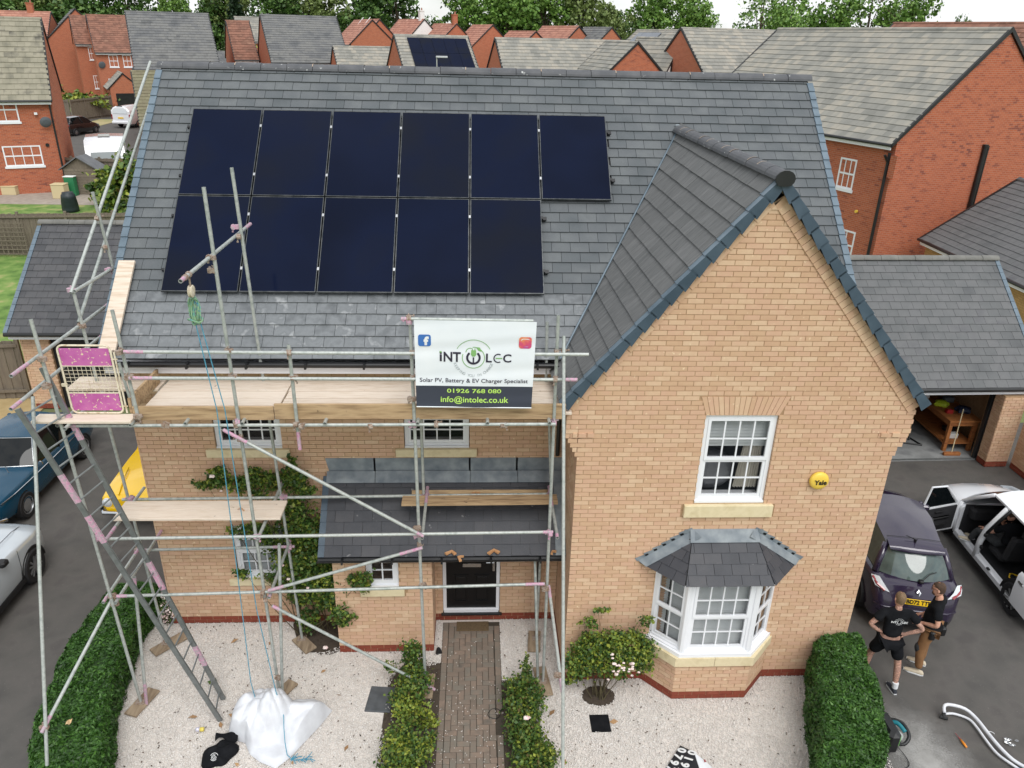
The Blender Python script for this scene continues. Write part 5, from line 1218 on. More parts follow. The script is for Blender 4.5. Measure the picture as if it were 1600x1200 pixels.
bush('climbing_rose', 'climbing rose with dark leaves spreading over the front wall by the porch', 'rose', (-4.35, 1.2, 0),
     [((-5.85, 1.32, 3.02), (.26, .07, .10), 150), ((-5.62, 1.32, 3.18), (.2, .08, .16), 220), ((-5.3, 1.32, 3.05), (.24, .08, .14), 220), ((-5.05, 1.3, 3.25), (.16, .06, .12), 90), ((-4.8, 1.28, 3.1), (.28, .09, .18), 260), ((-4.42, 1.28, 3.15), (.22, .09, .22), 330), ((-4.25, 1.28, 2.95), (.18, .08, .14), 160), ((-5.05, 1.3, 2.85), (.2, .06, .1), 70),
      ((-4.55, 1.25, 2.6), (.28, .1, .2), 300), ((-5.2, 1.28, 2.12), (.42, .1, .16), 380), ((-4.3, 1.2, 2.15), (.32, .14, .30), 700), ((-4.85, 1.25, 1.85), (.3, .12, .22), 300), ((-4.55, 1.15, 1.5), (.34, .16, .24), 600), ((-4.1, 1.1, 1.55), (.34, .2, .26), 850), ((-3.7, .95, 1.5), (.36, .2, .22), 700), ((-3.35, .62, 1.6), (.22, .1, .18), 260), ((-4.5, 1.15, .95), (.26, .14, .28), 380), ((-4.0, 1.0, .95), (.26, .18, .26), 420), ((-3.68, .66, .85), (.24, .1, .2), 260), ((-4.85, 1.25, 1.1), (.18, .1, .18), 120), ((-5.5, 1.35, 1.2), (.16, .05, .10), 90), ((-4.4, 1.1, .4), (.22, .16, .22), 200), ((-5.1, 1.3, 1.15), (.2, .06, .1), 60), ((-4.45, 1.25, 2.35), (.45, .1, .5), 500), ((-4.2, 1.15, 1.8), (.5, .14, .4), 700), ((-5.2, 1.33, 3.0), (.6, .05, .2), 200), ((-4.2, 1.05, 1.15), (.45, .18, .4), 600), ((-3.75, .8, 1.15), (.3, .12, .3), 260), ((-4.4, 1.28, 3.4), (.12, .05, .2), 90)],
     .058, [(rose_m, .8), (roseY_m, .2)], 22, stems=22, flowers=[((-5.70, 1.22, 3.24), .05), ((-4.62, 1.0, 1.35), .036), ((-4.7, 1.02, 1.62), .034), ((-5.6, 1.24, 2.95), .026), ((-4.05, .72, .10), .05), ((-4.3, .95, 1.2), .03)], spread=.28)
bush('shrub', 'low leafy shrub in the left bed, nearest the porch', 'shrub', (-2.5, 0, 0), [((-2.5, .14, .42), (.2, .2, .34), 520), ((-2.84, .0, .34), (.18, .1, .10), 60), ((-2.45, -.25, .26), (.28, .24, .28), 620), ((-2.56, -.5, .2), (.3, .2, .2), 420)], .05, [(rose_m, .85), (roseY_m, .15)], 23, stems=10)
bush('shrub', 'yellowing shrub in the left bed below the grey drain cover', 'shrub', (-2.35, -.85, 0), [((-2.42, -.8, .18), (.3, .2, .2), 330), ((-2.22, -.92, .14), (.2, .14, .14), 160)], .048, [(roseY_m, .8), (rose_m, .2)], 24, stems=7)
bush('shrub', 'bright green shrub in the left bed at the bottom edge', 'shrub', (-2.5, -1.5, 0), [((-2.58, -1.35, .22), (.26, .3, .22), 620), ((-2.35, -1.6, .26), (.26, .3, .24), 600), ((-2.62, -1.85, .3), (.3, .3, .26), 500), ((-2.15, -1.25, .1), (.14, .16, .1), 110)], .045, [(rose_m, .6), (roseY_m, .4)], 25, stems=9)
bush('shrub', 'dense green shrub right of the block path, nearest the door', 'shrub', (-.7, -.5, 0), [((-.62, -.12, .35), (.1, .08, .34), 150), ((-.72, -.45, .26), (.3, .26, .26), 850), ((-.70, -.85, .26), (.3, .3, .26), 900), ((-.55, -.6, .3), (.2, .3, .22), 420)], .046, [(rose_m, .85), (roseY_m, .15)], 26, stems=9)
bush('shrub', 'white-flowered shrub right of the block path at the bottom edge', 'shrub', (-.7, -1.5, 0), [((-.72, -1.3, .26), (.28, .26, .26), 700), ((-.62, -1.75, .3), (.34, .32, .26), 900), ((-.42, -1.6, .16), (.16, .3, .16), 260)], .046, [(rose_m, .8), (roseY_m, .2)], 27, stems=9, flowers=[((-.70, -1.28, .56), .05), ((-.66, -1.24, .52), .03)])
bush('weed', 'small green weed growing through the gravel near the ladder foot', 'weed', (-5.75, .05, .01), [((-5.75, .05, .03), (.07, .06, .02), 18)], .06, [(rose_m, 1.)], 28, stems=3, spread=.02)
bush('flowering_plant', 'small white flowering plant at the house corner behind the hedge', 'plant', (-7.0, 1.45, 0), [((-6.98, 1.5, .3), (.14, .12, .30), 260)], .035, [(rose_m, .5), (petal_m, .5)], 29, stems=5)
# ------------------------------------------------------------------ NEIGHBOURING HOUSES
def farbrick(name, c1, c2, mo, dark=None, w=.225, hh=.075):
    m = bpy.data.materials.new(name); m.use_nodes = True; t = m.node_tree; nd = t.nodes; lk = t.links.new; b = nd['Principled BSDF']; b.inputs['Roughness'].default_value = .9; b.inputs['Specular IOR Level'].default_value = .2
    tc_ = nd.new('ShaderNodeTexCoord'); sp = nd.new('ShaderNodeSeparateXYZ'); lk(tc_.outputs['Object'], sp.inputs[0])
    ad = nd.new('ShaderNodeMath'); ad.operation = 'ADD'; lk(sp.outputs['X'], ad.inputs[0]); lk(sp.outputs['Y'], ad.inputs[1])
    co = nd.new('ShaderNodeCombineXYZ'); lk(ad.outputs[0], co.inputs['X']); lk(sp.outputs['Z'], co.inputs['Y'])
    br = nd.new('ShaderNodeTexBrick'); br.inputs['Scale'].default_value = 1; br.inputs['Brick Width'].default_value = w; br.inputs['Row Height'].default_value = hh; br.inputs['Mortar Size'].default_value = .007; br.inputs['Bias'].default_value = -.1
    br.inputs['Color1'].default_value = (*c1, 1); br.inputs['Color2'].default_value = (*c2, 1); br.inputs['Mortar'].default_value = (*mo, 1); lk(co.outputs[0], br.inputs['Vector']); col = br.outputs['Color']
    if dark:
        b2 = nd.new('ShaderNodeTexBrick'); b2.inputs['Scale'].default_value = 1; b2.inputs['Brick Width'].default_value = w; b2.inputs['Row Height'].default_value = hh; b2.inputs['Mortar Size'].default_value = 0; b2.inputs['Bias'].default_value = -.35
        b2.inputs['Color1'].default_value = (0, 0, 0, 1); b2.inputs['Color2'].default_value = (1, 1, 1, 1); lk(co.outputs[0], b2.inputs['Vector'])
        no = nd.new('ShaderNodeTexNoise'); no.inputs['Scale'].default_value = .8; lk(co.outputs[0], no.inputs['Vector'])
        mu = nd.new('ShaderNodeMath'); mu.operation = 'MULTIPLY'; lk(b2.outputs['Color'], mu.inputs[0]); lk(no.outputs['Fac'], mu.inputs[1])
        rg = nd.new('ShaderNodeMapRange'); rg.inputs['From Min'].default_value = .25; rg.inputs['From Max'].default_value = .45; rg.inputs['To Max'].default_value = .8; lk(mu.outputs[0], rg.inputs['Value'])
        mxn = nd.new('ShaderNodeMix'); mxn.data_type = 'RGBA'; mxn.inputs['B'].default_value = (*dark, 1); lk(rg.outputs['Result'], mxn.inputs['Factor']); lk(col, mxn.inputs['A']); col = mxn.outputs['Result']
    lk(col, b.inputs['Base Color']); return m
red_a = farbrick('red_brick', s2l(180, 104, 76), s2l(164, 92, 68), s2l(178, 140, 118))
red_b = farbrick('mottled_red_brick', s2l(182, 102, 72), s2l(162, 86, 62), s2l(174, 138, 118), s2l(106, 66, 64))
buff_far = farbrick('weathered_buff_brick', s2l(176, 142, 92), s2l(196, 160, 108), s2l(160, 130, 92))
render_m = mat('white_render', [s2l(232, 234, 232)], rough=.9)
rt_grey = mat('grey_concrete_tile', [s2l(122, 122, 116), s2l(136, 135, 129), s2l(148, 146, 138), s2l(164, 158, 146), s2l(130, 131, 128)], rough=.8, island=.5, nscale=.9, ndetail=6, spec=.3)
rt_lichen = mat('lichen_grey_tile', [s2l(112, 110, 98), s2l(138, 134, 118), s2l(152, 147, 130), s2l(96, 94, 86)], rough=.9, island=.35, nscale=1.1, ndetail=8, spec=.2)
rt_dark = mat('mottled_dark_tile', [s2l(92, 94, 96), s2l(108, 109, 110), s2l(122, 122, 120), s2l(84, 86, 88)], rough=.85, island=.35, nscale=.7, ndetail=8, spec=.3)
rt_brown = mat('brown_tile', [s2l(128, 92, 78), s2l(148, 108, 92), s2l(118, 86, 74), s2l(156, 120, 102)], rough=.9, island=.45, nscale=1.2, ndetail=8, spec=.2)
rt_pink = mat('pinkish_red_tile', [s2l(166, 116, 100), s2l(182, 134, 116), s2l(158, 112, 98), s2l(192, 146, 128)], rough=.9, island=.45, nscale=.8, ndetail=6, spec=.2)
rt_olive = mat('olive_moss_tile', [s2l(110, 106, 84), s2l(130, 126, 102), s2l(120, 114, 94), s2l(142, 136, 112)], rough=.9, island=.4, nscale=1, ndetail=8, spec=.2)
rt_garage = mat('black_concrete_tile', [s2l(66, 67, 70), s2l(76, 77, 80), s2l(86, 86, 88), s2l(72, 72, 76)], rough=.7, island=.45, nscale=1.6, ndetail=8, bump=.2, spec=.4)
rt_garage2 = mat('grey_concrete_tile_new', [s2l(86, 88, 90), s2l(98, 100, 101), s2l(106, 107, 108), s2l(92, 93, 96)], rough=.7, island=.45, nscale=1.6, ndetail=8, bump=.2, spec=.4)
def HM(ax, ay, ang, zb): return Matrix.Translation((ax, ay, zb)) @ Matrix.Rotation(math.radians(ang), 4, 'Z')
def wbox(parent, x0, x1, z0, z1, face, pos, cols=2, rows=2, sill=True, name='window'):
    """simple far window: frame with panes and bars; face 'f' at y = pos, 'g' (gable) at x = pos"""
    def T(m):
        if face == 'g': m.v = [(pos+(-p[1]), p[0], p[2]) for p in m.v]; m.f = [tuple(f) for f in m.f]
        elif face == 'l': m.v = [(pos+p[1], -p[0], p[2]) for p in m.v]
        else: m.v = [(p[0], pos+p[1], p[2]) for p in m.v]
        return m
    f = MB(); ring(f, x0, x1, z0, z1, -.02, .05, .07); 
    if rows > 1: f.box(x0+.07, x1-.07, -.018, .04, (z0+z1)/2-.035, (z0+z1)/2+.035)
    if sill: f.box(x0-.06, x1+.06, -.06, .04, z0-.12, z0-.002)
    fo = T(f).build(name, white_m, parent, world=False)
    g = MB(); g.box(x0+.06, x1-.06, .01, .03, z0+.06, z1-.06); T(g).build('pane', glassdark_m, fo, world=False)
    b = MB()
    for k in range(1, cols): x = x0+(x1-x0)*k/cols; b.box(x-.02, x+.02, -.014, .009, z0+.07, z1-.07)
    if b.v: T(b).build('glazing_bar', white_m, fo, world=False)
def far_house(name, label, A, ang, u0, u1, half, ze, zr, wall, roofm, zb=None, g=.34, wd=.6, T=.03, windows=(), gwindows=(), cat='house', fascia=True, hipr=False, chimneys=(), group=None, roofonly=False, verge=black_m):
    """local frame: origin at the eave corner A on the ground, x along the eave, y into the house"""
    zb = gz(*A) if zb is None else zb
    root = thing(name, label, cat, M=HM(A[0], A[1], ang, zb), group=group); e, r = ze-zb, zr-zb; D2 = 2*half; ov = .3
    w = MB()
    w.add([(u0, ov, -1), (u1, ov, -1), (u1, D2-ov, -1), (u0, D2-ov, -1), (u0, ov, e+.15), (u1, ov, e+.15), (u1, D2-ov, e+.15), (u0, D2-ov, e+.15), (u0, half, r-.12), (u1, half, r-.12)],
          [(0, 1, 5, 4), (2, 3, 7, 6), (1, 2, 6, 9, 5), (3, 0, 4, 8, 7), (4, 5, 9, 8), (7, 8, 9, 6)])
    w.build('wall', wall, root, world=False)
    pit = math.atan2(r-e, half); L_ = half/math.cos(pit)
    rf_ = MB()
    for s_ in (0, 1):
        def Pt(x, s, h): y = s*math.cos(pit)-h*math.sin(pit); z = e+s*math.sin(pit)+h*math.cos(pit); return (x, y if not s_ else D2-y, z)
        rf_.hexa([Pt(u0-.06, 0, -.06), Pt(u1+.06, 0, -.06), Pt(u1+.06, L_, -.06), Pt(u0-.06, L_, -.06), Pt(u0-.06, 0, 0), Pt(u1+.06, 0, 0), Pt(u1+.06, L_, 0), Pt(u0-.06, L_, 0)])
    roof = rf_.build('roof', verge, root, world=False)
    Wm = WORLD[root]
    for s_ in (0, 1):
        if s_ == 0: Ml = Matrix(((1, 0, 0, 0), (0, math.cos(pit), -math.sin(pit), 0), (0, math.sin(pit), math.cos(pit), e), (0, 0, 0, 1)))
        else: Ml = Matrix(((1, 0, 0, 0), (0, -math.cos(pit), math.sin(pit), D2), (0, math.sin(pit), math.cos(pit), e), (0, 0, 0, 1)))
        wn = (Wm @ Ml).col[2].xyz; wp = (Wm @ Ml) @ Vector(((u0+u1)/2, L_/2, 0))
        if wn.dot(CAM-wp) > 0: lay_tiles(roof, Wm @ Ml, u0-.05, u1+.05, 0, L_-.02, g, wd, T=T)
        else:
            m = MB().box(u0-.05, u1+.05, 0, L_, 0, .03); xf(m, Ml).build('roof_slope', roofm, roof, world=False)
    m = MB(); n = max(1, int((u1-u0)/.45)); S_n = 6
    for k in range(n):
        a, b = u0-.06+(u1-u0+.12)*k/n+.005, u0-.06+(u1-u0+.12)*(k+1)/n-.005
        vs = [(x, half+.13*math.cos(PI*i/S_n), r-.04+.11*math.sin(PI*i/S_n)) for x in (a, b) for i in range(S_n+1)]
        m.add(vs, [(i, i+1, S_n+1+i+1, S_n+1+i) for i in range(S_n)]+[tuple(range(S_n, -1, -1)), tuple(range(S_n+1, 2*S_n+2))])
    m.build('ridge_tiles', roofm, roof, world=False, kind='stuff')
    if fascia:
        MB().box(u0, u1, .02, .05, e-.2, e-.03).build('fascia', white_m, root, world=False)
        MB().tube((u0-.05, -.05, e-.02), (u1+.05, -.05, e-.02), .06, 8).build('gutter', black_m, root, world=False)
    for x in (u0-.03, u1+.03):
        m = MB()
        for s_ in (0, 1): m.prism([(x-.05, (0 if not s_ else D2), e-.1), (x-.05, half, r-.1), (x-.05, half, r+.08), (x-.05, (0 if not s_ else D2), e+.05)], (.1, 0, 0))
        m.build('bargeboard', verge, root, world=False)
    for wi in windows: wbox(root, *wi[:4], 'f', ov, *(wi[4:] or (2, 2)))
    for wi in gwindows: wbox(root, *wi[:4], wi[4], u1 if wi[4] == 'g' else u0, *(wi[5:] or (2, 2)))
    for cx, cw, chh in chimneys:
        ch = MB().box(cx-cw/2, cx+cw/2, half-.3, half+.3, r-.5, r+chh).box(cx-cw/2-.05, cx+cw/2+.05, half-.35, half+.35, r+chh, r+chh+.12).build('chimney', wall, roof, world=False)
        for dx in (-.15, .15): ch_ = MB().tube((cx+dx, half, r+chh+.12), (cx+dx, half, r+chh+.45), .11, 8, r2=.09)
        ch_.build('chimney_pot', rt_pink, root, world=False)
    return root, roof, (e, r, half, pit, L_)
ROOFM = {}
def fh(name, label, A, ang, u0, u1, half, ze, zr, wall, roofm, **k):
    root, roof, q = far_house(name, label, A, ang, u0, u1, half, ze, zr, wall, roofm, **k); ROOFM[roof] = roofm; return root, roof, q
def flush_tiles(limit, name='roof_tile'):
    keys = {t[0] for t in TILES}; place_tiles({k: k for k in keys}, limit, {k: ROOFM[k] for k in keys}, None, name)
def pv(root, q, cols, rows, u0, s0, pw=1.13, ph=1.7, mt=None, label=None):
    W1_ = ['first', 'second', 'third', 'fourth', 'fifth']
    e, r, half, pit, L_ = q; W_ = WORLD[root]
    for i in range(cols):
        for j in range(rows):
            m = MB().box(0, pw-.02, 0, ph-.02, .10, .14)
            Ml = Matrix(((1, 0, 0, u0+i*pw), (0, math.cos(pit), -math.sin(pit), s0*math.cos(pit)+j*ph*math.cos(pit)), (0, math.sin(pit), math.cos(pit), e+s0*math.sin(pit)+j*ph*math.sin(pit)), (0, 0, 0, 1)))
            t = thing('solar_panel', label+', %s row, %s from left' % (('lower', 'upper')[j], W1_[i]), 'solar panel', M=W_ @ Ml, group='solar panels on '+label.split(' on ')[-1]); m.build('panel_glass', mt or panel_m, t, world=False)

# right: the long mottled-red house
R18, rf18, q18 = fh('brick_house', 'red brick house with long grey tiled roof and black soil pipe', (13.91, 19.38), -70, -12.8, 0, 4.78, 6.44, 10.45, red_b, rt_grey, g=.315, wd=.30, T=.022,
   windows=[(-2.57, -1.70, 4.85-.7, 6.02-.7, 3, 2), (-2.4, -1.05, 2.1-.7, 3.28-.7, 3, 2)])
flush_tiles(300)
MB().tube((-.13, .18, 5.8), (-.13, .18, -.5), .06, 8).tube((-.13, -.04, 5.72), (-.13, .18, 5.45), .05, 8).build('downpipe', black_m, R18, world=False)
MB().tube((.09, 4.95, -.5), (.09, 4.95, 5.95), .085, 10).tube((.09, 4.95, 5.9), (.09, 4.95, 6.0), .11, 10).tube((.09, 5.10, -.5), (.09, 5.10, 5.95), .055, 8).build('soil_pipe', black_m, R18, world=False)
MB().tube((-1.2, .28, 3.4), (-1.2, .2, 3.4), .06, 8).build('wall_lamp', yellowbox_m, R18, world=False)
MB().box(-.02, .28, .15, .35, 4.9, 5.75).build('kneeler', red_b, R18, world=False)
# right: buff outbuilding and the open garage
FRh, frf, _q = fh('brick_garage', 'buff brick outbuilding with plain dark roof beside the red gable', (15.7, 19.05), -90, 0, 9, 3.3, 3.0, 5.31, buff_far, rt_garage2, zb=.35, g=.25, wd=.3, T=.018, cat='outbuilding', verge=black_m)
flush_tiles(300)
MB().tube((2.2, .2, 2.2), (2.2, .08, 2.35), .05, 8).build('wall_lamp', black_m, FRh, world=False)
def near_garage(name, label, A, ang, u0, u1, half, ze, zr, roofm, door, wallx, wd=.30, g=.22, brickspan=()):
    root = thing(name, label, 'garage', M=HM(A[0], A[1], ang, 0)); D2 = 2*half; ov = .28; pit = math.atan2(zr-ze, half); L_ = half/math.cos(pit)
    w = MB(); x0, x1 = wallx; d0, d1 = door; dz = ze-.22
    if d0-x0 > .05: w.box(x0, d0, ov+.008, ov+.22, 0, ze-.05)
    if x1-d1 > .05: w.box(d1, x1, ov+.008, ov+.22, 0, ze-.05)
    w.box(d0, d1, ov+.008, ov+.2, dz, ze-.05)
    w.box(x0, x0+.2, ov+.23, D2-ov, 0, ze-.05); w.box(x1-.2, x1, ov+.23, D2-ov, 0, ze-.05); w.box(x0+.2, x1-.2, D2-ov-.2, D2-ov, 0, ze-.05)
    for x in (x0+.02, x1-.2): w.prism([(x, ov+.1, ze-.05), (x, D2-ov-.1, ze-.05), (x, half, zr-.22)], (.18, 0, 0))
    wall = w.build('garage_wall', mortar_m, root, world=False)
    W_ = WORLD[root] @ Matrix.Translation((0, ov, 0))
    for a, b in ((x0, d0), (d1, x1)):
        if b-a > .05:
            lay_bricks('w', W_, .15, dz+.1, lambda z, a=a, b=b: (a, b)); lay_bricks('w', W_, 0, .15, lambda z, a=a, b=b: (a, b), red=True)
    place_bricks({'w': wall}, 300, (brick_m, redbrick_m))
    Ml = Matrix(((1, 0, 0, 0), (0, math.cos(pit), -math.sin(pit), 0), (0, math.sin(pit), math.cos(pit), ze), (0, 0, 0, 1)))
    Mr = Matrix(((1, 0, 0, 0), (0, -math.cos(pit), math.sin(pit), D2), (0, math.sin(pit), math.cos(pit), ze), (0, 0, 0, 1)))
    m = MB(); 
    for M in (Ml, Mr): b = MB().box(u0+.03, u1-.03, .03, L_, -.07, -.004); xf(b, M); m.add(b.v, b.f)
    roof = m.build('roof', black_m, root, world=False); ROOFM[roof] = roofm
    b = MB().box(u0, u1, 0, L_, 0, .03); xf(b, Mr).build('roof_slope', roofm, roof, world=False)
    lay_tiles(roof, WORLD[root] @ Ml, u0+.07, u1-.07, 0, L_-.03, g, wd, T=.015); flush_tiles(300)
    for x in (u0, u1):
        n = int(L_/g)
        for k in range(n):
            vb = MB().box(x-.05 if x == u0 else x-.06, x+.06 if x == u0 else x+.05, k*g, k*g+g*.96, -.09, .038); xf(vb, Ml).build('verge_cap', vergetop_m, roof, world=False)
    p0, p1 = WORLD[root] @ Vector((u0-.04, half, zr+.02)), WORLD[root] @ Vector((u1+.04, half, zr+.02)); half_ridge(p0, p1, .115, .45, roof, mat(name+'_ridge', [s2l(104, 104, 100), s2l(124, 123, 118)], rough=.8, nscale=4) )
    MB().box(u0+.05, u1-.05, .0, .03, ze-.17, ze-.04).build('fascia', white_m, root, world=False)
    m = MB().tube((u0, -.06, ze-.02), (u1, -.06, ze-.02), .055, 10).build('gutter', black_m, root, world=False)
    return root, wall, (ov, dz, D2)
RG, rgw, _g = near_garage('garage', 'open buff brick garage with dark roof right of the gable', (12.53, 7.0), 1.5, -4.6, 0, 2.95, 2.19, 4.64, rt_garage2, (-3.6, -.97), (-4.5, -.22), g=.225)
m = MB().box(-4.3, -.45, .3, 5.4, -.05, .012); m.build('garage_floor', concrete_m, RG, world=False)
MB().box(-.985, -.93, .28, .46, .0, 1.97).box(-1.02, -.985, .32, .42, 0, 1.97).build('door_frame', black_m, RG, world=False)
MB().box(-3.6, -.97, .30, .36, .012, .03).build('threshold', alu_m, RG, world=False)
pr = MB().box(-.97, -.40, -.06, .275, 0, 1.98); prw = pr.build('brick_pier', mortar_m, RG, world=False)
lay_bricks('p', WORLD[RG] @ Matrix.Translation((0, -.07, 0)), .15, 1.95, lambda z: (-.97, -.40)); lay_bricks('p', WORLD[RG] @ Matrix.Translation((0, -.07, 0)), 0, .15, lambda z: (-.97, -.40), red=True)
Ms = WORLD[RG] @ frame((-.98, .27, 0), (0, -1, 0), (1, 0, 0)); lay_bricks('p', Ms, .15, 1.95, lambda z: (0, .33)); lay_bricks('p', Ms, 0, .15, lambda z: (0, .33), red=True)
place_bricks({'p': prw}, 200, (brick_m, redbrick_m))
# boundary wall running forward from the garage pier
bw = thing('garden_wall', 'buff brick wall with red plinth running forward beside the open garage', 'wall', (12.35, 5.6, 0)); MB().box(12.208, 12.5, 4.4, 6.88, 0, 2.0).build('wall_core', mortar_m, bw)
Ms = frame((12.2, 6.88, 0), (0, -1, 0), (1, 0, 0)); lay_bricks('b', Ms, .15, 2.0, lambda z: (0, 2.45)); lay_bricks('b', Ms, 0, .15, lambda z: (0, 2.45), red=True); place_bricks({'b': bw}, 300, (brick_m, redbrick_m))
# left garage
LG, lgw, _g = near_garage('garage', 'dark roofed garage with black door behind the scaffold on the left', (-13.92, 10.01), 0, 0, 5.6, 2.87, 2.35, 4.66, rt_garage, (.92, 5.0), (.15, 5.45), g=.222)
dm = MB()
for k in range(26): dm.box(.93+k*.156, .93+k*.156+.148, .36, .385, .02, 2.08)
dm.box(.92, 5.0, .386, .40, .0, 2.1); dm.build('garage_door', black_m, LG, world=False)
# left: the red house with lichen roof
R1, rf1, q1 = fh('brick_house', 'red brick house with lichen-grey roof at the left edge', (-25.2, 37.0), 22.5, -7, 0, 4.73, 6.02, 10.2, red_b, rt_lichen, g=.40, wd=.36, T=.03,
   windows=[(-3.0, -1.72, 3.95, 5.2, 2, 2), (-2.9, -1.02, 1.55, 2.65, 4, 2)])
flush_tiles(300)
MB().tube((-.12, .2, 4.9), (-.12, .2, -.3), .05, 8).build('downpipe', black_m, R1, world=False)
def dish(parent, x, y, z, rr=.3, M=None):
    m = MB().lathe([(.02, .03), (rr*.6, .015), (rr, -.04), (rr*1.02, -.05), (rr*.6, 0), (.02, .015)], seg=14, M=Matrix.Rotation(PI/2+.3, 3, 'X') @ Matrix.Rotation(.3, 3, 'Y'), c=(x, y, z)); m.tube((x, y, z), (x, y+.25, z-.15), .02, 6); m.tube((x, y, z-rr*.6), (x+.05, y-.35, z-.05), .012, 6)
    m.build('satellite_dish', mat('dish_grey', [s2l(92, 98, 104)], rough=.6) if 'dish_grey' not in MATS else MATS['dish_grey'], parent, world=False)
dish(R1, -.45, -.05, 3.9); MB().tube((-.65, .25, 2.65), (-.65, .31, 2.65), .10, 10).build('wall_vent', black_m, R1, world=False)
MB().box(-.95, -.80, .12, .3, 4.3, 4.42).build('security_light', white_m, R1, world=False)
# left middle: brown-roofed pair and the grey roof
R2, rf2, q2 = fh('brick_house', 'red brick house with brown roof and two upper windows', (-46.1, 90.4), 27, 0, 5.2, 4.9, 7.1, 11.2, red_a, rt_brown, g=.36, wd=.5,
   windows=[(1.33, 2.3, 4.1, 5.4), (2.85, 3.75, 4.1, 5.4), (.9, 1.95, 1.6, 2.8)]); dish(R2, .5, .0, 4.3, .4); dish(R2, 4.0, -.1, 3.8, .4)
fh('brick_house', 'narrow brown-roofed red house stepped back on the left of its pair', (-49.8, 93.9), 27, 0, 3.1, 3.5, 7.9, 11.1, red_a, rt_brown, g=.36, wd=.5, windows=[(1.25, 1.8, 4.7, 6.1), (1.25, 1.8, 1.4, 2.9)])
fh('brick_house', 'house with broad dark mottled roof left of the scaffold poles', (-31.4, 64.5), 22, 0, 7.1, 5.5, 6.5, 11.2, red_a, rt_dark, g=.34, wd=.5)
fh('brick_house', 'slim red house with brown roof behind the broad dark roof', (-27.0, 71.2), 22, 2.4, 4.6, 4.4, 7.2, 10.7, red_a, rt_brown, g=.36, wd=.5)
fh('outbuilding', 'low outbuilding with long olive mossy roof above the white van', (-27.8, 54.8), 22, 0, 6, 5.1, 2.5, 6.6, red_a, rt_olive, g=.36, wd=.5, cat='outbuilding')
# small gabled garage with black door facing us
SG, _a, _b = fh('garage', 'small red brick garage with a black door behind the white van', (-43.3, 85.4), -63, -6, 0, 1.85, 3.4, 5.1, red_a, rt_grey, g=.36, wd=.5, cat='garage', fascia=False)
MB().box(.0, .03, .8, 3.1, -.2, 1.55).build('garage_door', black_m, SG, world=False)
fh('brick_house', 'red house with dark skylit roof beyond the lichen roof', (-56.5, 99.0), -62, -8, 0, 4.6, 7.6, 11.9, red_a, rt_dark, g=.36, wd=.5, gwindows=[(5.4, 6.4, 3.6, 5.0, 'g')])
fh('brick_house', 'far red-roofed house with a chimney at the left edge', (-62, 98), 10, 0, 6.5, 3.5, 8.6, 11.5, red_a, rt_pink, g=.4, wd=.6, chimneys=[(4.2, .7, .9)])
fh('brick_house', 'small far grey-roofed house beside the dark conifer', (-36.2, 114), 15, 0, 5, 3.2, 8.4, 11.7, red_a, rt_grey, g=.4, wd=.6, windows=[(1.4, 2.4, 4.9, 6.2)])
fh('garage', 'far low garage with dark roof below the small grey-roofed house', (-36.5, 104), 25, 0, 4, 2.0, 5.6, 7.2, red_a, rt_dark, g=.4, wd=.6, cat='garage')
fh('brick_house', 'red brick house with broad plain grey roof behind the ridge', (-19.84, 66.14), 21.5, 0, 7.05, 4.75, 7.24, 11.2, red_a, rt_dark, g=.30, wd=.5)
fh('brick_house', 'tall red brick gable house with roof scaffold poles', (-17.0, 93.4), -68, -9, 0, 3.1, 8.5, 11.36, red_a, rt_pink, g=.36, wd=.6, gwindows=[(2.6, 3.5, 4.2, 5.4, 'g')])
H9M = HM(-17.0, 93.4, -68, gz(-17, 93))
sp_ = thing('roof_poles', 'white poles standing up the roof slope of the tall red gable', 'poles', M=H9M)
for k, x in enumerate((-6.5, -5.0, -3.0, -1.6)): MB().tube((x, .4, 7.0), (x, 3.3, 9.9+.3*(k % 2)), .05, 6).build('pole', white_m, sp_, world=False)
setprops(xf(MB().box(-6, -.8, .5, 2.2, 0, .05), H9M @ Matrix(((1, 0, 0, 0), (0, .735, -.678, 0), (0, .678, .735, 6.75), (0, 0, 0, 1)))).build('roof_sheet', render_m), 'white sheeting laid on the roof of the tall red gable', 'sheet')
fh('brick_house', 'second red gable just behind the tall red gable', (-17.4, 103), -68, -9, 0, 3.3, 8.3, 11.6, red_a, rt_pink, g=.4, wd=.6)
fh('rendered_house', 'white rendered house with pink roof and chimney', (-11.2, 107), -62, -9, 0, 2.9, 9.0, 11.8, render_m, rt_pink, g=.4, wd=.6, windows=[(-6.4, -5.4, 5.3, 6.6), (-3.2, -2.2, 5.3, 6.6)], chimneys=[(-1.0, .7, 1.0)])
fh('brick_house', 'pink-roofed red house with chimney right of the white house', (-7.2, 101.2), -68, -9, 0, 3.4, 8.2, 11.26, red_a, rt_pink, g=.36, wd=.6, chimneys=[(-.8, .7, 1.0)])
fh('brick_house', 'pink-roofed red gable house second right of the white house', (-2.6, 97.1), -68, -7, 0, 3.5, 8.1, 11.16, red_a, rt_pink, g=.36, wd=.6)
fh('brick_house', 'low pink-roofed red gable house in the middle distance', (3.0, 93.0), -68, -8, 0, 3.1, 7.9, 10.5, red_a, rt_pink, g=.36, wd=.6)
fh('brick_house', 'pink-roofed red gable house left of the slate-roofed one', (7.8, 88.5), -66, -9, 0, 3.1, 8.3, 11.13, red_a, rt_pink, g=.36, wd=.6)
fh('brick_house', 'far red gable house with smooth dark slate roof', (11.3, 86), -66, -6, 0, 3.1, 8.3, 11.05, red_a, rt_dark, g=.36, wd=.6)
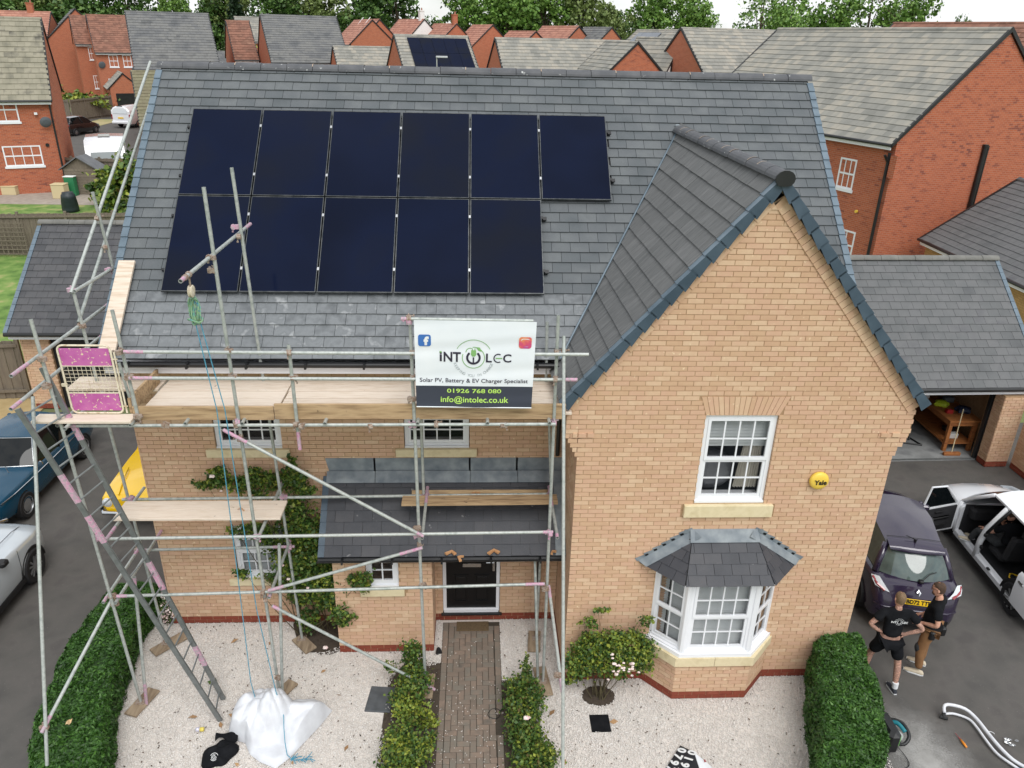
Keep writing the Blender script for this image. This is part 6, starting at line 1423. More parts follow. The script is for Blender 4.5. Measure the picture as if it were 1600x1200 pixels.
R13, _a, q13 = fh('brick_house', 'grey-roofed house carrying ten black solar panels', (-6.6, 54.3), 18.9, 0, 6.2, 4.6, 5.9, 9.77, red_a, rt_grey, g=.34, wd=.45)
pv(R13, q13, 5, 2, .95, 2.1, 1.0, 1.75, label='black panel on the distant grey roof')
R14, _a, _q = fh('brick_house', 'grey-roofed house with red gable end behind the main ridge', (.9, 48.2), 12, 0, 10.5, 4.6, 5.9, 9.7, red_a, rt_grey, g=.34, wd=.45)
fh('brick_wing', 'red brick gable with dark verge facing the camera beyond the ridge', (6.1, 45.4), -78, -6, 0, 3.3, 6.6, 9.65, red_b, rt_grey, g=.34, wd=.45, cat='house wing')
fh('garage', 'hipped grey garage roof before the white house', (-13.6, 64.5), 20, 0, 5.2, 2.3, 6.5, 8.71, red_a, rt_grey, g=.34, wd=.45, cat='garage')
R15, _a, q15 = fh('brick_house', 'grey-roofed red gable house with three grey solar panels', (13.0, 60.8), -72, -9, 0, 3.9, 7.4, 10.66, red_b, rt_grey, g=.34, wd=.45)
pv(R15, q15, 4, 2, -7.9, 1.4, 1.05, 1.6, mt=mat('grey_solar_glass', [s2l(96, 102, 112), s2l(110, 116, 124)], rough=.2, nscale=2), label='pale panel on the red gable house')
TU, _a, _q = fh('timbered_house', 'small gable with black and white timbering beyond the ridge', (11.6, 49.2), -55, -4.5, 0, 2.2, 6.6, 9.97, red_b, rt_grey, g=.34, wd=.45)
zt = 7.6-gz(11.6, 49.2)
m = MB().prism([(.012, .75, zt), (.012, 3.65, zt), (.012, 2.2, 9.75-gz(0, 49))], (.03, 0, 0)); m.build('white_panel', render_m, TU, world=False)
m = MB().box(.043, .08, .55, 3.85, zt-.18, zt+.08)
for y in (1.2, 1.6, 2.0, 2.4, 2.8, 3.2): m.box(.043, .075, y-.07, y+.07, zt+.08, zt+.08+(2.0-abs(y-2.2)*1.35))
m.build('timber', black_m, TU, world=False)
fh('brick_house', 'long grey-roofed house between the timbered gable and the big red house', (14.2, 45.2), 18, 0, 12, 4.2, 7.2, 10.62, red_a, rt_grey, g=.34, wd=.45)
fh('brick_house', 'brown-roofed house just showing above the long grey roof', (20.5, 37.5), -58, -1, 12, 4.6, 7.4, 11.05, red_a, rt_brown, g=.36, wd=.5)
flush_tiles(0)
# ------------------------------------------------------------------ left gardens
drape('lawn', grass_m, -30, -9, 12.9, 24, .0, 12, 12); drape('lawn', grass_m, -34, -20, 25.2, 33.6, .0, 8, 8)
drape('patio', greyslab_m, -34, -20, 33.6, 37.0, .006, 8, 4)
drape('driveway', asphalt_m, -50, -24, 44, 80, .0, 6, 12); drape('pavement', block_m, -130, -60, 140, 230, .01, 4, 4); drape('gravel_strip', mat('pale_verge', [s2l(176, 162, 122), s2l(150, 148, 98)], rough=.95, nscale=1.2, ndetail=8), -39.5, -37.2, 55, 74, .012, 2, 6)
def fence(name, label, p0, p1, h, npan, parent_mat=fence_m, zoff=0., trellis=False):
    p0, p1 = Vector(p0), Vector(p1); root = thing(name, label, 'fence', (*((p0+p1)/2).xy, gz(*((p0+p1)/2).xy))); d = (p1-p0); L_ = d.length; d.normalize(); sd = Vector((-d.y, d.x, 0))
    for k in range(npan+1):
        q = p0+d*(L_*k/npan); z = gz(q.x, q.y)+zoff; MB().obox((q.x, q.y, z+h/2+.03), (d.x, d.y, 0), sd, (0, 0, 1), .05, .05, h/2+.06).build('fence_post', parent_mat, root)
    nb = int(L_/.13)
    for k in range(nb):
        q = p0+d*(L_*(k+.5)/nb); z = gz(q.x, q.y)+zoff; hh = h*(1+RND.uniform(-.01, .01)); c = Vector((q.x, q.y, z+hh/2))+sd*(.02 if k % 2 else -.0)
        MB().obox(c, (d.x, d.y, 0), sd, (0, 0, 1), .066, .009, hh/2).build('fence_board', parent_mat, root)
    for zr_ in (.25, h-.12):
        a, b = p0.copy(), p1.copy(); MB().obox(((a+b)/2).xy.to_3d()+Vector((0, 0, (gz(*a.xy)+gz(*b.xy))/2+zr_+zoff))-sd*.05, (d.x, d.y, (gz(*b.xy)-gz(*a.xy))/L_), sd, (0, 0, 1), L_/2, .02, .04).build('rail', parent_mat, root)
    return root
fence('garden_fence', 'grey timber fence between the two lawns on the left', (-25, 23.9, 0), (-9.5, 25.2, 0), 1.75, 8)
trl = thing('trellis', 'square garden trellis fixed along the grey fence on the left', 'trellis', (-22, 23.9, .7))
tm = MB()
for k in range(15): x = -23.6+k*.2; tm.box(x-.018, x+.018, 23.80, 23.82, .75+.0, 2.2)
for k in range(8): z = .8+k*.19; tm.box(-23.65, -20.75, 23.782, 23.80, z-.018, z+.018)
tm.build('lattice', fence_m, trl)
fence('garden_fence', 'grey board fence behind the small garden shed', (-27.0, 38.3, 0), (-20.2, 37.6, 0), 1.8, 4)
fence('garden_fence', 'far grey fence beside the dark parked car', (-41.0, 71.6, 0), (-39.4, 77.0, 0), 2.0, 3)
fence('garden_fence', 'far grey fence behind the driveway of the white van', (-47, 73, 0), (-41.2, 71.6, 0), 2.0, 3)
fence('garden_fence', 'grey fence panel left of the dark garage', (-18.5, 10.6, 0), (-14.3, 11.0, 0), 1.75, 2)
# shed
sh = thing('shed', 'small weathered wooden shed with grey felt roof', 'shed', (-24.1, 37.0, gz(-24, 37)))
zb = gz(-24, 37); 
for k in range(9): MB().box(-25.0, -23.2, 36.4-.004*(k % 2), 36.43, zb+.02+k*.16, zb+.17+k*.16).build('board', fence_m, sh)
MB().prism([(-25.0, 36.44, zb), (-23.2, 36.44, zb), (-23.2, 36.44, zb+1.46), (-24.1, 36.44, zb+2.05), (-25.0, 36.44, zb+1.46)], (0, .9, 0)).build('shed_wall', fence_m, sh)
m = MB(); 
for s_ in (-1, 1): m.prism([(-24.1, 36.25, zb+2.14), (-24.1+s_*1.12, 36.25, zb+1.42), (-24.1+s_*1.12, 36.25, zb+1.36), (-24.1, 36.25, zb+2.08)], (0, 1.25, 0))
m.build('shed_roof', mat('roof_felt', [s2l(96, 98, 102), s2l(112, 114, 116)], rough=.9, nscale=3), sh)
# compost bin, boxes and a play house by the patio
cbz = gz(-22.8, 32); cbn = thing('compost_bin', 'black ribbed compost bin at the lawn corner', 'compost bin', (-22.8, 32.0, cbz))
prof = [(.40, 0), (.41, .15), (.40, .3), (.405, .31), (.385, .5), (.39, .51), (.36, .7), (.365, .71), (.33, .88), (.28, .92), (.27, 1.0), (.05, 1.02)]
MB().lathe(prof, (-22.8, 32.0, cbz), 18).build('bin_body', mat('green_black_plastic', [s2l(34, 44, 48), s2l(44, 54, 58)], rough=.5), cbn, smooth=True)
def crate(x, y, sx, sy, sz, mt, label, nm='storage_box', lid=None):
    z = gz(x, y); t = thing(nm, label, 'box', (x, y, z)); MB().bevbox(x-sx/2, x+sx/2, y-sy/2, y+sy/2, z, z+sz, .02).build('box_body', mt, t); MB().bevbox(x-sx/2-.02, x+sx/2+.02, y-sy/2-.02, y+sy/2+.02, z+sz+.001, z+sz+.05, .015).build('box_lid', lid or mt, t)
cream2 = mat('cream_plastic', [s2l(206, 190, 150)], rough=.7)
crate(-28.1, 36.2, .8, .5, .45, cream2, 'low cream box by the wall of the left red house'); crate(-24.9, 35.4, .7, .6, .75, cream2, 'cream box beside the black compost bin'); crate(-24.6, 36.1, .55, .4, 1.05, mat('green_plastic', [s2l(40, 120, 78)], rough=.5), 'green box standing behind the cream box', lid=render_m)
crate(-29.6, 36.4, .9, .7, 1.0, render_m, 'white play house by the wall at the left edge', 'play_house', lid=mat('pinkish_plastic', [s2l(210, 190, 190)], rough=.6))
# street lamp beyond the ridge
for (x, y, z1, lab) in ((-4.2, 48.3, 8.4, 'slim grey street lamp before the roof with solar panels'), (-33.5, 106, 10.4, 'far street lamp left of the small grey-roofed house')):
    t = thing('street_lamp', lab, 'street lamp', (x, y, gz(x, y))); MB().tube((x, y, gz(x, y)), (x, y, z1), .06, 8, r2=.04).build('post', galv_m, t); MB().bevbox(x-.05, x+.75, y-.12, y+.12, z1-.02, z1+.1, .02).build('lantern', mat('lamp_grey', [s2l(190, 194, 196)], rough=.5), t)
# workbench and odds and ends inside the open garage
wbn = thing('workbench', 'orange wooden workbench inside the open garage', 'workbench', (11.2, 8.6, 0))
for (x, y) in ((10.95, 7.75), (11.62, 7.75), (10.95, 9.9), (11.62, 9.9)): MB().box(x-.045, x+.045, y-.045, y+.045, .012, .88).build('leg', wood_m, wbn)
MB().box(10.86, 11.72, 7.65, 10.0, .88, .93).build('top', wood_m, wbn); MB().box(10.9, 10.94, 7.72, 9.95, .76, .879).box(10.95, 11.62, 7.7, 7.74, .76, .879).build('apron', wood_m, wbn); MB().box(10.9, 11.68, 7.72, 9.95, .22, .26).build('shelf', wood_m, wbn)
cols_ = [('navy', s2l(30, 40, 66)), ('hivis', s2l(190, 210, 50)), ('red', s2l(170, 40, 40)), ('grey', s2l(90, 94, 98)), ('white', s2l(220, 220, 216)), ('dark', s2l(28, 30, 34))]
toolm = {n: mat('tool_'+n, [c], rough=.6) for n, c in cols_}
for k, (n, x, y, z, s, lab) in enumerate((('hivis', 11.15, 8.6, .98, .16, 'lime yellow cloth heap on the workbench'), ('navy', 11.5, 8.2, 1.0, .17, 'navy heap on the near right of the workbench'), ('red', 11.1, 8.15, .96, .09, 'red tool on the workbench front edge'), ('grey', 11.4, 8.75, 1.02, .13, 'grey tool case on the workbench middle'), ('white', 11.0, 9.1, .97, .07, 'white tin on the far part of the workbench'), ('dark', 11.45, 9.3, 1.05, .2, 'dark tool bag at the back of the workbench'), ('white', 11.25, 8.0, .32, .13, 'white box on the lower shelf of the workbench'), ('dark', 11.4, 8.4, .32, .15, 'dark case on the lower shelf of the workbench'))):
    t = MB()
    if n in ('hivis', 'navy', 'dark'): t.ell((x, y, z), s*1.2, s, s*.6, 10, 6); t.v = [(p[0]+.2*s*math.sin(p[1]*40), p[1]+.2*s*math.sin(p[0]*33), p[2]) for p in t.v]
    else: t.bevbox(x-s, x+s, y-s*.6, y+s*.6, z-.05, z+s*.7, .01); t.tube((x-s*.5, y, z+s*.72), (x+s*.5, y, z+s*.72), .012, 6)
    setprops(t.build('tool', toolm[n], loc=(x, y, z)), lab, 'tool', 'things on the garage workbench')
brm = thing('broom', 'broom with wooden handle leaning on the workbench end', 'broom', (11.0, 7.5, 0)); MB().tube((11.02, 7.5, .08), (11.16, 7.72, 1.25), .013, 6).build('handle', sill_m, brm); MB().bevbox(10.8, 11.25, 7.45, 7.54, .012, .10, .01).build('head', wood_m, brm)
st_ = MB(); a = [(9.9, 8.2, .03), (10.5, 8.0, .03), (10.25, 8.9, .03)]
for i in range(3): st_.tube(a[i], a[(i+1) % 3], .025, 6)
st_.tube((10.3, 8.3, .03), (10.4, 8.6, .8), .025, 6); setprops(st_.build('tool_stand', black_m, loc=(10.2, 8.4, 0)), 'black folded steel stand on the garage floor', 'stand')
# ------------------------------------------------------------------ TREES
tree_mats = [leafmat('tree_leaf_deep', [s2l(48, 74, 38), s2l(68, 98, 46), s2l(86, 118, 56), s2l(110, 138, 70)]), leafmat('tree_leaf_mid', [s2l(70, 102, 44), s2l(94, 130, 56), s2l(116, 150, 70), s2l(140, 168, 88)]),
             leafmat('tree_leaf_olive', [s2l(80, 98, 52), s2l(104, 122, 66), s2l(126, 142, 82), s2l(94, 108, 62)]), leafmat('conifer_leaf', [s2l(26, 44, 28), s2l(36, 56, 34), s2l(44, 66, 40)])]
bark_m = mat('tree_bark', [s2l(74, 62, 50), s2l(94, 82, 68)], rough=.95, nscale=4)
def tree_proto(seed, H, R_, mt, n=4200, sparse=False, conifer=False, size=.46):
    rng = np.random.default_rng(seed); rr = random.Random(seed)
    root = thing('tree', 'proto', 'tree', (0, 0, 0))
    tr = MB(); tr.path([(0, 0, 0), (.1, .05, H*.3), (-.05, .1, H*.6), (0, 0, H*.9)], .3, 7, rs=[.34, .26, .16, .05])
    blobs = []
    if conifer: blobs = [((0, 0, H*(.12+.85*k/9)), (R_*(1-.9*k/9)+.3, R_*(1-.9*k/9)+.3, H*.08), n//10) for k in range(10)]
    else:
        for k in range(13 if not sparse else 10):
            a = rr.uniform(0, 2*PI); hh = rr.uniform(.34, .95); q = R_*(.75 if hh < .75 else .45)*rr.uniform(.3, 1); c = (q*math.cos(a), q*math.sin(a), H*hh); s = R_*rr.uniform(.30, .5)
            blobs.append((c, (s, s, s*.8), n//13)); tr.path([(0, 0, H*hh*.55), (c[0]*.5, c[1]*.5, H*hh*.8), c], .1, 5, rs=[.12, .08, .03])
            if sparse:
                for _ in range(4): tr.path([c, (c[0]+rr.uniform(-1, 1)*s, c[1]+rr.uniform(-1, 1)*s, c[2]+rr.uniform(-.2, 1)*s)], .03, 4, rs=[.05, .02])
        for k in range(5): a = rr.uniform(0, 2*PI); blobs.append(((R_*.8*math.cos(a), R_*.8*math.sin(a), H*.26), (R_*.4, R_*.4, R_*.35), n//18))
    tr.build('trunk', bark_m, root, world=False)
    V = []
    for c, s, k in blobs:
        v = rng.normal(size=(k, 3)); v /= np.linalg.norm(v, axis=1)[:, None]; v *= (rng.random((k, 1))**(.4 if not sparse else .7)); cl = rng.normal(size=(max(4, k//22), 3)); cl /= np.linalg.norm(cl, axis=1)[:, None]*1.1
        v = np.where(rng.random((k, 1)) < .72, cl[rng.integers(0, len(cl), k)]+rng.normal(size=(k, 3))*.15, v); V.append(np.array(c)+v*np.array(s))
    V = np.concatenate(V); P, F = leaves(1, lambda n_: V, size, rng, aspect=1.3, up=.6)
    o = np_mesh('crown', P, F, mt, None, kind='stuff'); o.parent = root
    return root
protos = [tree_proto(101, 17, 6.5, tree_mats[0]), tree_proto(102, 16, 6, tree_mats[1]), tree_proto(103, 17, 6.5, tree_mats[1], sparse=True, n=2300, size=.36), tree_proto(104, 15, 5.5, tree_mats[2], n=3600), tree_proto(105, 15, 2.6, tree_mats[3], conifer=True, n=3400), tree_proto(106, 16, 7, tree_mats[0], n=4600)]
kinds = ['deep green', 'mid green', 'thin-leaved airy', 'olive green', 'dark pointed conifer', 'broad deep green']
TL = [ # x, y, top z, proto, width factor, label
 (-93, 128, 17.5, 5, 1.2, 'deep green tree at the far left edge of the tree line'), (-82, 136, 18, 0, 1.2, 'deep green tree above the far chimney on the left'), (-76, 142, 17.6, 3, 1.2, 'olive green tree beyond the skylit dark roof'), (-70, 140, 18, 0, 1.15, 'deep green tree left of the brown-roofed pair'), (-64, 146, 17.2, 5, 1.1, 'broad deep green tree over the brown roofs, left of the sky gap'),
 (-55.5, 146, 14.9, 1, .75, 'small rounded green tree in the left sky gap'), (-50.5, 149, 16.3, 0, .95, 'deep green tree over the broad dark roof'), (-46, 150, 15.6, 3, .8, 'olive tree just left of the dark conifer'), (-43.2, 140, 15.6, 4, .9, 'dark pointed conifer in the tree line'), (-36, 150, 17.2, 0, 1.15, 'deep green tree right of the dark conifer'), (-29, 152, 17.6, 3, 1.1, 'olive green tree over the plain grey roof'),
 (-22, 150, 18, 0, 1.1, 'deep green tree above the roof scaffold poles'), (-16.4, 150, 18.3, 5, 1.1, 'broad dark tree left of the central sky gap'), (-3.2, 156, 17.0, 1, 1.05, 'light green tree right of the central sky gap'), (4.5, 155, 17.6, 1, 1.1, 'light green tree over the low pink roof'), (12, 156, 18.2, 1, 1.1, 'tall light green tree in the middle of the tree line'), (19, 154, 17.2, 3, .95, 'olive tree right of the middle light green tree'),
 (24.5, 152, 14.3, 3, .8, 'low olive tree in the right-hand sky gap'), (32.5, 150, 17.0, 1, 1.0, 'bright green tree right of the gap'), (38.5, 146, 16.2, 1, .9, 'green tree above the timbered gable'), (42.5, 150, 13.6, 2, .6, 'thin low tree behind the timbered gable'), (48, 136, 17.8, 2, 1.05, 'tall airy tree left over the long grey roof'), (47, 122, 13.6, 1, .9, 'low bushy tree before the airy trees'), (54, 138, 18.3, 2, 1.15, 'second airy tree over the long grey roof'), (60, 134, 15.2, 1, 1.0, 'bushy green tree among the airy trees'), (66, 134, 18.4, 2, 1.2, 'third airy tree, nearest the right-hand sky'), (72, 132, 16.6, 1, .9, 'last bushy green tree before the open sky'), (85.5, 138, 14.5, 0, .42, 'lone small dark tree on the right skyline'),
 (-66, 106, 11.2, 3, .8, 'olive willow-like tree beside the skylit roof'), (-78, 150, 16, 0, 1.2, 'deep green tree filling behind the left trees'), (-40, 158, 16.5, 5, 1.1, 'broad tree filling behind the conifer'), (-10.5, 168, 13.0, 0, .8, 'low dark tree at the foot of the central sky gap'), (8, 165, 16.5, 5, 1.1, 'broad tree behind the middle of the tree line'), (28, 164, 13.2, 5, .9, 'low broad tree behind the right sky gap')]
for (x, y, zt, k, wf, lab) in TL:
    zb = gz(x, y)-.2; h0 = {0: 17, 1: 16, 2: 17, 3: 15, 4: 15, 5: 16}[k]; s = (zt-zb)/(h0*.90)
    M = Matrix.Translation((x, y, zb)) @ Matrix.Rotation(RND.uniform(0, 6.28), 4, 'Z') @ Matrix.Diagonal((s*wf, s*wf, s, 1))
    copy_tree(protos[k], M, lab, 'trees behind the estate')
for p in protos:
    for ch in list(p.children): bpy.data.objects.remove(ch)
    bpy.data.objects.remove(p)
# a lower belt of far woodland closing the horizon
rng = np.random.default_rng(77); n = 30000
t = rng.random(n); bx = -160+360*t; by = 178+14*np.sin(bx*.05)+rng.normal(size=n)*4; hh = 10.2+1.4*np.sin(bx*.21)+1.0*np.sin(bx*.53+1)+.6*np.sin(bx*1.3); hh = np.where((bx > 70), hh*.55, hh); bz = 2+rng.random(n)**.6*hh
P, F = leaves(1, lambda n_: np.stack([bx, by, bz], 1), .62, rng, aspect=1.3, up=.6); np_mesh('far_woodland', P, F, tree_mats[0], kind='stuff')
# hedge and bushes in the left distance, garden shrub by the roof verge
bush('garden_shrub', 'leafy garden shrub just left of the roof verge', 'shrub', (-20.6, 33.5, gz(0, 33.5)), [((-20.8, 33.4, 2.1), (1.1, .9, 1.0), 900), ((-20.0, 33.6, 2.6), (.9, .8, 1.1), 700), ((-21.6, 33.3, 1.6), (.7, .6, .6), 350), ((-20.2, 31, 1.6), (.7, .8, .7), 450)], .2, [(rose_m, .6), (roseY_m, .4)], 41, stems=10)
bush('hedge', 'dark far hedge by the block-paved road on the left', 'hedge', (-112, 214, 1.9), [((-116+k*3.2, 212, 3.6), (2.6, 2, 1.9), 600) for k in range(5)], .5, [(hedge_m, 1.)], 42, stems=4)
bush('bush', 'yellow-green bush beside the small far grey-roofed house', 'bush', (-31, 100, 2), [((-31.5, 100, 5.4), (2.2, 1.5, 2.6), 700), ((-28, 99, 4.6), (1.6, 1.4, 1.6), 300)], .4, [(roseY_m, 1.)], 43, stems=4)
bush('bush', 'green bush beside the bright yellow far car', 'bush', (-72, 147, 1.9), [((-72, 147, 3.2), (2.2, 1.6, 1.6), 400)], .4, [(rose_m, 1.)], 44, stems=4)
bush('bush', 'row of low shrubs before the brown-roofed pair', 'bush', (-47, 86, 1.4), [((-50+k*2.2, 88-k*.6, 2.2), (1.4, 1.0, 1.0), 200) for k in range(4)], .3, [(rose_m, .6), (roseY_m, .4)], 45, stems=4)
bush('bush', 'green shrub between the far fences', 'bush', (-41, 74.5, 1.4), [((-42, 74.2, 2.9), (1.5, .9, .6), 260), ((-39.8, 75.2, 2.9), (1.2, .9, .6), 200)], .25, [(roseY_m, 1.)], 46, stems=4)
# ------------------------------------------------------------------ VEHICLES (local frame: x forward, y left, z up)
def CM_(x, y, rz): return Matrix.Translation((x, y, -.006)) @ Matrix.Rotation(math.radians(rz), 4, 'Z')
def loft(mb, st, mi=0, caps=True):
    """stations (x, hw, zlow, zshoulder, ztop[, tumble])"""
    P = []
    for s in st:
        x, hw, zl, zs, zt = s[:5]; tm = s[5] if len(s) > 5 else .93; zm = (zl+zs)/2
        half = [(hw*.78, zl), (hw*.955, zl+.05), (hw*.99, zl+.14), (hw, zm), (hw*.99, zs-.10), (hw*.965, zs-.02), (hw*tm, zs+.012), (hw*.72, zs+(zt-zs)*.55), (hw*.40, zs+(zt-zs)*.92)]
        P.append([(x, y, z) for y, z in half]+[(x, 0, zt)]+[(x, -y, z) for y, z in half[::-1]])
    mb.grid([r[::-1] for r in P], mi)
    if caps: n = len(P[0]); mb.poly(P[0][::-1] if st[0][0] < st[-1][0] else P[0], mi); mb.poly(P[-1] if st[0][0] < st[-1][0] else P[-1][::-1], mi)
def wheel(parent, x, y, r, w=.2, style='spoke', rimm=None, steer=0.):
    s = 1 if y > 0 else -1; M = Matrix.Translation((x, y, r)) @ Matrix.Rotation(steer, 4, 'Z') @ Matrix.Rotation(-s*PI/2, 4, 'X')
    prof = [(r*.62, -w/2), (r*.90, -w/2), (r*.985, -w*.36), (r, -w*.15), (r, w*.15), (r*.985, w*.36), (r*.90, w/2), (r*.66, w/2*.96), (r*.62, w*.3)]
    t = xf(MB().lathe(prof, seg=28), M).build('wheel', tyre_m, parent, world=False, auto=40)
    b = MB().lathe([(r*.62, w*.05), (r*.64, w*.30), (r*.67, w*.47), (r*.62, w*.46), (r*.58, w*.22), (r*.05, w*.16)], seg=28); xf(b, M).build('wheel_dish', rimdark_m if style != 'steel' else rim_m, t, world=False, auto=40)
    if style == 'spoke':
        sp = MB()
        for k in range(5):
            a = 2*PI*k/5
            for da in (-.16, .16):
                p0 = Vector((r*.12*math.cos(a+da*2), r*.12*math.sin(a+da*2), w*.34)); p1 = Vector((r*.60*math.cos(a+da*1.6), r*.60*math.sin(a+da*1.6), w*.42)); d = (p1-p0).normalized(); sp.obox((p0+p1)/2, d, d.cross(Vector((0, 0, 1))), (0, 0, 1), (p1-p0).length/2, .016, .012)
        sp.lathe([(r*.16, w*.3), (r*.17, w*.38), (r*.05, w*.42)], seg=12); xf(sp, M).build('spokes', rimm or rim_m, t, world=False)
    elif style == 'steel':
        sp = MB().lathe([(r*.45, w*.20), (r*.47, w*.40), (r*.30, w*.46), (r*.05, w*.48)], seg=20)
        for k in range(10): a = 2*PI*k/10; sp.tube((r*.52*math.cos(a), r*.52*math.sin(a), w*.15), (r*.52*math.cos(a), r*.52*math.sin(a), w*.33), .016, 6)
        xf(sp, M).build('hub_cap', chrome_m, t, world=False, auto=40)
    return t
def arch(parent, x, y, r, mt=None):
    s = 1 if y > 0 else -1; m = MB(); n = 18; vs = []
    for k in range(n+1):
        a = PI*k/n
        for rr, yy in ((r*1.0, y-.25*s), (r*1.16, y-.25*s), (r*1.16, y+.012*s), (r*1.06, y+.012*s)): vs.append((x+rr*math.cos(a), yy, r*.98+rr*math.sin(a)))
    for k in range(n):
        for j in range(4): a, b = k*4+j, k*4+(j+1) % 4; m.add([], []); m.f.append((a, b, b+4, a+4)); m.m.append(0)
    m.v.extend(vs); d = [(x+r*1.14*math.cos(PI*k/n), y+.002*s, r*.98+r*1.14*math.sin(PI*k/n)) for k in range(n+1)]
    m.poly(d)
    return m.build('wheel_arch', mt or rimdark_m, parent, world=False)
def greenhouse(root, b, t, paint, glass=None, pil=.035, dome=.05, name='roof', frame_m=None):
    """b, t: 8 points FR FC FL SL RL RC RR SR (base at belt, top at roof edge)"""
    glass = glass or carglass_m; b = [Vector(p) for p in b]; t = [Vector(p) for p in t]; fm = frame_m or paint
    def pane(nm, idx):
        m = MB()
        for i, j in idx: m.quad(b[i], b[j], t[j], t[i])
        m.build(nm, glass, root, world=False)
    def curved(nm, i, j, k):
        def q(a, b_, c, t_): return a*((1-t_)*(1-2*t_))+b_*(4*t_*(1-t_))+c*(t_*(2*t_-1))
        P = []
        for h_ in range(6):
            v = h_/5; bl = [x.lerp(y, v) for x, y in ((b[i], t[i]), (b[j], t[j]), (b[k], t[k]))]; n_o = (b[j]-(b[i]+b[k])/2).normalized()*.03*math.sin(PI*v)
            P.append([q(*bl, s_/10)+n_o for s_ in range(11)])
        MB().grid(P).build(nm, glass, root, world=False, smooth=True)
    curved('windscreen', 0, 1, 2); curved('rear_window', 4, 5, 6)
    for nm, i, j in (('side_window', 2, 3), ('side_window', 3, 4), ('side_window', 6, 7), ('side_window', 7, 0)): pane(nm, ((i, j),))
    # roof skin: grid between left and right edges, domed
    L_ = [t[2], (t[2]*.5+t[3]*.5), t[3], (t[3]+t[4])/2, t[4]]; R_ = [t[0], (t[0]+t[7])/2, t[7], (t[7]+t[6])/2, t[6]]; P = []
    for i in range(5):
        row = []
        for k in range(9):
            q = R_[i].lerp(L_[i], k/8); e = 1-(2*k/8-1)**2
            if i == 0: q = q+(t[1]-(t[0]+t[2])/2)*e
            if i == 4: q = q+(t[5]-(t[4]+t[6])/2)*e
            q = q+Vector((0, 0, dome*e*(1 if 0 < i < 4 else .55)+.012)); row.append(q)
        P.append(row)
    m = MB().grid(P[::-1]); m.grid([[p+Vector((0, 0, -.03)) for p in r] for r in P]); rim = [P[0][k] for k in range(9)]+[P[i][8] for i in range(1, 5)]+[P[4][k] for k in range(7, -1, -1)]+[P[i][0] for i in range(3, 0, -1)]
    n = len(rim); m.add(rim+[p+Vector((0, 0, -.04)) for p in rim], [(i, (i+1) % n, n+(i+1) % n, n+i) for i in range(n)])
    rf = m.build(name, paint, root, world=False, auto=35)
    for i, w_ in ((0, pil), (2, pil), (4, pil*1.5), (6, pil*1.5), (3, pil*.8), (7, pil*.8)):
        MB().path([b[i]-Vector((0, 0, .03)), (b[i]+t[i])/2*1.0, t[i]], w_, 8).build('pillar', fm if i not in (3, 7) else rimdark_m, root, world=False, smooth=True)
    return rf
def seat(parent, x, y, z, mt, h=.62):
    m = MB().bevbox(x-.26, x+.24, y-.24, y+.24, z, z+.16, .05); s = MB().bevbox(-.08, .08, -.24, .24, 0, h, .05); xf(s, Matrix.Translation((x-.26, y, z+.1)) @ Matrix.Rotation(-.2, 4, 'Y')); m.add(s.v, s.f); m.bevbox(x-.5, x-.40, y-.12, y+.12, z+h+.12, z+h+.28, .03)
    return m.build('seat', mt, parent, world=False)
def text_on(parent, body, size, M, mt, name='lettering', bold=0., depth=.003, spacing=1.): return MB().text(body, size, M, depth, bold=bold, spacing=spacing).build(name, mt, parent, world=False)

# --- blue classic saloon
cb_ = thing('classic_car', 'petrol blue classic saloon with four headlamps on the left drive', 'car', M=CM_(-11.98, 6.22, -90.5))
m = MB(); loft(m, [(-2.14, .60, .42, .74, .80), (-2.08, .72, .34, .80, .88), (-1.7, .79, .27, .84, .93), (-1.1, .82, .24, .86, .93), (-.3, .825, .24, .86, .92), (.6, .825, .24, .86, .93), (1.0, .82, .24, .85, .945), (1.6, .80, .26, .82, .905), (1.98, .765, .32, .79, .85), (2.10, .70, .40, .75, .80), (2.14, .62, .44, .70, .74)])
m.build('body', paint_blue, cb_, world=False, auto=32)
greenhouse(cb_, [(.62, -.76, .89), (.76, 0, .92), (.62, .76, .89), (-.35, .79, .88), (-1.32, .74, .89), (-1.42, 0, .92), (-1.32, -.74, .89), (-.35, -.79, .88)], [(.18, -.58, 1.37), (.26, 0, 1.39), (.18, .58, 1.37), (-.35, .61, 1.40), (-.98, .57, 1.36), (-1.04, 0, 1.38), (-.98, -.57, 1.36), (-.35, -.61, 1.40)], paint_blue, pil=.03)
MB().path([(.64, -.74, .905), (.77, 0, .94), (.64, .74, .905), (.20, .57, 1.375), (.275, 0, 1.40), (.20, -.57, 1.375)], .014, 6, closed=True).build('windscreen_trim', chrome_m, cb_, world=False, smooth=True)
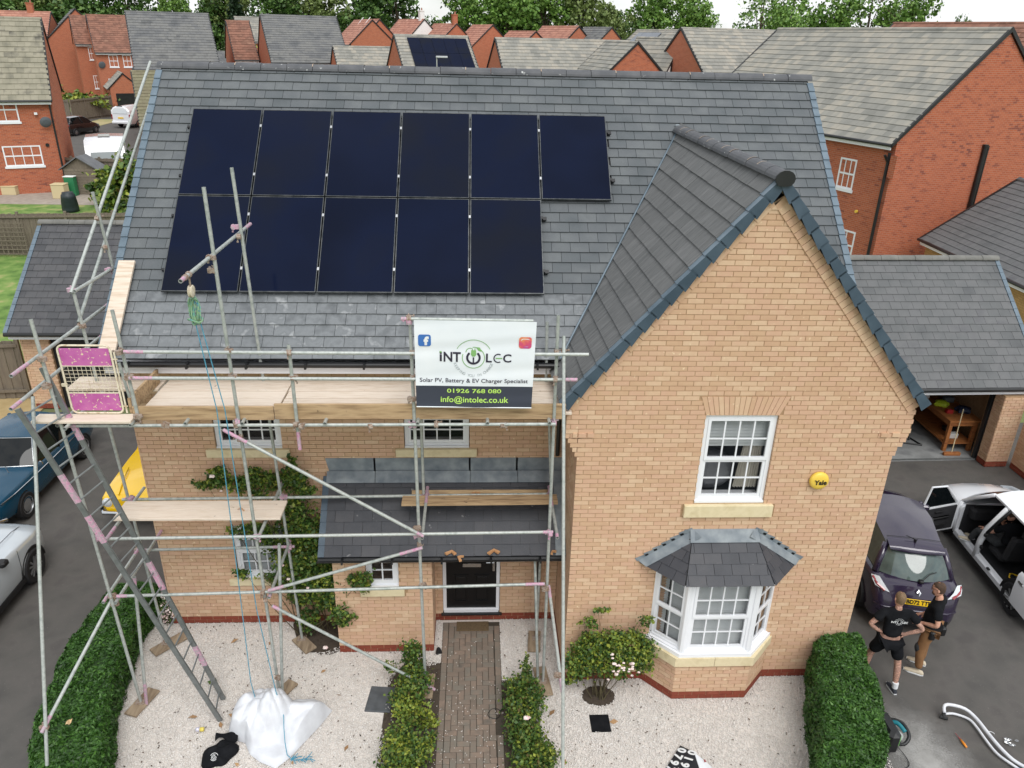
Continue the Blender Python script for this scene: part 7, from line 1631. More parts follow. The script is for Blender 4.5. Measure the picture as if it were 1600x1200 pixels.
for s in (1, -1):
    MB().path([(x, s*(hw+.012), .775) for x, hw in ((2.0, .74), (1.6, .795), (1.0, .815), (.2, .82), (-1, .815), (-1.8, .77))], .010, 5).build('side_stripe', chrome_m, cb_, world=False)
    for wx in (1.28, -1.32): arch(cb_, wx, s*.80, .30); wheel(cb_, wx, s*.735, .305, .19, 'steel')
    for yy in (.40, .585): MB().lathe([(.09, -.03), (.095, .02), (.08, .035), (.05, .055), (.01, .06)], (2.10, s*yy, .66), 14, Matrix.Rotation(PI/2, 3, 'Y')).build('headlamp', lampclear_m, cb_, world=False, smooth=True)
    MB().bevbox(2.06, 2.12, s*.49-.16, s*.49+.16, .48, .55, .02).build('indicator', lampclear_m, cb_, world=False)
    MB().tube((.62, s*.79, .88), (.68, s*.92, .98), .012, 6).lathe([(.01, -.02), (.055, 0), (.05, .02)], (.68, s*.93, 1.0), 12, Matrix.Rotation(PI/2, 3, 'Y')).build('wing_mirror', chrome_m, cb_, world=False)
gm = MB()
for k in range(7): gm.box(2.09, 2.125, -.30, .30, .52+k*.035, .535+k*.035)
gm.build('grille', chrome_m, cb_, world=False); MB().path([(2.0, -.80, .42), (2.2, -.6, .42), (2.24, 0, .42), (2.2, .6, .42), (2.0, .80, .42)], .045, 8).build('bumper', chrome_m, cb_, world=False, smooth=True)
MB().tube((.66, -.2, .945), (.98, .1, .955), .006, 5).tube((.70, .15, .945), (1.0, .4, .945), .006, 5).build('wiper', chrome_m, cb_, world=False)
seat(cb_, -.1, .36, .45, rimdark_m, .5); seat(cb_, -.1, -.36, .45, rimdark_m, .5)
# --- silver-white electric crossover, front corner in view
cs_ = thing('crossover_car', 'silver white car with black spoked wheels at the left edge', 'car', M=CM_(-10.83, 1.40, 90))
m = MB(); loft(m, [(-2.16, .66, .42, .92, 1.0), (-2.0, .82, .28, .98, 1.05), (-1.2, .90, .24, 1.0, 1.06), (0, .915, .24, .99, 1.05), (.8, .915, .24, .98, 1.05), (1.2, .91, .24, .96, 1.04), (1.6, .89, .25, .91, 1.0), (1.92, .84, .27, .84, .92), (2.08, .74, .32, .76, .82), (2.16, .58, .38, .66, .72)])
m.build('body', paint_silver, cs_, world=False, auto=35)
greenhouse(cs_, [(.6, -.82, 1.02), (.8, 0, 1.06), (.6, .82, 1.02), (-.3, .85, 1.0), (-1.75, .78, 1.03), (-1.9, 0, 1.05), (-1.75, -.78, 1.03), (-.3, -.85, 1.0)], [(-.15, -.62, 1.50), (-.08, 0, 1.53), (-.15, .62, 1.50), (-.4, .64, 1.54), (-1.3, .58, 1.48), (-1.4, 0, 1.5), (-1.3, -.58, 1.48), (-.4, -.64, 1.54)], paint_silver, frame_m=rimdark_m)
for s in (1, -1):
    for wx in (1.36, -1.32): arch(cs_, wx, s*.90, .35); wheel(cs_, wx, s*.83, .345, .22, 'spoke')
    MB().prism([(1.72, s*.865, .78), (1.98, s*.80, .74), (2.06, s*.66, .73), (1.98, s*.62, .82), (1.70, s*.80, .87)], (0, 0, .02)).build('headlight', rimdark_m, cs_, world=False)
    MB().box(-1.1, 1.0, s*.90-.02, s*.90+.02, .24, .34).build('sill_trim', rimdark_m, cs_, world=False); MB().bevbox(.36, .54, s*.97-.09, s*.97+.09, 1.02, 1.14, .03).build('wing_mirror', rimdark_m, cs_, world=False)
    m = MB().path([(1.0, s*.908, .95), (.98, s*.918, .6), (.92, s*.912, .34)], .004, 4); m.build('door_seam', rimdark_m, cs_, world=False)
MB().path([(.98, .60, 1.075), (1.5, .56, 1.02), (2.0, .48, .86)], .006, 4).path([(.98, -.60, 1.075), (1.5, -.56, 1.02), (2.0, -.48, .86)], .006, 4).build('bonnet_seam', rimdark_m, cs_, world=False)
# --- yellow classic, front wing showing past the house corner
cy_ = thing('classic_car', 'bright yellow classic car nosing out behind the house corner', 'car', M=CM_(-8.62, 6.42, -90))
m = MB(); loft(m, [(-2.0, .6, .42, .72, .8), (-1.5, .76, .27, .82, .9), (-.5, .79, .24, .84, .9), (.5, .79, .24, .84, .9), (1.0, .785, .25, .82, .93), (1.6, .77, .28, .80, .90), (1.9, .74, .36, .77, .84), (1.98, .66, .42, .70, .76)])
m.build('body', paint_yellow, cy_, world=False, auto=32)
greenhouse(cy_, [(.0, -.7, .88), (.1, 0, .9), (.0, .7, .88), (-.5, .74, .87), (-1.2, .7, .88), (-1.3, 0, .9), (-1.2, -.7, .88), (-.5, -.74, .87)], [(-.35, -.55, 1.32), (-.3, 0, 1.34), (-.35, .55, 1.32), (-.55, .57, 1.35), (-.9, .54, 1.3), (-.95, 0, 1.32), (-.9, -.54, 1.3), (-.55, -.57, 1.35)], paint_yellow)
MB().path([(1.95, -.35, .84), (1.5, -.42, .925), (1.0, -.5, .935)], .014, 6).path([(1.95, .35, .84), (1.5, .42, .925), (1.0, .5, .935)], .014, 6).build('bonnet_crease', paint_yellow, cy_, world=False, smooth=True)
for s in (1, -1):
    MB().lathe([(.085, -.04), (.09, .03), (.07, .05), (.02, .065)], (1.95, s*.60, .66), 14, Matrix.Rotation(PI/2, 3, 'Y')).lathe([(.10, -.02), (.105, .03), (.09, .035)], (1.95, s*.60, .66), 14, Matrix.Rotation(PI/2, 3, 'Y')).build('headlamp', lampclear_m, cy_, world=False, smooth=True)
    for wx in (1.2, -1.25): arch(cy_, wx, s*.77, .29); wheel(cy_, wx, s*.70, .295, .17, 'steel')
MB().path([(1.85, -.80, .46), (2.06, -.68, .46), (2.10, 0, .46), (2.06, .68, .46), (1.85, .80, .46)], .045, 8).build('bumper', chrome_m, cy_, world=False, smooth=True)
# --- aubergine hatchback, rear to the camera
cz_ = thing('hatchback_car', 'dark aubergine hatchback parked tail out beside the gable wall', 'car', M=CM_(6.86, 2.90, 77) @ Matrix.Diagonal((1, .94, 1, 1)))
m = MB(); loft(m, [(-2.04, .60, .34, .58, .64), (-1.99, .70, .28, .74, .82), (-1.90, .765, .24, .92, .99, .90), (-1.72, .80, .22, .98, 1.05, .9), (-1.2, .845, .21, .96, 1.03), (-.4, .86, .21, .94, 1.0), (.5, .86, .21, .93, 1.0), (.95, .855, .21, .93, 1.02), (1.4, .83, .23, .88, .98), (1.75, .78, .26, .78, .86), (1.95, .68, .3, .66, .72), (2.04, .5, .36, .56, .6)])
m.build('body', paint_purple, cz_, world=False, auto=35)
greenhouse(cz_, [(1.05, -.74, .96), (1.25, 0, 1.02), (1.05, .74, .96), (-.2, .80, .95), (-1.55, .69, 1.02), (-1.80, 0, 1.04), (-1.55, -.69, 1.02), (-.2, -.80, .95)], [(.25, -.56, 1.47), (.34, 0, 1.50), (.25, .56, 1.47), (-.35, .585, 1.50), (-1.28, .52, 1.45), (-1.42, 0, 1.47), (-1.28, -.52, 1.45), (-.35, -.585, 1.50)], paint_purple, glass=mat('tinted_glass_painted_sky', [s2l(64, 78, 76), s2l(92, 108, 104)], rough=.05, spec=1., nscale=3), pil=.045, dome=.055)  # cloud reflections put into the glass colour as paler mottling over the tint
m = MB().grid([[(-1.18, y, 1.515+.012*(1-(y/.52)**2)) for y in np.linspace(-.5, .5, 9)], [(-1.40, y*1.02, 1.505+.012*(1-(y/.52)**2)) for y in np.linspace(-.5, .5, 9)], [(-1.54+.05*(y/.5)**2, y*.98, 1.455) for y in np.linspace(-.5, .5, 9)], [(-1.50+.05*(y/.5)**2, y*.96, 1.42) for y in np.linspace(-.5, .5, 9)]]); m.build('roof_spoiler', paint_purple, cz_, world=False, smooth=True)
MB().prism([(-1.20, -.01, 1.53), (-1.30, -.01, 1.525), (-1.30, -.01, 1.60)], (0, .02, 0)).path([(-1.30, 0, 1.59), (-1.40, .01, 1.66)], .006, 4).path([(-1.24, 0, 1.56), (-1.20, .16, 1.60)], .008, 4).build('roof_fin', rimdark_m, cz_, world=False)
MB().path([(-1.165, y, 1.528+.012*(1-(y/.52)**2)) for y in np.linspace(-.5, .5, 9)], .005, 4).build('roof_seam', rimdark_m, cz_, world=False)
for s in (1, -1):
    l = MB(); l.grid([[(-1.70, s*.80, 1.02), (-1.80, s*.79, .98), (-1.90, s*.75, .93)], [(-1.76, s*.74, 1.05), (-1.87, s*.70, 1.0), (-1.965, s*.62, .90)], [(-1.80, s*.68, 1.06), (-1.92, s*.60, .98), (-1.985, s*.50, .87)]]); xf(l, Matrix.Translation((-.022, s*.012, .012)))
    l.build('tail_light', lampclear_m, cz_, world=False, smooth=True)
    l = MB().path([(-1.76, s*.785, 1.02), (-1.90, s*.73, .965), (-1.99, s*.60, .90)], .026, 6); l.build('tail_light_core', lampred_m, cz_, world=False)
    for wx in (1.25, -1.28): arch(cz_, wx, s*.845, .32); wheel(cz_, wx, s*.775, .315, .2, 'spoke')
    MB().bevbox(.78, .92, s*.92-.09, s*.92+.09, .98, 1.1, .03).build('wing_mirror', paint_purple, cz_, world=False)
    MB().tube((-2.0, s*.62, .33), (-2.0, s*.44, .33), .022, 6).build('reflector', lampred_m, cz_, world=False)
MB().box(-2.045, -1.9, -.62, .62, .24, .42).build('rear_diffuser', rimdark_m, cz_, world=False)
MB().path([(-1.95, -.74, .60), (-2.035, -.56, .585), (-2.055, 0, .58), (-2.035, .56, .585), (-1.95, .74, .60)], .022, 6).build('bumper_crease', paint_purple, cz_, world=False, smooth=True)
Mpl = Matrix.Translation((-2.03, -.0, .755)) @ Matrix.Rotation(-PI/2, 4, 'Z') @ Matrix.Rotation(PI/2-.18, 4, 'X')
xf(MB().bevbox(-.26, .26, -.056, .056, -.004, .008, .004), Mpl).build('number_plate', plate_m, cz_, world=False)
xf(MB().box(-.255, -.215, -.05, .05, .0085, .0095), Mpl).build('plate_band', plategreen_m, cz_, world=False)
tx = MB().text('BD72 TTF', .098, Matrix.Identity(4), .002, bold=.004); xs_ = [p[0] for p in tx.v]; k_ = .43/(max(xs_)-min(xs_)); tx.v = [((p[0]-(min(xs_)+max(xs_))/2)*k_+.022, p[1]*1.1, p[2]+.0105) for p in tx.v]; xf(tx, Mpl).build('lettering', ink_m, cz_, world=False)
Mbg = Matrix.Translation((-1.985, 0, .925)) @ Matrix.Rotation(-PI/2, 4, 'Z') @ Matrix.Rotation(PI/2-.7, 4, 'X'); bd_ = MB(); o_ = [(0, .062), (.042, 0), (0, -.062), (-.042, 0)]; i_ = [(0, .026), (.016, 0), (0, -.026), (-.016, 0)]
bd_.add([(*p, .012) for p in o_]+[(*p, .016) for p in i_], [(k, (k+1) % 4, 4+(k+1) % 4, 4+k) for k in range(4)]); xf(bd_, Mbg).build('badge', chrome_m, cz_, world=False)
MB().path([(-1.83, -.06, 1.07), (-1.72, -.22, 1.17), (-1.68, -.34, 1.20)], .009, 5).bevbox(-1.86, -1.78, -.1, -.02, 1.04, 1.09, .01).build('wiper', rimdark_m, cz_, world=False)
text_on(cz_, 'ZE', .05, Matrix.Translation((-2.0, -.50, .70)) @ Matrix.Rotation(-PI/2, 4, 'Z') @ Matrix.Rotation(PI/2-.1, 4, 'X'), bblue_m)
for yy in (.38, -.38): seat(cz_, -.9, yy, .5, rimdark_m, .5)
# --- white car with doors open
cw_ = thing('family_car', 'white car with its front door open and rear door slid back on the right drive', 'car', M=CM_(9.61, 2.76, 85))
nose = MB(); loft(nose, [(.86, .875, .24, .93, 1.06), (1.2, .87, .24, .92, 1.04), (1.6, .84, .26, .86, .98), (1.95, .77, .28, .78, .88), (2.12, .64, .34, .68, .74), (2.17, .5, .4, .6, .64)]); nose.build('body', paint_white, cw_, world=False, auto=35)
tail = MB(); loft(tail, [(-2.15, .66, .4, .86, .95), (-2.05, .80, .28, .98, 1.05), (-1.8, .86, .24, 1.02, 1.08), (-1.42, .875, .24, 1.02, 1.08)]); tail.build('rear_body', paint_white, cw_, world=False, auto=35)
MB().bevbox(-1.46, .92, -.875, -.80, .24, 1.0, .03).build('far_side', paint_white, cw_, world=False)
MB().bevbox(-1.46, .92, .73, .872, .22, .37, .03).build('door_sill', paint_white, cw_, world=False); MB().box(-1.42, .86, .80, .886, .17, .25).build('sill_trim', rimdark_m, cw_, world=False)
MB().box(-1.5, .9, -.80, .73, .24, .29).box(.84, .86, -.8, .8, .29, 1.0).box(-1.48, -1.44, -.8, .8, .29, 1.0).build('cabin_floor', interior_m, cw_, world=False)
fl_ = [(.92, -.74, 1.0), (1.28, 0, 1.06), (.92, .76, 1.0)]
roofm = greenhouse(cw_, [(1.05, -.74, 1.0), (1.30, 0, 1.06), (1.05, .76, 1.0), (-.1, .84, .98), (-1.75, .74, 1.05), (-1.98, 0, 1.07), (-1.75, -.74, 1.05), (-.1, -.84, .98)], [(.28, -.60, 1.60), (.38, 0, 1.64), (.28, .66, 1.60), (-.35, .69, 1.64), (-1.62, .64, 1.60), (-1.75, 0, 1.62), (-1.62, -.60, 1.60), (-.35, -.62, 1.64)], paint_white, pil=.04, dome=.05)
for ch in [o for o in cw_.children if o.name.startswith('side_window')][:2]: bpy.data.objects.remove(ch)
MB().path([(.04, .84, .30), (.0, .855, .70), (-.05, .83, 1.0), (-.24, .69, 1.60)], .06, 8).build('pillar', paint_white, cw_, world=False, smooth=True)
MB().path([(.90, .84, .3), (.95, .855, .6), (1.0, .80, .98)], .05, 8).path([(-1.42, .85, .3), (-1.45, .86, .9), (-1.5, .78, 1.06), (-1.6, .63, 1.58)], .05, 8).build('pillar', paint_white, cw_, world=False, smooth=True)
for z in (.55, .85, 1.15): MB().bevbox(-.10+z*-.05, -.03+z*-.05, .83-max(0, z-.95)*.45, .885-max(0, z-.95)*.45, z, z+.09, .02).build('door_latch', rimdark_m, cw_, world=False)
seat(cw_, -.02-.1, .36, .42, interior_m); seat(cw_, -.12, -.36, .42, interior_m); MB().bevbox(-1.45, -.95, -.68, .66, .42, .58, .04).bevbox(-1.47, -1.3, -.68, .66, .58, 1.1, .04).build('rear_bench', interior_m, cw_, world=False)
MB().bevbox(.66, 1.02, -.72, .72, .70, .98, .05).bevbox(.5, .9, -.12, .12, .3, .72, .03).build('dashboard', interior_m, cw_, world=False)
st2 = MB(); st2.path([(.52+.05*math.cos(t), -.36+.18*math.cos(t), .92+.17*math.sin(t)) for t in [2*PI*i/18 for i in range(18)]], .014, 6, closed=True); st2.build('steering_wheel', rimdark_m, cw_, world=False)
# front door, hinged at the front, swung out
Md = Matrix.Translation((.90, .90, 0)) @ Matrix.Rotation(math.radians(73+90), 4, 'Z')    # local door: +x from hinge, y outward
Md = Matrix.Translation((.90, .885, 0)) @ Matrix.Rotation(math.radians(180-70), 4, 'Z')
def dxf(m): return xf(m, Md)
dr = MB(); dr.prism([(.0, -.03, .34), (.93, -.03, .36), (1.0, -.03, .62), (.98, -.03, 1.0), (.02, -.03, .99)], (0, -.055, 0)); fd = dxf(dr).build('front_door', paint_white, cw_, world=False, auto=30)
tr_ = MB().prism([(.08, -.002, .40), (.86, -.002, .42), (.90, -.002, .64), (.88, -.002, .96), (.08, -.002, .96)][::-1], (0, -.027, 0)); dxf(tr_).build('door_card', interior_m, fd, world=False)
dxf(MB().bevbox(.25, .74, -.003, .045, .70, .76, .02).bevbox(.45, .66, .0, .03, .86, .91, .01)).build('arm_rest', rimdark_m, fd, world=False)
dxf(MB().bevbox(.28, .62, -.002, .012, .44, .56, .01)).build('door_pocket', rimdark_m, fd, world=False)
dxf(MB().path([(.03, -.05, .98), (.46, -.05, 1.46), (.86, -.05, 1.50), (.97, -.05, 1.0)], .022, 6)).build('window_frame', paint_white, fd, world=False)
dxf(MB().prism([(.08, -.05, .99), (.47, -.05, 1.44), (.85, -.05, 1.48), (.94, -.05, .99)], (0, -.006, 0))).build('door_glass', carglass_m, fd, world=False)
dxf(MB().bevbox(.06, .26, -.26, -.10, 1.0, 1.14, .04)).build('wing_mirror', paint_white, fd, world=False)
# sliding rear door, run back along the flank
sd_ = MB(); loft(sd_, [(-2.3, .965, .30, .98, 1.0), (-1.9, .972, .28, .98, 1.0), (-1.40, .972, .28, .97, 1.0)]); 
sd2 = MB().prism([(-1.42, .90, .30), (-1.42, .955, .34), (-1.42, .965, .65), (-1.42, .945, .96), (-1.42, .90, 1.02)], (-.95, 0, 0)); so_ = sd2.build('sliding_door', paint_white, cw_, world=False, auto=40)
MB().bevbox(-1.66, -1.50, .955, .985, .84, .88, .012).build('handle', chrome_m, so_, world=False)
MB().bevbox(-.55, -.47, .85, .90, .36, .40, .01).build('door_runner', rimdark_m, cw_, world=False)
hz = MB(); hz.path([(-.75+.14*math.cos(t), .45+.12*math.sin(t), .36+.02*math.sin(3*t)) for t in [2*PI*i/20*2 for i in range(21)]], .012, 6); setprops(xf(hz, WORLD[cw_]).build('hose', plate_m), 'yellow cable coiled on the rear floor of the white car', 'cable')
for s in (1, -1):
    for wx in (1.36, -1.34): arch(cw_, wx, s*.862, .33); wheel(cw_, wx, s*.79, .32, .2, 'spoke')
    l = MB().grid([[(1.70, s*.81, .88), (1.92, s*.76, .84), (2.08, s*.62, .76)], [(1.70, s*.825, .76), (1.94, s*.785, .72), (2.11, s*.62, .66)]]); xf(l, Matrix.Translation((.02, s*.012, .012))).build('headlight', lampclear_m, cw_, world=False, smooth=True)
# --- far vehicles
bk = thing('hatchback_car', 'small black hatchback beyond the left red house', 'car', M=CM_(-36.4, 62.6, 75)); bk.location.z = gz(-36, 62)+.0; WORLD[bk] = Matrix.Translation((-36.4, 62.6, gz(-36, 62))) @ Matrix.Rotation(math.radians(75), 4, 'Z'); bk.matrix_world = WORLD[bk]
m = MB(); loft(m, [(-2.0, .62, .34, .80, .88), (-1.8, .80, .24, .96, 1.02), (0, .86, .22, .94, 1.0), (1.2, .84, .23, .9, .99), (1.9, .7, .3, .7, .78)]); m.build('body', paint_black, bk, world=False, auto=35)
greenhouse(bk, [(1.0, -.74, .96), (1.2, 0, 1.0), (1.0, .74, .96), (-.2, .80, .95), (-1.6, .70, 1.0), (-1.8, 0, 1.02), (-1.6, -.70, 1.0), (-.2, -.80, .95)], [(.25, -.56, 1.46), (.3, 0, 1.48), (.25, .56, 1.46), (-.35, .58, 1.5), (-1.3, .52, 1.44), (-1.4, 0, 1.46), (-1.3, -.52, 1.44), (-.35, -.58, 1.5)], paint_black)
for s in (1, -1):
    MB().bevbox(-1.98, -1.84, s*.70-.1, s*.70+.1, .8, .98, .03).build('tail_light', lampred_m, bk, world=False)
    for wx in (1.2, -1.25): wheel(bk, wx, s*.78, .31, .2, 'spoke')
zv = gz(-34, 68); vn = thing('van', 'white van parked tail towards us before the small gabled garage', 'van', M=Matrix.Translation((-33.9, 69.4, zv)) @ Matrix.Rotation(math.radians(78), 4, 'Z'))
m = MB(); loft(m, [(-2.48, .90, .42, 1.5, 1.86, .9), (-2.40, .97, .34, 1.6, 1.96, .88), (-1, .99, .3, 1.62, 1.98, .88), (.6, .99, .3, 1.6, 1.97, .88), (1.2, .98, .3, 1.3, 1.78, .85), (1.75, .95, .32, 1.02, 1.2), (2.3, .88, .38, .82, .98), (2.48, .7, .44, .7, .8)]); m.build('body', paint_white, vn, world=False, auto=35)
MB().prism([(-2.5, -.70, 1.30), (-2.5, .70, 1.30), (-2.475, .66, 1.72), (-2.475, -.66, 1.72)], (-.012, 0, 0)).build('rear_window', mat('van_rear_glass', [s2l(216, 222, 226)], rough=.2), vn, world=False)
MB().bevbox(-2.6, -2.4, -.94, .94, .40, .62, .04).build('bumper', paint_white, vn, world=False); MB().box(-2.53, -2.5, -.27, .27, .86, .98).build('number_plate', plate_m, vn, world=False)
MB().bevbox(-2.46, -2.36, -.28, .28, 1.90, 1.98, .02).build('high_brake_light', rimdark_m, vn, world=False)
for s in (1, -1):
    MB().bevbox(-2.49, -2.36, s*.88-.07, s*.88+.07, .75, 1.25, .03).build('tail_light', lampred_m, vn, world=False)
    for wx in (1.5, -1.4): wheel(vn, wx, s*.88, .34, .22, 'steel')
zc_ = gz(-26, 44); cv = thing('caravan', 'white touring caravan behind the garden fence', 'caravan', M=Matrix.Translation((-25.2, 42.6, zc_)) @ Matrix.Rotation(math.radians(112), 4, 'Z'))
sect = [(-2.3, .45), (-2.42, .9), (-2.3, 1.5), (-2.0, 2.2), (-1.6, 2.42), (1.6, 2.46), (2.05, 2.25), (2.35, 1.5), (2.42, .8), (2.3, .42)]
m = MB(); m.grid([[(x, y*(1.0), z-(.04 if abs(y) > 1.0 else 0)) for y in (-1.1, -1.02, 0, 1.02, 1.1)] for x, z in sect]); m.prism([(x, -1.08, z-.05) for x, z in sect][::-1], (0, 2.16, 0)); m.build('body', paint_white, cv, world=False, auto=40)
MB().bevbox(-.5, .2, -.35, .35, 2.46, 2.56, .04).build('roof_light', mat('roof_light_grey', [s2l(170, 172, 168)], rough=.4), cv, world=False); MB().prism([(-2.40, -.85, 1.15), (-2.40, .85, 1.15), (-2.2, .8, 1.75), (-2.2, -.8, 1.75)], (-.03, 0, 0)).build('end_window', mat('caravan_window', [s2l(150, 158, 160)], rough=.15), cv, world=False)
MB().box(-1.6, -.6, 1.09, 1.12, 1.1, 1.7).box(.4, 1.3, 1.09, 1.12, 1.1, 1.7).build('side_window', carglass_m, cv, world=False)
for s in (1, -1): wheel(cv, 0, s*1.0, .32, .2, 'steel')
yf = thing('hatchback_car', 'bright yellow far car on the block-paved road at left', 'car', M=Matrix.Translation((-78.5, 156, 1.9)) @ Matrix.Rotation(math.radians(150), 4, 'Z'))
m = MB(); loft(m, [(-1.9, .6, .34, .80, .9), (-1.5, .80, .24, .9, 1.2), (-.6, .82, .22, .9, 1.45, .8), (.3, .82, .23, .88, 1.4, .8), (1.0, .8, .25, .84, .98), (1.8, .66, .3, .68, .75)]); m.build('body', paint_yellow, yf, world=False, auto=40)
for s in (1, -1):
    for wx in (1.1, -1.2): wheel(yf, wx, s*.76, .31, .2, 'spoke')
    MB().box(-1.2, .4, s*.76-.01, s*.76+.01, .95, 1.25).build('side_window', carglass_m, yf, world=False)
# ------------------------------------------------------------------ PEOPLE
def skinned(name, joints, bones, mt, parent, sub=2, rootname=None):
    """joints: {name: (pos, (rx, ry))}; builds one continuous skinned surface and bakes it to a mesh"""
    names = list(joints); idx = {n: i for i, n in enumerate(names)}
    me = bpy.data.meshes.new(name); me.from_pydata([tuple(joints[n][0]) for n in names], [(idx[a], idx[b]) for a, b in bones], [])
    o = bpy.data.objects.new('tmp_'+name, me); COL.objects.link(o)
    bm_layer = o.modifiers.new('skin', 'SKIN'); bm_layer.use_smooth_shade = True; bm_layer.branch_smoothing = .35
    import bmesh
    bm = bmesh.new(); bm.from_mesh(me); lay = bm.verts.layers.skin.verify(); bm.verts.ensure_lookup_table()
    for n in names:
        r = joints[n][1]; r = (r, r) if not isinstance(r, tuple) else r
        bm.verts[idx[n]][lay].radius = r; bm.verts[idx[n]][lay].use_root = (n == (rootname or names[0]))
    bm.to_mesh(me); bm.free()
    ss = o.modifiers.new('sub', 'SUBSURF'); ss.levels = sub; ss.render_levels = sub
    dg = bpy.context.evaluated_depsgraph_get(); ev = o.evaluated_get(dg); m2 = bpy.data.meshes.new_from_object(ev)
    bpy.data.objects.remove(o); bpy.data.meshes.remove(me)
    m2.transform(WORLD[parent].inverted()); m2.name = name; m2.materials.clear(); m2.materials.append(mt); m2.polygons.foreach_set('use_smooth', [True]*len(m2.polygons))
    p = bpy.data.objects.new(name, m2); COL.objects.link(p); p.parent = parent; WORLD[p] = WORLD[parent]
    return p
def V3(*a): return Vector(a)
def hand(joints, bones, wrist, pre, d, n, flex=.5, s=1.):
    """palm and five fingers growing from a wrist joint; d: pointing direction, n: palm normal"""
    d = V3(*d).normalized(); n = V3(*n); n = (n-d*n.dot(d)).normalized(); b = d.cross(n)
    w0 = V3(*joints[wrist][0]); pc = w0+d*.055*s; joints[pre+'palm'] = (pc, (.036*s, .018*s)); bones.append((wrist, pre+'palm'))
    for k, (off, ln) in enumerate(((.030, .066), (.010, .075), (-.011, .07), (-.030, .054))):
        q0 = w0+d*.095*s+b*off*s; q1 = q0+(d*math.cos(flex*.6)+n*math.sin(flex*.6))*ln*.5*s; q2 = q1+(d*math.cos(flex*1.6)+n*math.sin(flex*1.6))*ln*.5*s
        joints[pre+'k%d' % k] = (q0, .0095*s); joints[pre+'f%d' % k] = (q1, .0088*s); joints[pre+'t%d' % k] = (q2, .0075*s)
        bones.extend([(pre+'palm', pre+'k%d' % k), (pre+'k%d' % k, pre+'f%d' % k), (pre+'f%d' % k, pre+'t%d' % k)])
    t0 = w0+d*.035*s+b*.038*s+n*.012*s; t1 = t0+(d*.7+b*.6+n*.4)*.04*s; joints[pre+'th0'] = (t0, .012*s); joints[pre+'th1'] = (t1, .0095*s); bones.extend([(wrist, pre+'th0'), (pre+'th0', pre+'th1')])
def head(parent, c, fwd, upv, hairm, glasses=False, beard=False, s=1.):
    fwd, upv = V3(*fwd).normalized(), V3(*upv).normalized(); rt = fwd.cross(upv).normalized(); upv = rt.cross(fwd)
    M = Matrix(((rt.x, fwd.x, upv.x, c[0]), (rt.y, fwd.y, upv.y, c[1]), (rt.z, fwd.z, upv.z, c[2]), (0, 0, 0, 1)))
    rows = []; prof = [(-.125, .030, .045, .05), (-.115, .048, .06, .04), (-.085, .060, .075, .022), (-.04, .068, .086, .008), (.0, .073, .092, .0), (.04, .075, .095, -.005), (.075, .068, .088, -.008), (.105, .048, .062, -.01), (.118, .02, .026, -.01)]
    for z, rx, ry, oy in prof:
        rows.append([tuple(M @ (Vector((rx*math.cos(t), oy*.55+ry*math.sin(t)*(1.0), z))*s)) for t in [2*PI*i/18 for i in range(18)]])
    m = MB().grid(rows[::-1], close=True); m.poly(rows[0]); m.poly(rows[-1][::-1])
    m.add([M @ (Vector(p)*s) for p in ((-.013, .088, .012), (.013, .088, .012), (.017, .098, -.03), (0, .118, -.026), (-.017, .098, -.03), (0, .095, -.042))], [(0, 1, 3), (1, 2, 3), (0, 3, 4), (3, 2, 5), (4, 3, 5)])
    for sx in (-1, 1): m.ell(M @ (Vector((sx*.078, -.005, -.005))*s), .010*s, .02*s, .032*s, 8, 6, M.to_3x3())
    h = m.build('head', skin_m, parent, smooth=True)
    f = MB()
    for sx in (-1, 1): f.ell(M @ (Vector((sx*.03, .086, .018))*s), .012*s, .006*s, .006*s, 8, 5, M.to_3x3())
    f.ell(M @ (Vector((0, .086, -.062))*s), .022*s, .006*s, .005*s, 8, 5, M.to_3x3()); f.build('features', mat('lip_and_eye', [s2l(110, 72, 62)], rough=.5) if 'lip_and_eye' not in MATS else MATS['lip_and_eye'], h)
    hr = []
    for z, rx, ry, oy in ((-.055, .069, .086, .0), (-.02, .074, .092, -.006), (.02, .078, .098, -.008), (.06, .077, .097, -.010), (.092, .066, .084, -.010), (.116, .044, .056, -.010), (.128, .016, .02, -.010)):
        row = []
        for i in range(22):
            t = 2*PI*i/22; x, y = rx*math.cos(t), ry*math.sin(t)
            if y > .0 and z < .058: k = max(0., 1-y/.03); y = y*k+.0; x = x*(.97)
            if z < -.03 and abs(math.cos(t)) > .8: x *= .93
            row.append(tuple(M @ (Vector((x, oy+y, z+.004*math.sin(5*t)))*s)))
        hr.append(row)
    MB().grid(hr[::-1], close=True).build('hair', hairm, parent, smooth=True)
    if beard: MB().ell(M @ (Vector((0, .06, -.085))*s), .052*s, .045*s, .035*s, 12, 8, M.to_3x3()).build('beard', hairm, h, smooth=True)
    if glasses:
        g = MB()
        for sx in (-1, 1): g.path([tuple(M @ (Vector((sx*.032+.024*math.cos(t), .100, .016+.017*math.sin(t)))*s)) for t in [2*PI*i/12 for i in range(12)]], .003, 5, closed=True); g.tube(M @ (Vector((sx*.056, .098, .02))*s), M @ (Vector((sx*.08, -.01, .015))*s), .0028, 5)
        g.tube(M @ (Vector((-.008, .102, .018))*s), M @ (Vector((.008, .102, .018))*s), .0028, 5); g.build('glasses', rimdark_m, parent)
    return M
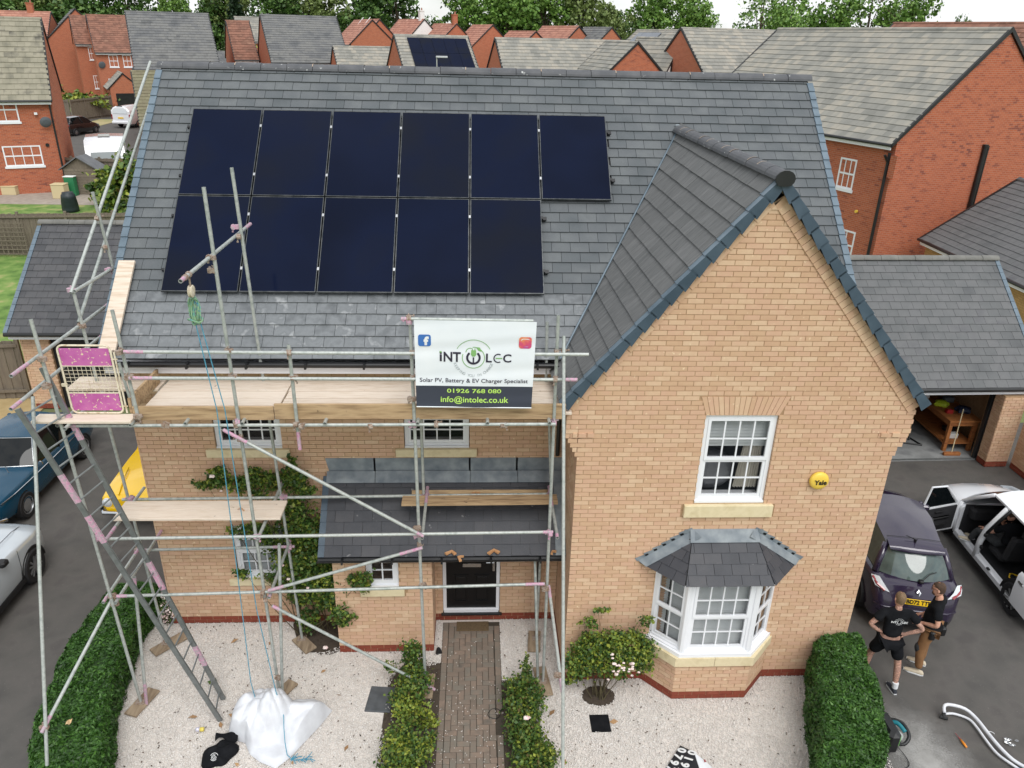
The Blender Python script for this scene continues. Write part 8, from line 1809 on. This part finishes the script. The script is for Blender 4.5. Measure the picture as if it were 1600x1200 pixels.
def shoe(parent, heel, toe, w, mt, solem=None, hh=.085):
    heel, toe = V3(*heel), V3(*toe); d = (toe-heel); L_ = d.length; d.normalize(); sd = V3(-d.y, d.x, 0); rows = []
    for f, ww, h2 in ((-.08, .5, .55), (.0, .8, .95), (.2, .88, 1.0), (.45, .92, .85), (.7, 1.0, .62), (.9, .85, .48), (1.0, .45, .34)):
        c = heel+d*L_*f; row = []
        for i in range(10): t = 2*PI*i/10; row.append(c+sd*(w*ww*math.cos(t))+V3(0, 0, hh*h2*.5+hh*h2*.5*max(-.98, math.sin(t)*1.0)))
        rows.append(row)
    m = MB().grid(rows[::-1], close=True); m.poly(rows[0]); m.poly(rows[-1][::-1]); o = m.build('shoe', mt, parent, smooth=True)
    s2 = MB(); rr = [[c for c in ()]]
    pts = [heel+d*L_*f+sd*(w*1.06*ww*sg)+V3(0, 0, 0.0) for sg, fs in ((1, ((-.09, .5), (.1, .85), (.45, .92), (.75, 1.0), (1.02, .4))), (-1, ((1.02, .4), (.75, 1.0), (.45, .92), (.1, .85), (-.09, .5)))) for f, ww in fs]
    s2.prism(pts[::-1], (0, 0, .022)); s2.build('sole', solem or sock_m, o)
    return o
GZ0 = -.006
# --- man 1: back to the camera, hands on hips, shorts
p1 = thing('person', 'man in black T-shirt and shorts with hands on hips, back to us', 'person', (5.38, -.12, GZ0))
# faces away (towards +Y, slightly right); left foot (viewer's left) forward, right foot nearer
F1 = V3(.12, .99, 0); B1_ = V3(5.36, -.12, 0)
def W1(x, y, z): return B1_+V3(F1.y, -F1.x, 0)*x+F1*y+V3(0, 0, z+GZ0)
J = {'pelvis': (W1(0, .02, .93), (.165, .12)), 'waist': (W1(.0, .03, 1.08), (.16, .115)), 'chest': (W1(.0, .04, 1.28), (.185, .125)), 'upper': (W1(0, .03, 1.43), (.175, .10)), 'neck0': (W1(0, .02, 1.52), (.075, .07)),
     'shL': (W1(-.21, .02, 1.44), .075), 'shR': (W1(.21, .02, 1.44), .075), 'elL': (W1(-.41, -.03, 1.23), .062), 'elR': (W1(.42, -.08, 1.22), .062)}
Bn = [('pelvis', 'waist'), ('waist', 'chest'), ('chest', 'upper'), ('upper', 'neck0'), ('upper', 'shL'), ('upper', 'shR'), ('shL', 'elL'), ('shR', 'elR')]
J['elL'] = (W1(-.34, -.02, 1.30), .078); J['elR'] = (W1(.34, -.05, 1.29), .078)
skinned('t_shirt', J, Bn, blackcloth_m, p1)
J = {'hip': (W1(0, .02, .90), (.165, .125)), 'hL': (W1(-.11, .02, .84), .115), 'hR': (W1(.11, .01, .84), .115), 'kL': (W1(-.20, .10, .56), .10), 'kR': (W1(.16, -.10, .54), .10)}
skinned('shorts', J, [('hip', 'hL'), ('hip', 'hR'), ('hL', 'kL'), ('hR', 'kR')], blackcloth_m, p1)
J = {'pelv': (W1(0, .02, .95), .10), 'sp': (W1(0, .03, 1.3), .10), 'nk': (W1(0, .02, 1.50), .060), 'hd': (W1(0, .03, 1.60), .055), 'a0': (W1(-.19, .02, 1.42), .05), 'a1': (W1(-.40, -.02, 1.20), .043), 'a2': (W1(-.19, .02, 1.02), .029),
     'b0': (W1(.19, .02, 1.42), .05), 'b1': (W1(.43, -.08, 1.20), .043), 'b2': (W1(.20, .0, 1.02), .029),
     'l0': (W1(-.11, .02, .86), .085), 'l1': (W1(-.205, .11, .50), .060), 'l1b': (W1(-.225, .10, .36), .058), 'l2': (W1(-.25, .08, .10), .038), 'r0': (W1(.11, .01, .86), .085), 'r1': (W1(.165, -.11, .49), .060), 'r1b': (W1(.165, -.16, .35), .060), 'r2': (W1(.155, -.22, .10), .038)}
Bn = [('pelv', 'sp'), ('sp', 'nk'), ('nk', 'hd'), ('sp', 'a0'), ('a0', 'a1'), ('a1', 'a2'), ('sp', 'b0'), ('b0', 'b1'), ('b1', 'b2'), ('pelv', 'l0'), ('l0', 'l1'), ('l1', 'l1b'), ('l1b', 'l2'), ('pelv', 'r0'), ('r0', 'r1'), ('r1', 'r1b'), ('r1b', 'r2')]
hand(J, Bn, 'a2', 'ha', (.75, .35, -.25), (-.1, .6, -.8), .3, .95); hand(J, Bn, 'b2', 'hb', (-.75, .45, -.25), (.1, .6, -.8), .3, .95)
skinned('body', J, Bn, tattoo_m, p1, rootname='pelv')
Mh = head(p1, W1(0, .045, 1.685), F1+V3(0, 0, -.12), (0, .1, 1), hairfair_m)
for hx, hy, tx_, ty in ((-.25, .05, -.31, .29), (.155, -.26, .12, -.02)):
    shoe(p1, W1(hx, hy-.03, 0), W1(tx_, ty-.03, 0), .045, mat('dark_trainer', [s2l(44, 48, 56)], rough=.8) if 'dark_trainer' not in MATS else MATS['dark_trainer']); MB().tube(W1(hx, hy+.02, .09), W1(hx+.0, hy+.03, .19), .046, 12, r2=.05).build('sock', sock_m, p1)
def tee_logo(par, W_, z0, y0, s=1., tilt=.0):   # company name printed across the back: ring, plug and letters
    rows = MB(); c = W_(0, y0, z0); ux = (W_(1, y0, z0)-W_(0, y0, z0)).normalized(); uz = V3(0, 0, 1); nn = ux.cross(uz)   # towards viewer behind
    nn = -(W_(0, 1, z0)-W_(0, 0, z0)).normalized()
    M = Matrix(((ux.x, uz.x, nn.x, c.x), (ux.y, uz.y, nn.y, c.y), (ux.z, uz.z, nn.z, c.z), (0, 0, 0, 1)))
    t = MB().text('INT', .05*s, M @ Matrix.Translation((-.088*s, 0, 0)), .003, bold=.001).text('LEC', .05*s, M @ Matrix.Translation((.092*s, 0, 0)), .003, bold=.001)
    for R_, w_, a0, a1 in ((.030, .008, 2.2, 7.2), (.052, .004, 0, 6.0), (.075, .0035, .4, 2.7)):
        n = 24; q = [[(M @ Vector((rr*s*math.cos(a0+(a1-a0)*i/n), rr*s*math.sin(a0+(a1-a0)*i/n), .001))) for rr in (R_-w_/2, R_+w_/2)] for i in range(n+1)]; t.grid(q)
    t.build('printed_logo', whiteink_m, par)
tee_logo(p1, W1, 1.34, -.112)
# --- man 2: seen from behind his left... faces left, tool belt, brown trousers
p2 = thing('person', 'man in glasses with black T-shirt and brown work trousers looking at the car', 'person', (6.2, .15, GZ0))
F2 = V3(-.80, .60, 0); B2_ = V3(6.20, .12, 0)
def W2(x, y, z): return B2_+V3(F2.y, -F2.x, 0)*x+F2*y+V3(0, 0, z+GZ0)
J = {'pelvis': (W2(0, .02, .98), (.155, .135)), 'belly': (W2(0, .06, 1.12), (.17, .15)), 'chest': (W2(0, .03, 1.30), (.19, .14)), 'upper': (W2(0, .0, 1.44), (.175, .10)), 'neck0': (W2(0, .02, 1.52), (.075, .07)), 'shL': (W2(-.20, .0, 1.43), .078), 'shR': (W2(.20, .0, 1.43), .078), 'elL': (W2(-.27, -.04, 1.25), .08), 'elR': (W2(.27, -.04, 1.25), .08)}
Bn = [('pelvis', 'belly'), ('belly', 'chest'), ('chest', 'upper'), ('upper', 'neck0'), ('upper', 'shL'), ('upper', 'shR'), ('shL', 'elL'), ('shR', 'elR')]
skinned('t_shirt', J, Bn, blackcloth_m, p2)
J = {'hip': (W2(0, .02, .94), (.16, .13)), 'hL': (W2(-.10, .02, .88), .115), 'hR': (W2(.10, .02, .88), .115), 'kL': (W2(-.13, .08, .52), .082), 'kR': (W2(.12, .04, .52), .082), 'aL': (W2(-.14, .02, .10), .066), 'aR': (W2(.13, .02, .10), .066)}
skinned('trousers', J, [('hip', 'hL'), ('hip', 'hR'), ('hL', 'kL'), ('hR', 'kR'), ('kL', 'aL'), ('kR', 'aR')], khaki_m, p2)
J = {'pelv': (W2(0, .02, 1.0), .10), 'sp': (W2(0, .02, 1.3), .10), 'nk': (W2(0, .02, 1.50), .062), 'hd': (W2(0, .05, 1.6), .057), 'a0': (W2(-.19, 0, 1.42), .05), 'a1': (W2(-.29, -.06, 1.16), .045), 'a2': (W2(-.17, .17, 1.05), .031), 'b0': (W2(.19, 0, 1.42), .05), 'b1': (W2(.29, -.06, 1.16), .045), 'b2': (W2(.15, .18, 1.02), .031)}
Bn = [('pelv', 'sp'), ('sp', 'nk'), ('nk', 'hd'), ('sp', 'a0'), ('a0', 'a1'), ('a1', 'a2'), ('sp', 'b0'), ('b0', 'b1'), ('b1', 'b2')]
d_ = (W2(.1, .25, 0)-W2(0, 0, 0)); hand(J, Bn, 'a2', 'ha', tuple(d_+V3(0, 0, -.12)), (0, 0, -1), .6); d_ = (W2(-.12, .25, 0)-W2(0, 0, 0)); hand(J, Bn, 'b2', 'hb', tuple(d_+V3(0, 0, -.12)), (0, 0, -1), .6)
skinned('body', J, Bn, skin_m, p2, rootname='pelv')
head(p2, W2(0, .075, 1.68), F2+V3(0, 0, -.22), (F2.x*.15, F2.y*.15, 1), hair_m, glasses=True, beard=True)
MB().lathe([(.165, -.03), (.175, 0), (.165, .03)], tuple(W2(0, .02, .96)), 18).build('tool_belt', blackcloth_m, p2)
for x, y in ((.17, -.06), (-.17, -.02), (.05, -.15)): q = W2(x, y, .88); MB().bevbox(q.x-.05, q.x+.05, q.y-.045, q.y+.045, q.z-.09, q.z+.08, .02).build('tool_pouch', rimdark_m, p2)
for x in (-.13, .12): q = W2(x, .10 if x < 0 else .07, .53); MB().ell(q, .075, .075, .12, 10, 8).build('knee_pad', greytrouser_m, p2, smooth=True)
for x in (-.14, .13): shoe(p2, W2(x, -.05, 0), W2(x*1.15, .23, 0), .05, shoe_m)
# --- man 3: sitting in the open front door of the white car
Wc = WORLD[cw_]; pc = Wc @ V3(-.1, .36, 0)
p3 = thing('person', 'man in dark grey trousers sitting in the open door of the white car', 'person', (pc.x, pc.y, .4))
def W3(x, y, z): return Wc @ V3(x, y, z)
J = {'pelvis': (W3(-.10, .38, .68), (.15, .12)), 'chest': (W3(-.16, .38, 1.0), (.17, .12)), 'upper': (W3(-.12, .38, 1.12), (.15, .09)), 'nk': (W3(-.08, .40, 1.2), .065), 'shL': (W3(-.10, .56, 1.08), .07), 'shR': (W3(-.10, .20, 1.08), .07), 'elL': (W3(.0, .64, .92), .066), 'elR': (W3(.02, .16, .9), .066)}
skinned('t_shirt', J, [('pelvis', 'chest'), ('chest', 'upper'), ('upper', 'nk'), ('upper', 'shL'), ('upper', 'shR'), ('shL', 'elL'), ('shR', 'elR')], blackcloth_m, p3)
J = {'hip': (W3(-.06, .40, .66), (.15, .11)), 'hL': (W3(.04, .52, .66), .10), 'hR': (W3(.06, .30, .66), .10), 'kL': (W3(.36, .72, .72), .078), 'kR': (W3(.48, .40, .76), .078), 'aL': (W3(.42, .80, .42), .06), 'aR': (W3(.60, .60, .42), .06)}
skinned('trousers', J, [('hip', 'hL'), ('hip', 'hR'), ('hL', 'kL'), ('hR', 'kR'), ('kL', 'aL'), ('kR', 'aR')], greytrouser_m, p3)
J = {'sp': (W3(-.13, .38, 1.0), .09), 'nk': (W3(-.06, .40, 1.2), .058), 'a0': (W3(-.09, .54, 1.07), .048), 'a1': (W3(.04, .66, .88), .043), 'a2': (W3(.26, .66, .80), .031), 'b0': (W3(-.09, .22, 1.07), .048), 'b1': (W3(.06, .20, .86), .043), 'b2': (W3(.18, .40, .98), .031)}
Bn = [('sp', 'nk'), ('sp', 'a0'), ('a0', 'a1'), ('a1', 'a2'), ('sp', 'b0'), ('b0', 'b1'), ('b1', 'b2')]
dd = (Wc.to_3x3() @ V3(1, .1, -.1)); hand(J, Bn, 'a2', 'ha', tuple(dd), (0, 0, -1), .5); hand(J, Bn, 'b2', 'hb', tuple(Wc.to_3x3() @ V3(-.2, .2, .9)), tuple(Wc.to_3x3() @ V3(-1, 0, 0)), .5)
skinned('body', J, Bn, skin_m, p3, rootname='sp')
head(p3, W3(.02, .41, 1.33), tuple(Wc.to_3x3() @ V3(.8, .25, -.5)), tuple(Wc.to_3x3() @ V3(.4, .1, 1)), hair_m)
shoe(p3, W3(.42, .80, .375), W3(.56, .95, .375), .05, shoe_m); shoe(p3, W3(.60, .60, .30), W3(.80, .68, .30), .05, shoe_m)
# --- far walker on the paved road
p4 = thing('person', 'far walker in a pink top on the block-paved road at left', 'person', (-86, 164, 1.95))
J = {'hip': (V3(-86, 164, 2.85), (.17, .13)), 'ch': (V3(-86, 164, 3.25), (.2, .14)), 'nk': (V3(-86, 164, 3.45), .07), 'hd': (V3(-86, 164, 3.62), (.11, .12)), 'kL': (V3(-86.1, 164.1, 2.4), .09), 'kR': (V3(-85.9, 163.9, 2.4), .09), 'aL': (V3(-86.1, 164.15, 2.0), .06), 'aR': (V3(-85.9, 163.8, 2.0), .06), 'eL': (V3(-86.3, 164, 3.0), .06), 'eR': (V3(-85.7, 164, 3.0), .06)}
skinned('body', J, [('hip', 'ch'), ('ch', 'nk'), ('nk', 'hd'), ('hip', 'kL'), ('hip', 'kR'), ('kL', 'aL'), ('kR', 'aR'), ('ch', 'eL'), ('ch', 'eR')], mat('pink_clothes', [s2l(206, 120, 160)], rough=.9), p4, sub=1)
# ------------------------------------------------------------------ SMALL THINGS ON THE GROUND
cap_ = thing('cap', 'black cloth cap with a small white printed ring on the gravel', 'cap', (-5.24, -1.36, 0))
def cpt(u, v):  # crumpled dome
    a = 2*PI*u; r = (1-v); rad_ = .22+.04*math.sin(2*a+.6)+.02*math.sin(5*a); z = .03+.13*math.sin(v*PI/2)**.7+.025*math.sin(4*a+3*v)*(1-v)*v*4
    return (-5.24+rad_*r*math.cos(a), -1.36+rad_*1.15*r*math.sin(a), z)
P = [[cpt(j/28, i/9) for j in range(28)] for i in range(10)]; m = MB().grid([[(p[0], p[1], .012) for p in P[0]]]+P, close=True); m.build('crown', blackcloth_m, cap_, smooth=True)
MB().grid([[(-5.36+.34*i/6, -1.16+.03*math.sin(i)+.10*j/3, .06+.05*math.sin(i*1.1+j)+.02*j) for j in range(4)] for i in range(7)]).build('fold', blackcloth_m, cap_, smooth=True)
t = MB()
Ml = Matrix.Translation((-5.26, -1.50, .135)) @ Matrix.Rotation(.45, 4, 'X') @ Matrix.Rotation(.2, 4, 'Z')
for R_, w_, a0, a1 in ((.018, .007, 0, 6.28), (.035, .005, 1, 6.2), (.055, .006, .2, 2.6), (.05, .006, 3.6, 5.4)): t.grid([[(Ml @ Vector((rr*math.cos(a0+(a1-a0)*i/20), rr*math.sin(a0+(a1-a0)*i/20), .004))) for rr in (R_-w_/2, R_+w_/2)] for i in range(21)])
t.build('printed_logo', whiteink_m, cap_)
# folded sign sheet with phone digits at the bottom edge
sg_ = thing('sign_sheet', 'folded black and white sign sheet with white digits on the gravel', 'sign', (1.6, -1.75, 0))
A_, B_, C_, D_ = V3(1.65, -1.38, .03), V3(1.32, -1.80, .03), V3(1.72, -2.3, .05), V3(2.0, -1.8, .10); E_ = V3(1.85, -1.58, .09)
m = MB(); m.prism([A_, B_, C_, V3(1.80, -2.0, .13), V3(1.80, -1.57, .11)], (0, 0, .006)); m.build('dark_face', mat('sign_charcoal', [s2l(36, 38, 44)], rough=.4), sg_)
m = MB(); m.prism([V3(1.803, -1.57, .11), V3(1.803, -2.0, .13), V3(2.1, -2.1, .02), V3(2.02, -1.75, .02)], (0, 0, .006)); m.build('white_face', bwhite_m, sg_)
dx = (B_-A_).normalized(); 
for body, off in (('0797', .06), ('0192', .22)):
    for k, ch in enumerate(body):
        nrm = V3(0, 0, 1); c = A_+dx*(.10+.13*k)+V3(off*.80, -off*.55, .0); c.z = .052+.45*off*(.4)+.0*k
        X_a = V3(-dx.x*0+dx.x, dx.y, 0).normalized(); Y_a = V3(-X_a.y, X_a.x, 0); c.z = .046+max(0, ((c-A_).dot(V3(.8, -.55, 0))))*.36
        Mt = Matrix(((X_a.x, Y_a.x, -.25, c.x), (X_a.y, Y_a.y, .2, c.y), (.0, .30, 1, c.z), (0, 0, 0, 1))); MB().text(ch, .17, Mt, .002, bold=.008).build('lettering', whiteink_m, sg_)
MB().prism([V3(1.93, -1.66, .07), V3(1.96, -1.70, .066), V3(1.92, -1.72, .074)], (0, 0, .008)).build('red_mark', lampred_m, sg_)
# bent white and blue tube frame on the right drive
tb = thing('tube_frame', 'bent white tube frame with blue ends lying on the right drive', 'tube frame', (6.4, -1.3, 0))
def bez(pts, n=24):
    out_ = []
    for i in range(n+1):
        t = i/n*(len(pts)-1); k = min(int(t), len(pts)-2); f = t-k; p0 = V3(*pts[max(k-1, 0)]); p1_ = V3(*pts[k]); p2_ = V3(*pts[k+1]); p3_ = V3(*pts[min(k+2, len(pts)-1)])
        out_.append(.5*((2*p1_)+(p2_-p0)*f+(2*p0-5*p1_+4*p2_-p3_)*f*f+(3*p1_-p0-3*p2_+p3_)*f**3))
    return out_
tubew = mat('white_grey_tube', [s2l(206, 208, 214), s2l(226, 228, 232)], rough=.3, nscale=6)
MB().path(bez([(6.02, -.92, .10), (6.05, -.84, .16), (6.16, -.83, .17), (6.36, -.90, .15), (6.47, -1.05, .10), (6.50, -1.30, .08), (6.53, -1.55, .07), (6.60, -1.78, .06), (6.75, -1.95, .05)]), .026, 10).build('tube', tubew, tb, smooth=True)
MB().path(bez([(6.06, -.90, .05), (6.20, -.90, .05), (6.38, -1.0, .045), (6.42, -1.15, .04), (6.42, -1.4, .04), (6.44, -1.65, .04), (6.55, -1.85, .04), (6.64, -1.98, .04)]), .02, 10).build('tube', tubew, tb, smooth=True)
blue_p = mat('bright_blue_plastic', [s2l(34, 150, 214)], rough=.4); MB().ell((6.80, -1.96, .06), .10, .07, .06, 12, 8).build('blue_end', blue_p, tb, smooth=True); MB().ell((6.58, -1.97, .05), .05, .05, .045, 10, 6).build('blue_end', blue_p, tb, smooth=True)
MB().tube((6.0, -.96, .03), (6.04, -.88, .08), .03, 8).tube((5.96, -.93, .03), (6.06, -.98, .03), .026, 8).build('foot', black_m, tb)
sdv = thing('screwdriver', 'orange handled screwdriver on the asphalt of the right drive', 'screwdriver', (6.05, -1.42, 0)); MB().path([(6.045, -1.36, .018), (6.05, -1.45, .02), (6.055, -1.51, .018)], .018, 8, rs=[.012, .02, .015]).build('handle', mat('orange_handle', [s2l(226, 140, 40)], rough=.4), sdv, smooth=True); MB().tube((6.045, -1.36, .018), (6.035, -1.24, .012), .005, 6).tube((6.045, -1.365, .018), (6.042, -1.33, .017), .011, 8).build('shaft', lampred_m, sdv)
# glinting scraps, chain and cable bits
ch_ = MB(); rg = random.Random(9)
for k in range(15): a = rg.uniform(0, 6.28); c = V3(6.83+rg.uniform(-.10, .10), -1.42+rg.uniform(-.08, .08), .012); ch_.path([c+V3(.028*math.cos(a+t), .014*math.sin(a+t), .004) for t in [2*PI*i/10 for i in range(10)]], .004, 4, closed=True)
setprops(ch_.build('chain', chrome_m, loc=(6.83, -1.42, 0)), 'small heap of bright chain beside the white tubes', 'chain', kind='thing')
setprops(MB().path([(6.60+.05*math.cos(t), -1.27+.05*math.sin(t), .01) for t in [i*.4 for i in range(11)]], .005, 5).build('wire_loop', sock_m, loc=(6.6, -1.27, 0)), 'thin pale wire loop beside the white tube frame', 'wire')
# teal and black power tool behind the right hedge
pt_ = thing('cordless_vacuum', 'teal and black power tool on the drive just past the right hedge', 'power tool', (4.95, -1.35, 0))
teal = mat('teal_plastic', [s2l(26, 120, 132)], rough=.45)
MB().path(bez([(4.86, -1.20, .12), (5.0, -1.14, .22), (5.14, -1.24, .24), (5.16, -1.42, .18), (5.05, -1.5, .10), (4.92, -1.42, .08)], 20), .028, 8).build('frame', black_m, pt_, smooth=True)
MB().path(bez([(4.92, -1.20, .20), (5.04, -1.24, .26), (5.11, -1.38, .22)], 8), .034, 8).build('handle', teal, pt_, smooth=True); MB().ell((5.0, -1.36, .12), .11, .09, .09, 12, 8).build('drum', mat('clear_grey_plastic', [s2l(176, 180, 178)], rough=.2), pt_, smooth=True)
MB().bevbox(4.72, 4.92, -1.62, -1.10, .03, .42, .05).build('body', black_m, pt_); 
for k in range(3): MB().obox((4.925, -1.56+k*.035, .25), (0, 0, 1), (0, 1, .3), (1, 0, 0), .10, .008, .003).build('stripe', mat('lime_stripe', [s2l(120, 200, 90)], rough=.5) if 'lime_stripe' not in MATS else MATS['lime_stripe'], pt_)
setprops(MB().path(bez([(4.95, -1.45, .05), (5.02, -1.62, .02), (5.0, -1.8, .012), (4.8, -1.86, .012), (4.6, -1.8, .012)], 16), .006, 5).build('cable', black_m, loc=(4.9, -1.7, 0)), 'thin black cable trailing from the power tool by the hedge', 'cable')
# can, paper scrap on the hedge, tape ring
cn = thing('drink_can', 'small yellow and white can on the gravel by the ladder foot', 'can', (-5.66, -.92, .035)); xf(MB().lathe([(.028, -.06), (.033, -.052), (.033, .0)], seg=14), Matrix.Translation((-5.66, -.92, .045)) @ Matrix.Rotation(PI/2, 4, 'Y')).build('can_body', mat('lilac_white', [s2l(214, 212, 226)], rough=.35, metal=.3), cn, smooth=True); xf(MB().lathe([(.033, .001), (.033, .052), (.028, .06)], seg=14), Matrix.Translation((-5.66, -.92, .045)) @ Matrix.Rotation(PI/2, 4, 'Y')).build('can_top', mat('pale_yellow', [s2l(226, 206, 96)], rough=.35), cn, smooth=True)
setprops(MB().grid([[(-7.28+.05*i/3, -1.42+.11*j/4, .74+.02*math.sin(i+j)) for j in range(5)] for i in range(4)]).build('paper_scrap', mat('tan_paper', [s2l(222, 190, 146)], rough=.9), loc=(-7.27, -1.38, .74)), 'crumpled tan scrap lying on top of the left hedge', 'scrap')
setprops(MB().bevbox(-4.58, -4.50, -1.42, -1.34, .015, .05, .01).build('black_cube', black_m, loc=(-4.54, -1.38, 0)), 'small black plastic piece between the cap and the white bag', 'plastic piece')
setprops(MB().bevbox(-4.05, -3.85, -1.95, -1.80, .012, .05, .01).build('black_case', black_m, loc=(-3.95, -1.88, 0)), 'black case corner on the gravel below the white bag', 'case')
pk = thing('wood_shaving', 'tan dead leaf resting on the half-way boards by the rope', 'leaf', (-5.0, .3, 3.21)); MB().grid([[(-5.04+.11*i/5, .28+.03*j/2+.02*math.sin(i), 3.212+.02*math.sin(i*.8)) for j in range(3)] for i in range(6)]).build('leaf_blade', frag_m, pk, smooth=True)
setprops(MB().path(bez([(-2.06, .62, .03), (-2.1, .7, .06), (-2.12, .6, .03)], 8), .03, 6).build('black_pipe_end', black_m, loc=(-2.1, .62, 0)), 'short black pipe end at the porch corner', 'pipe')
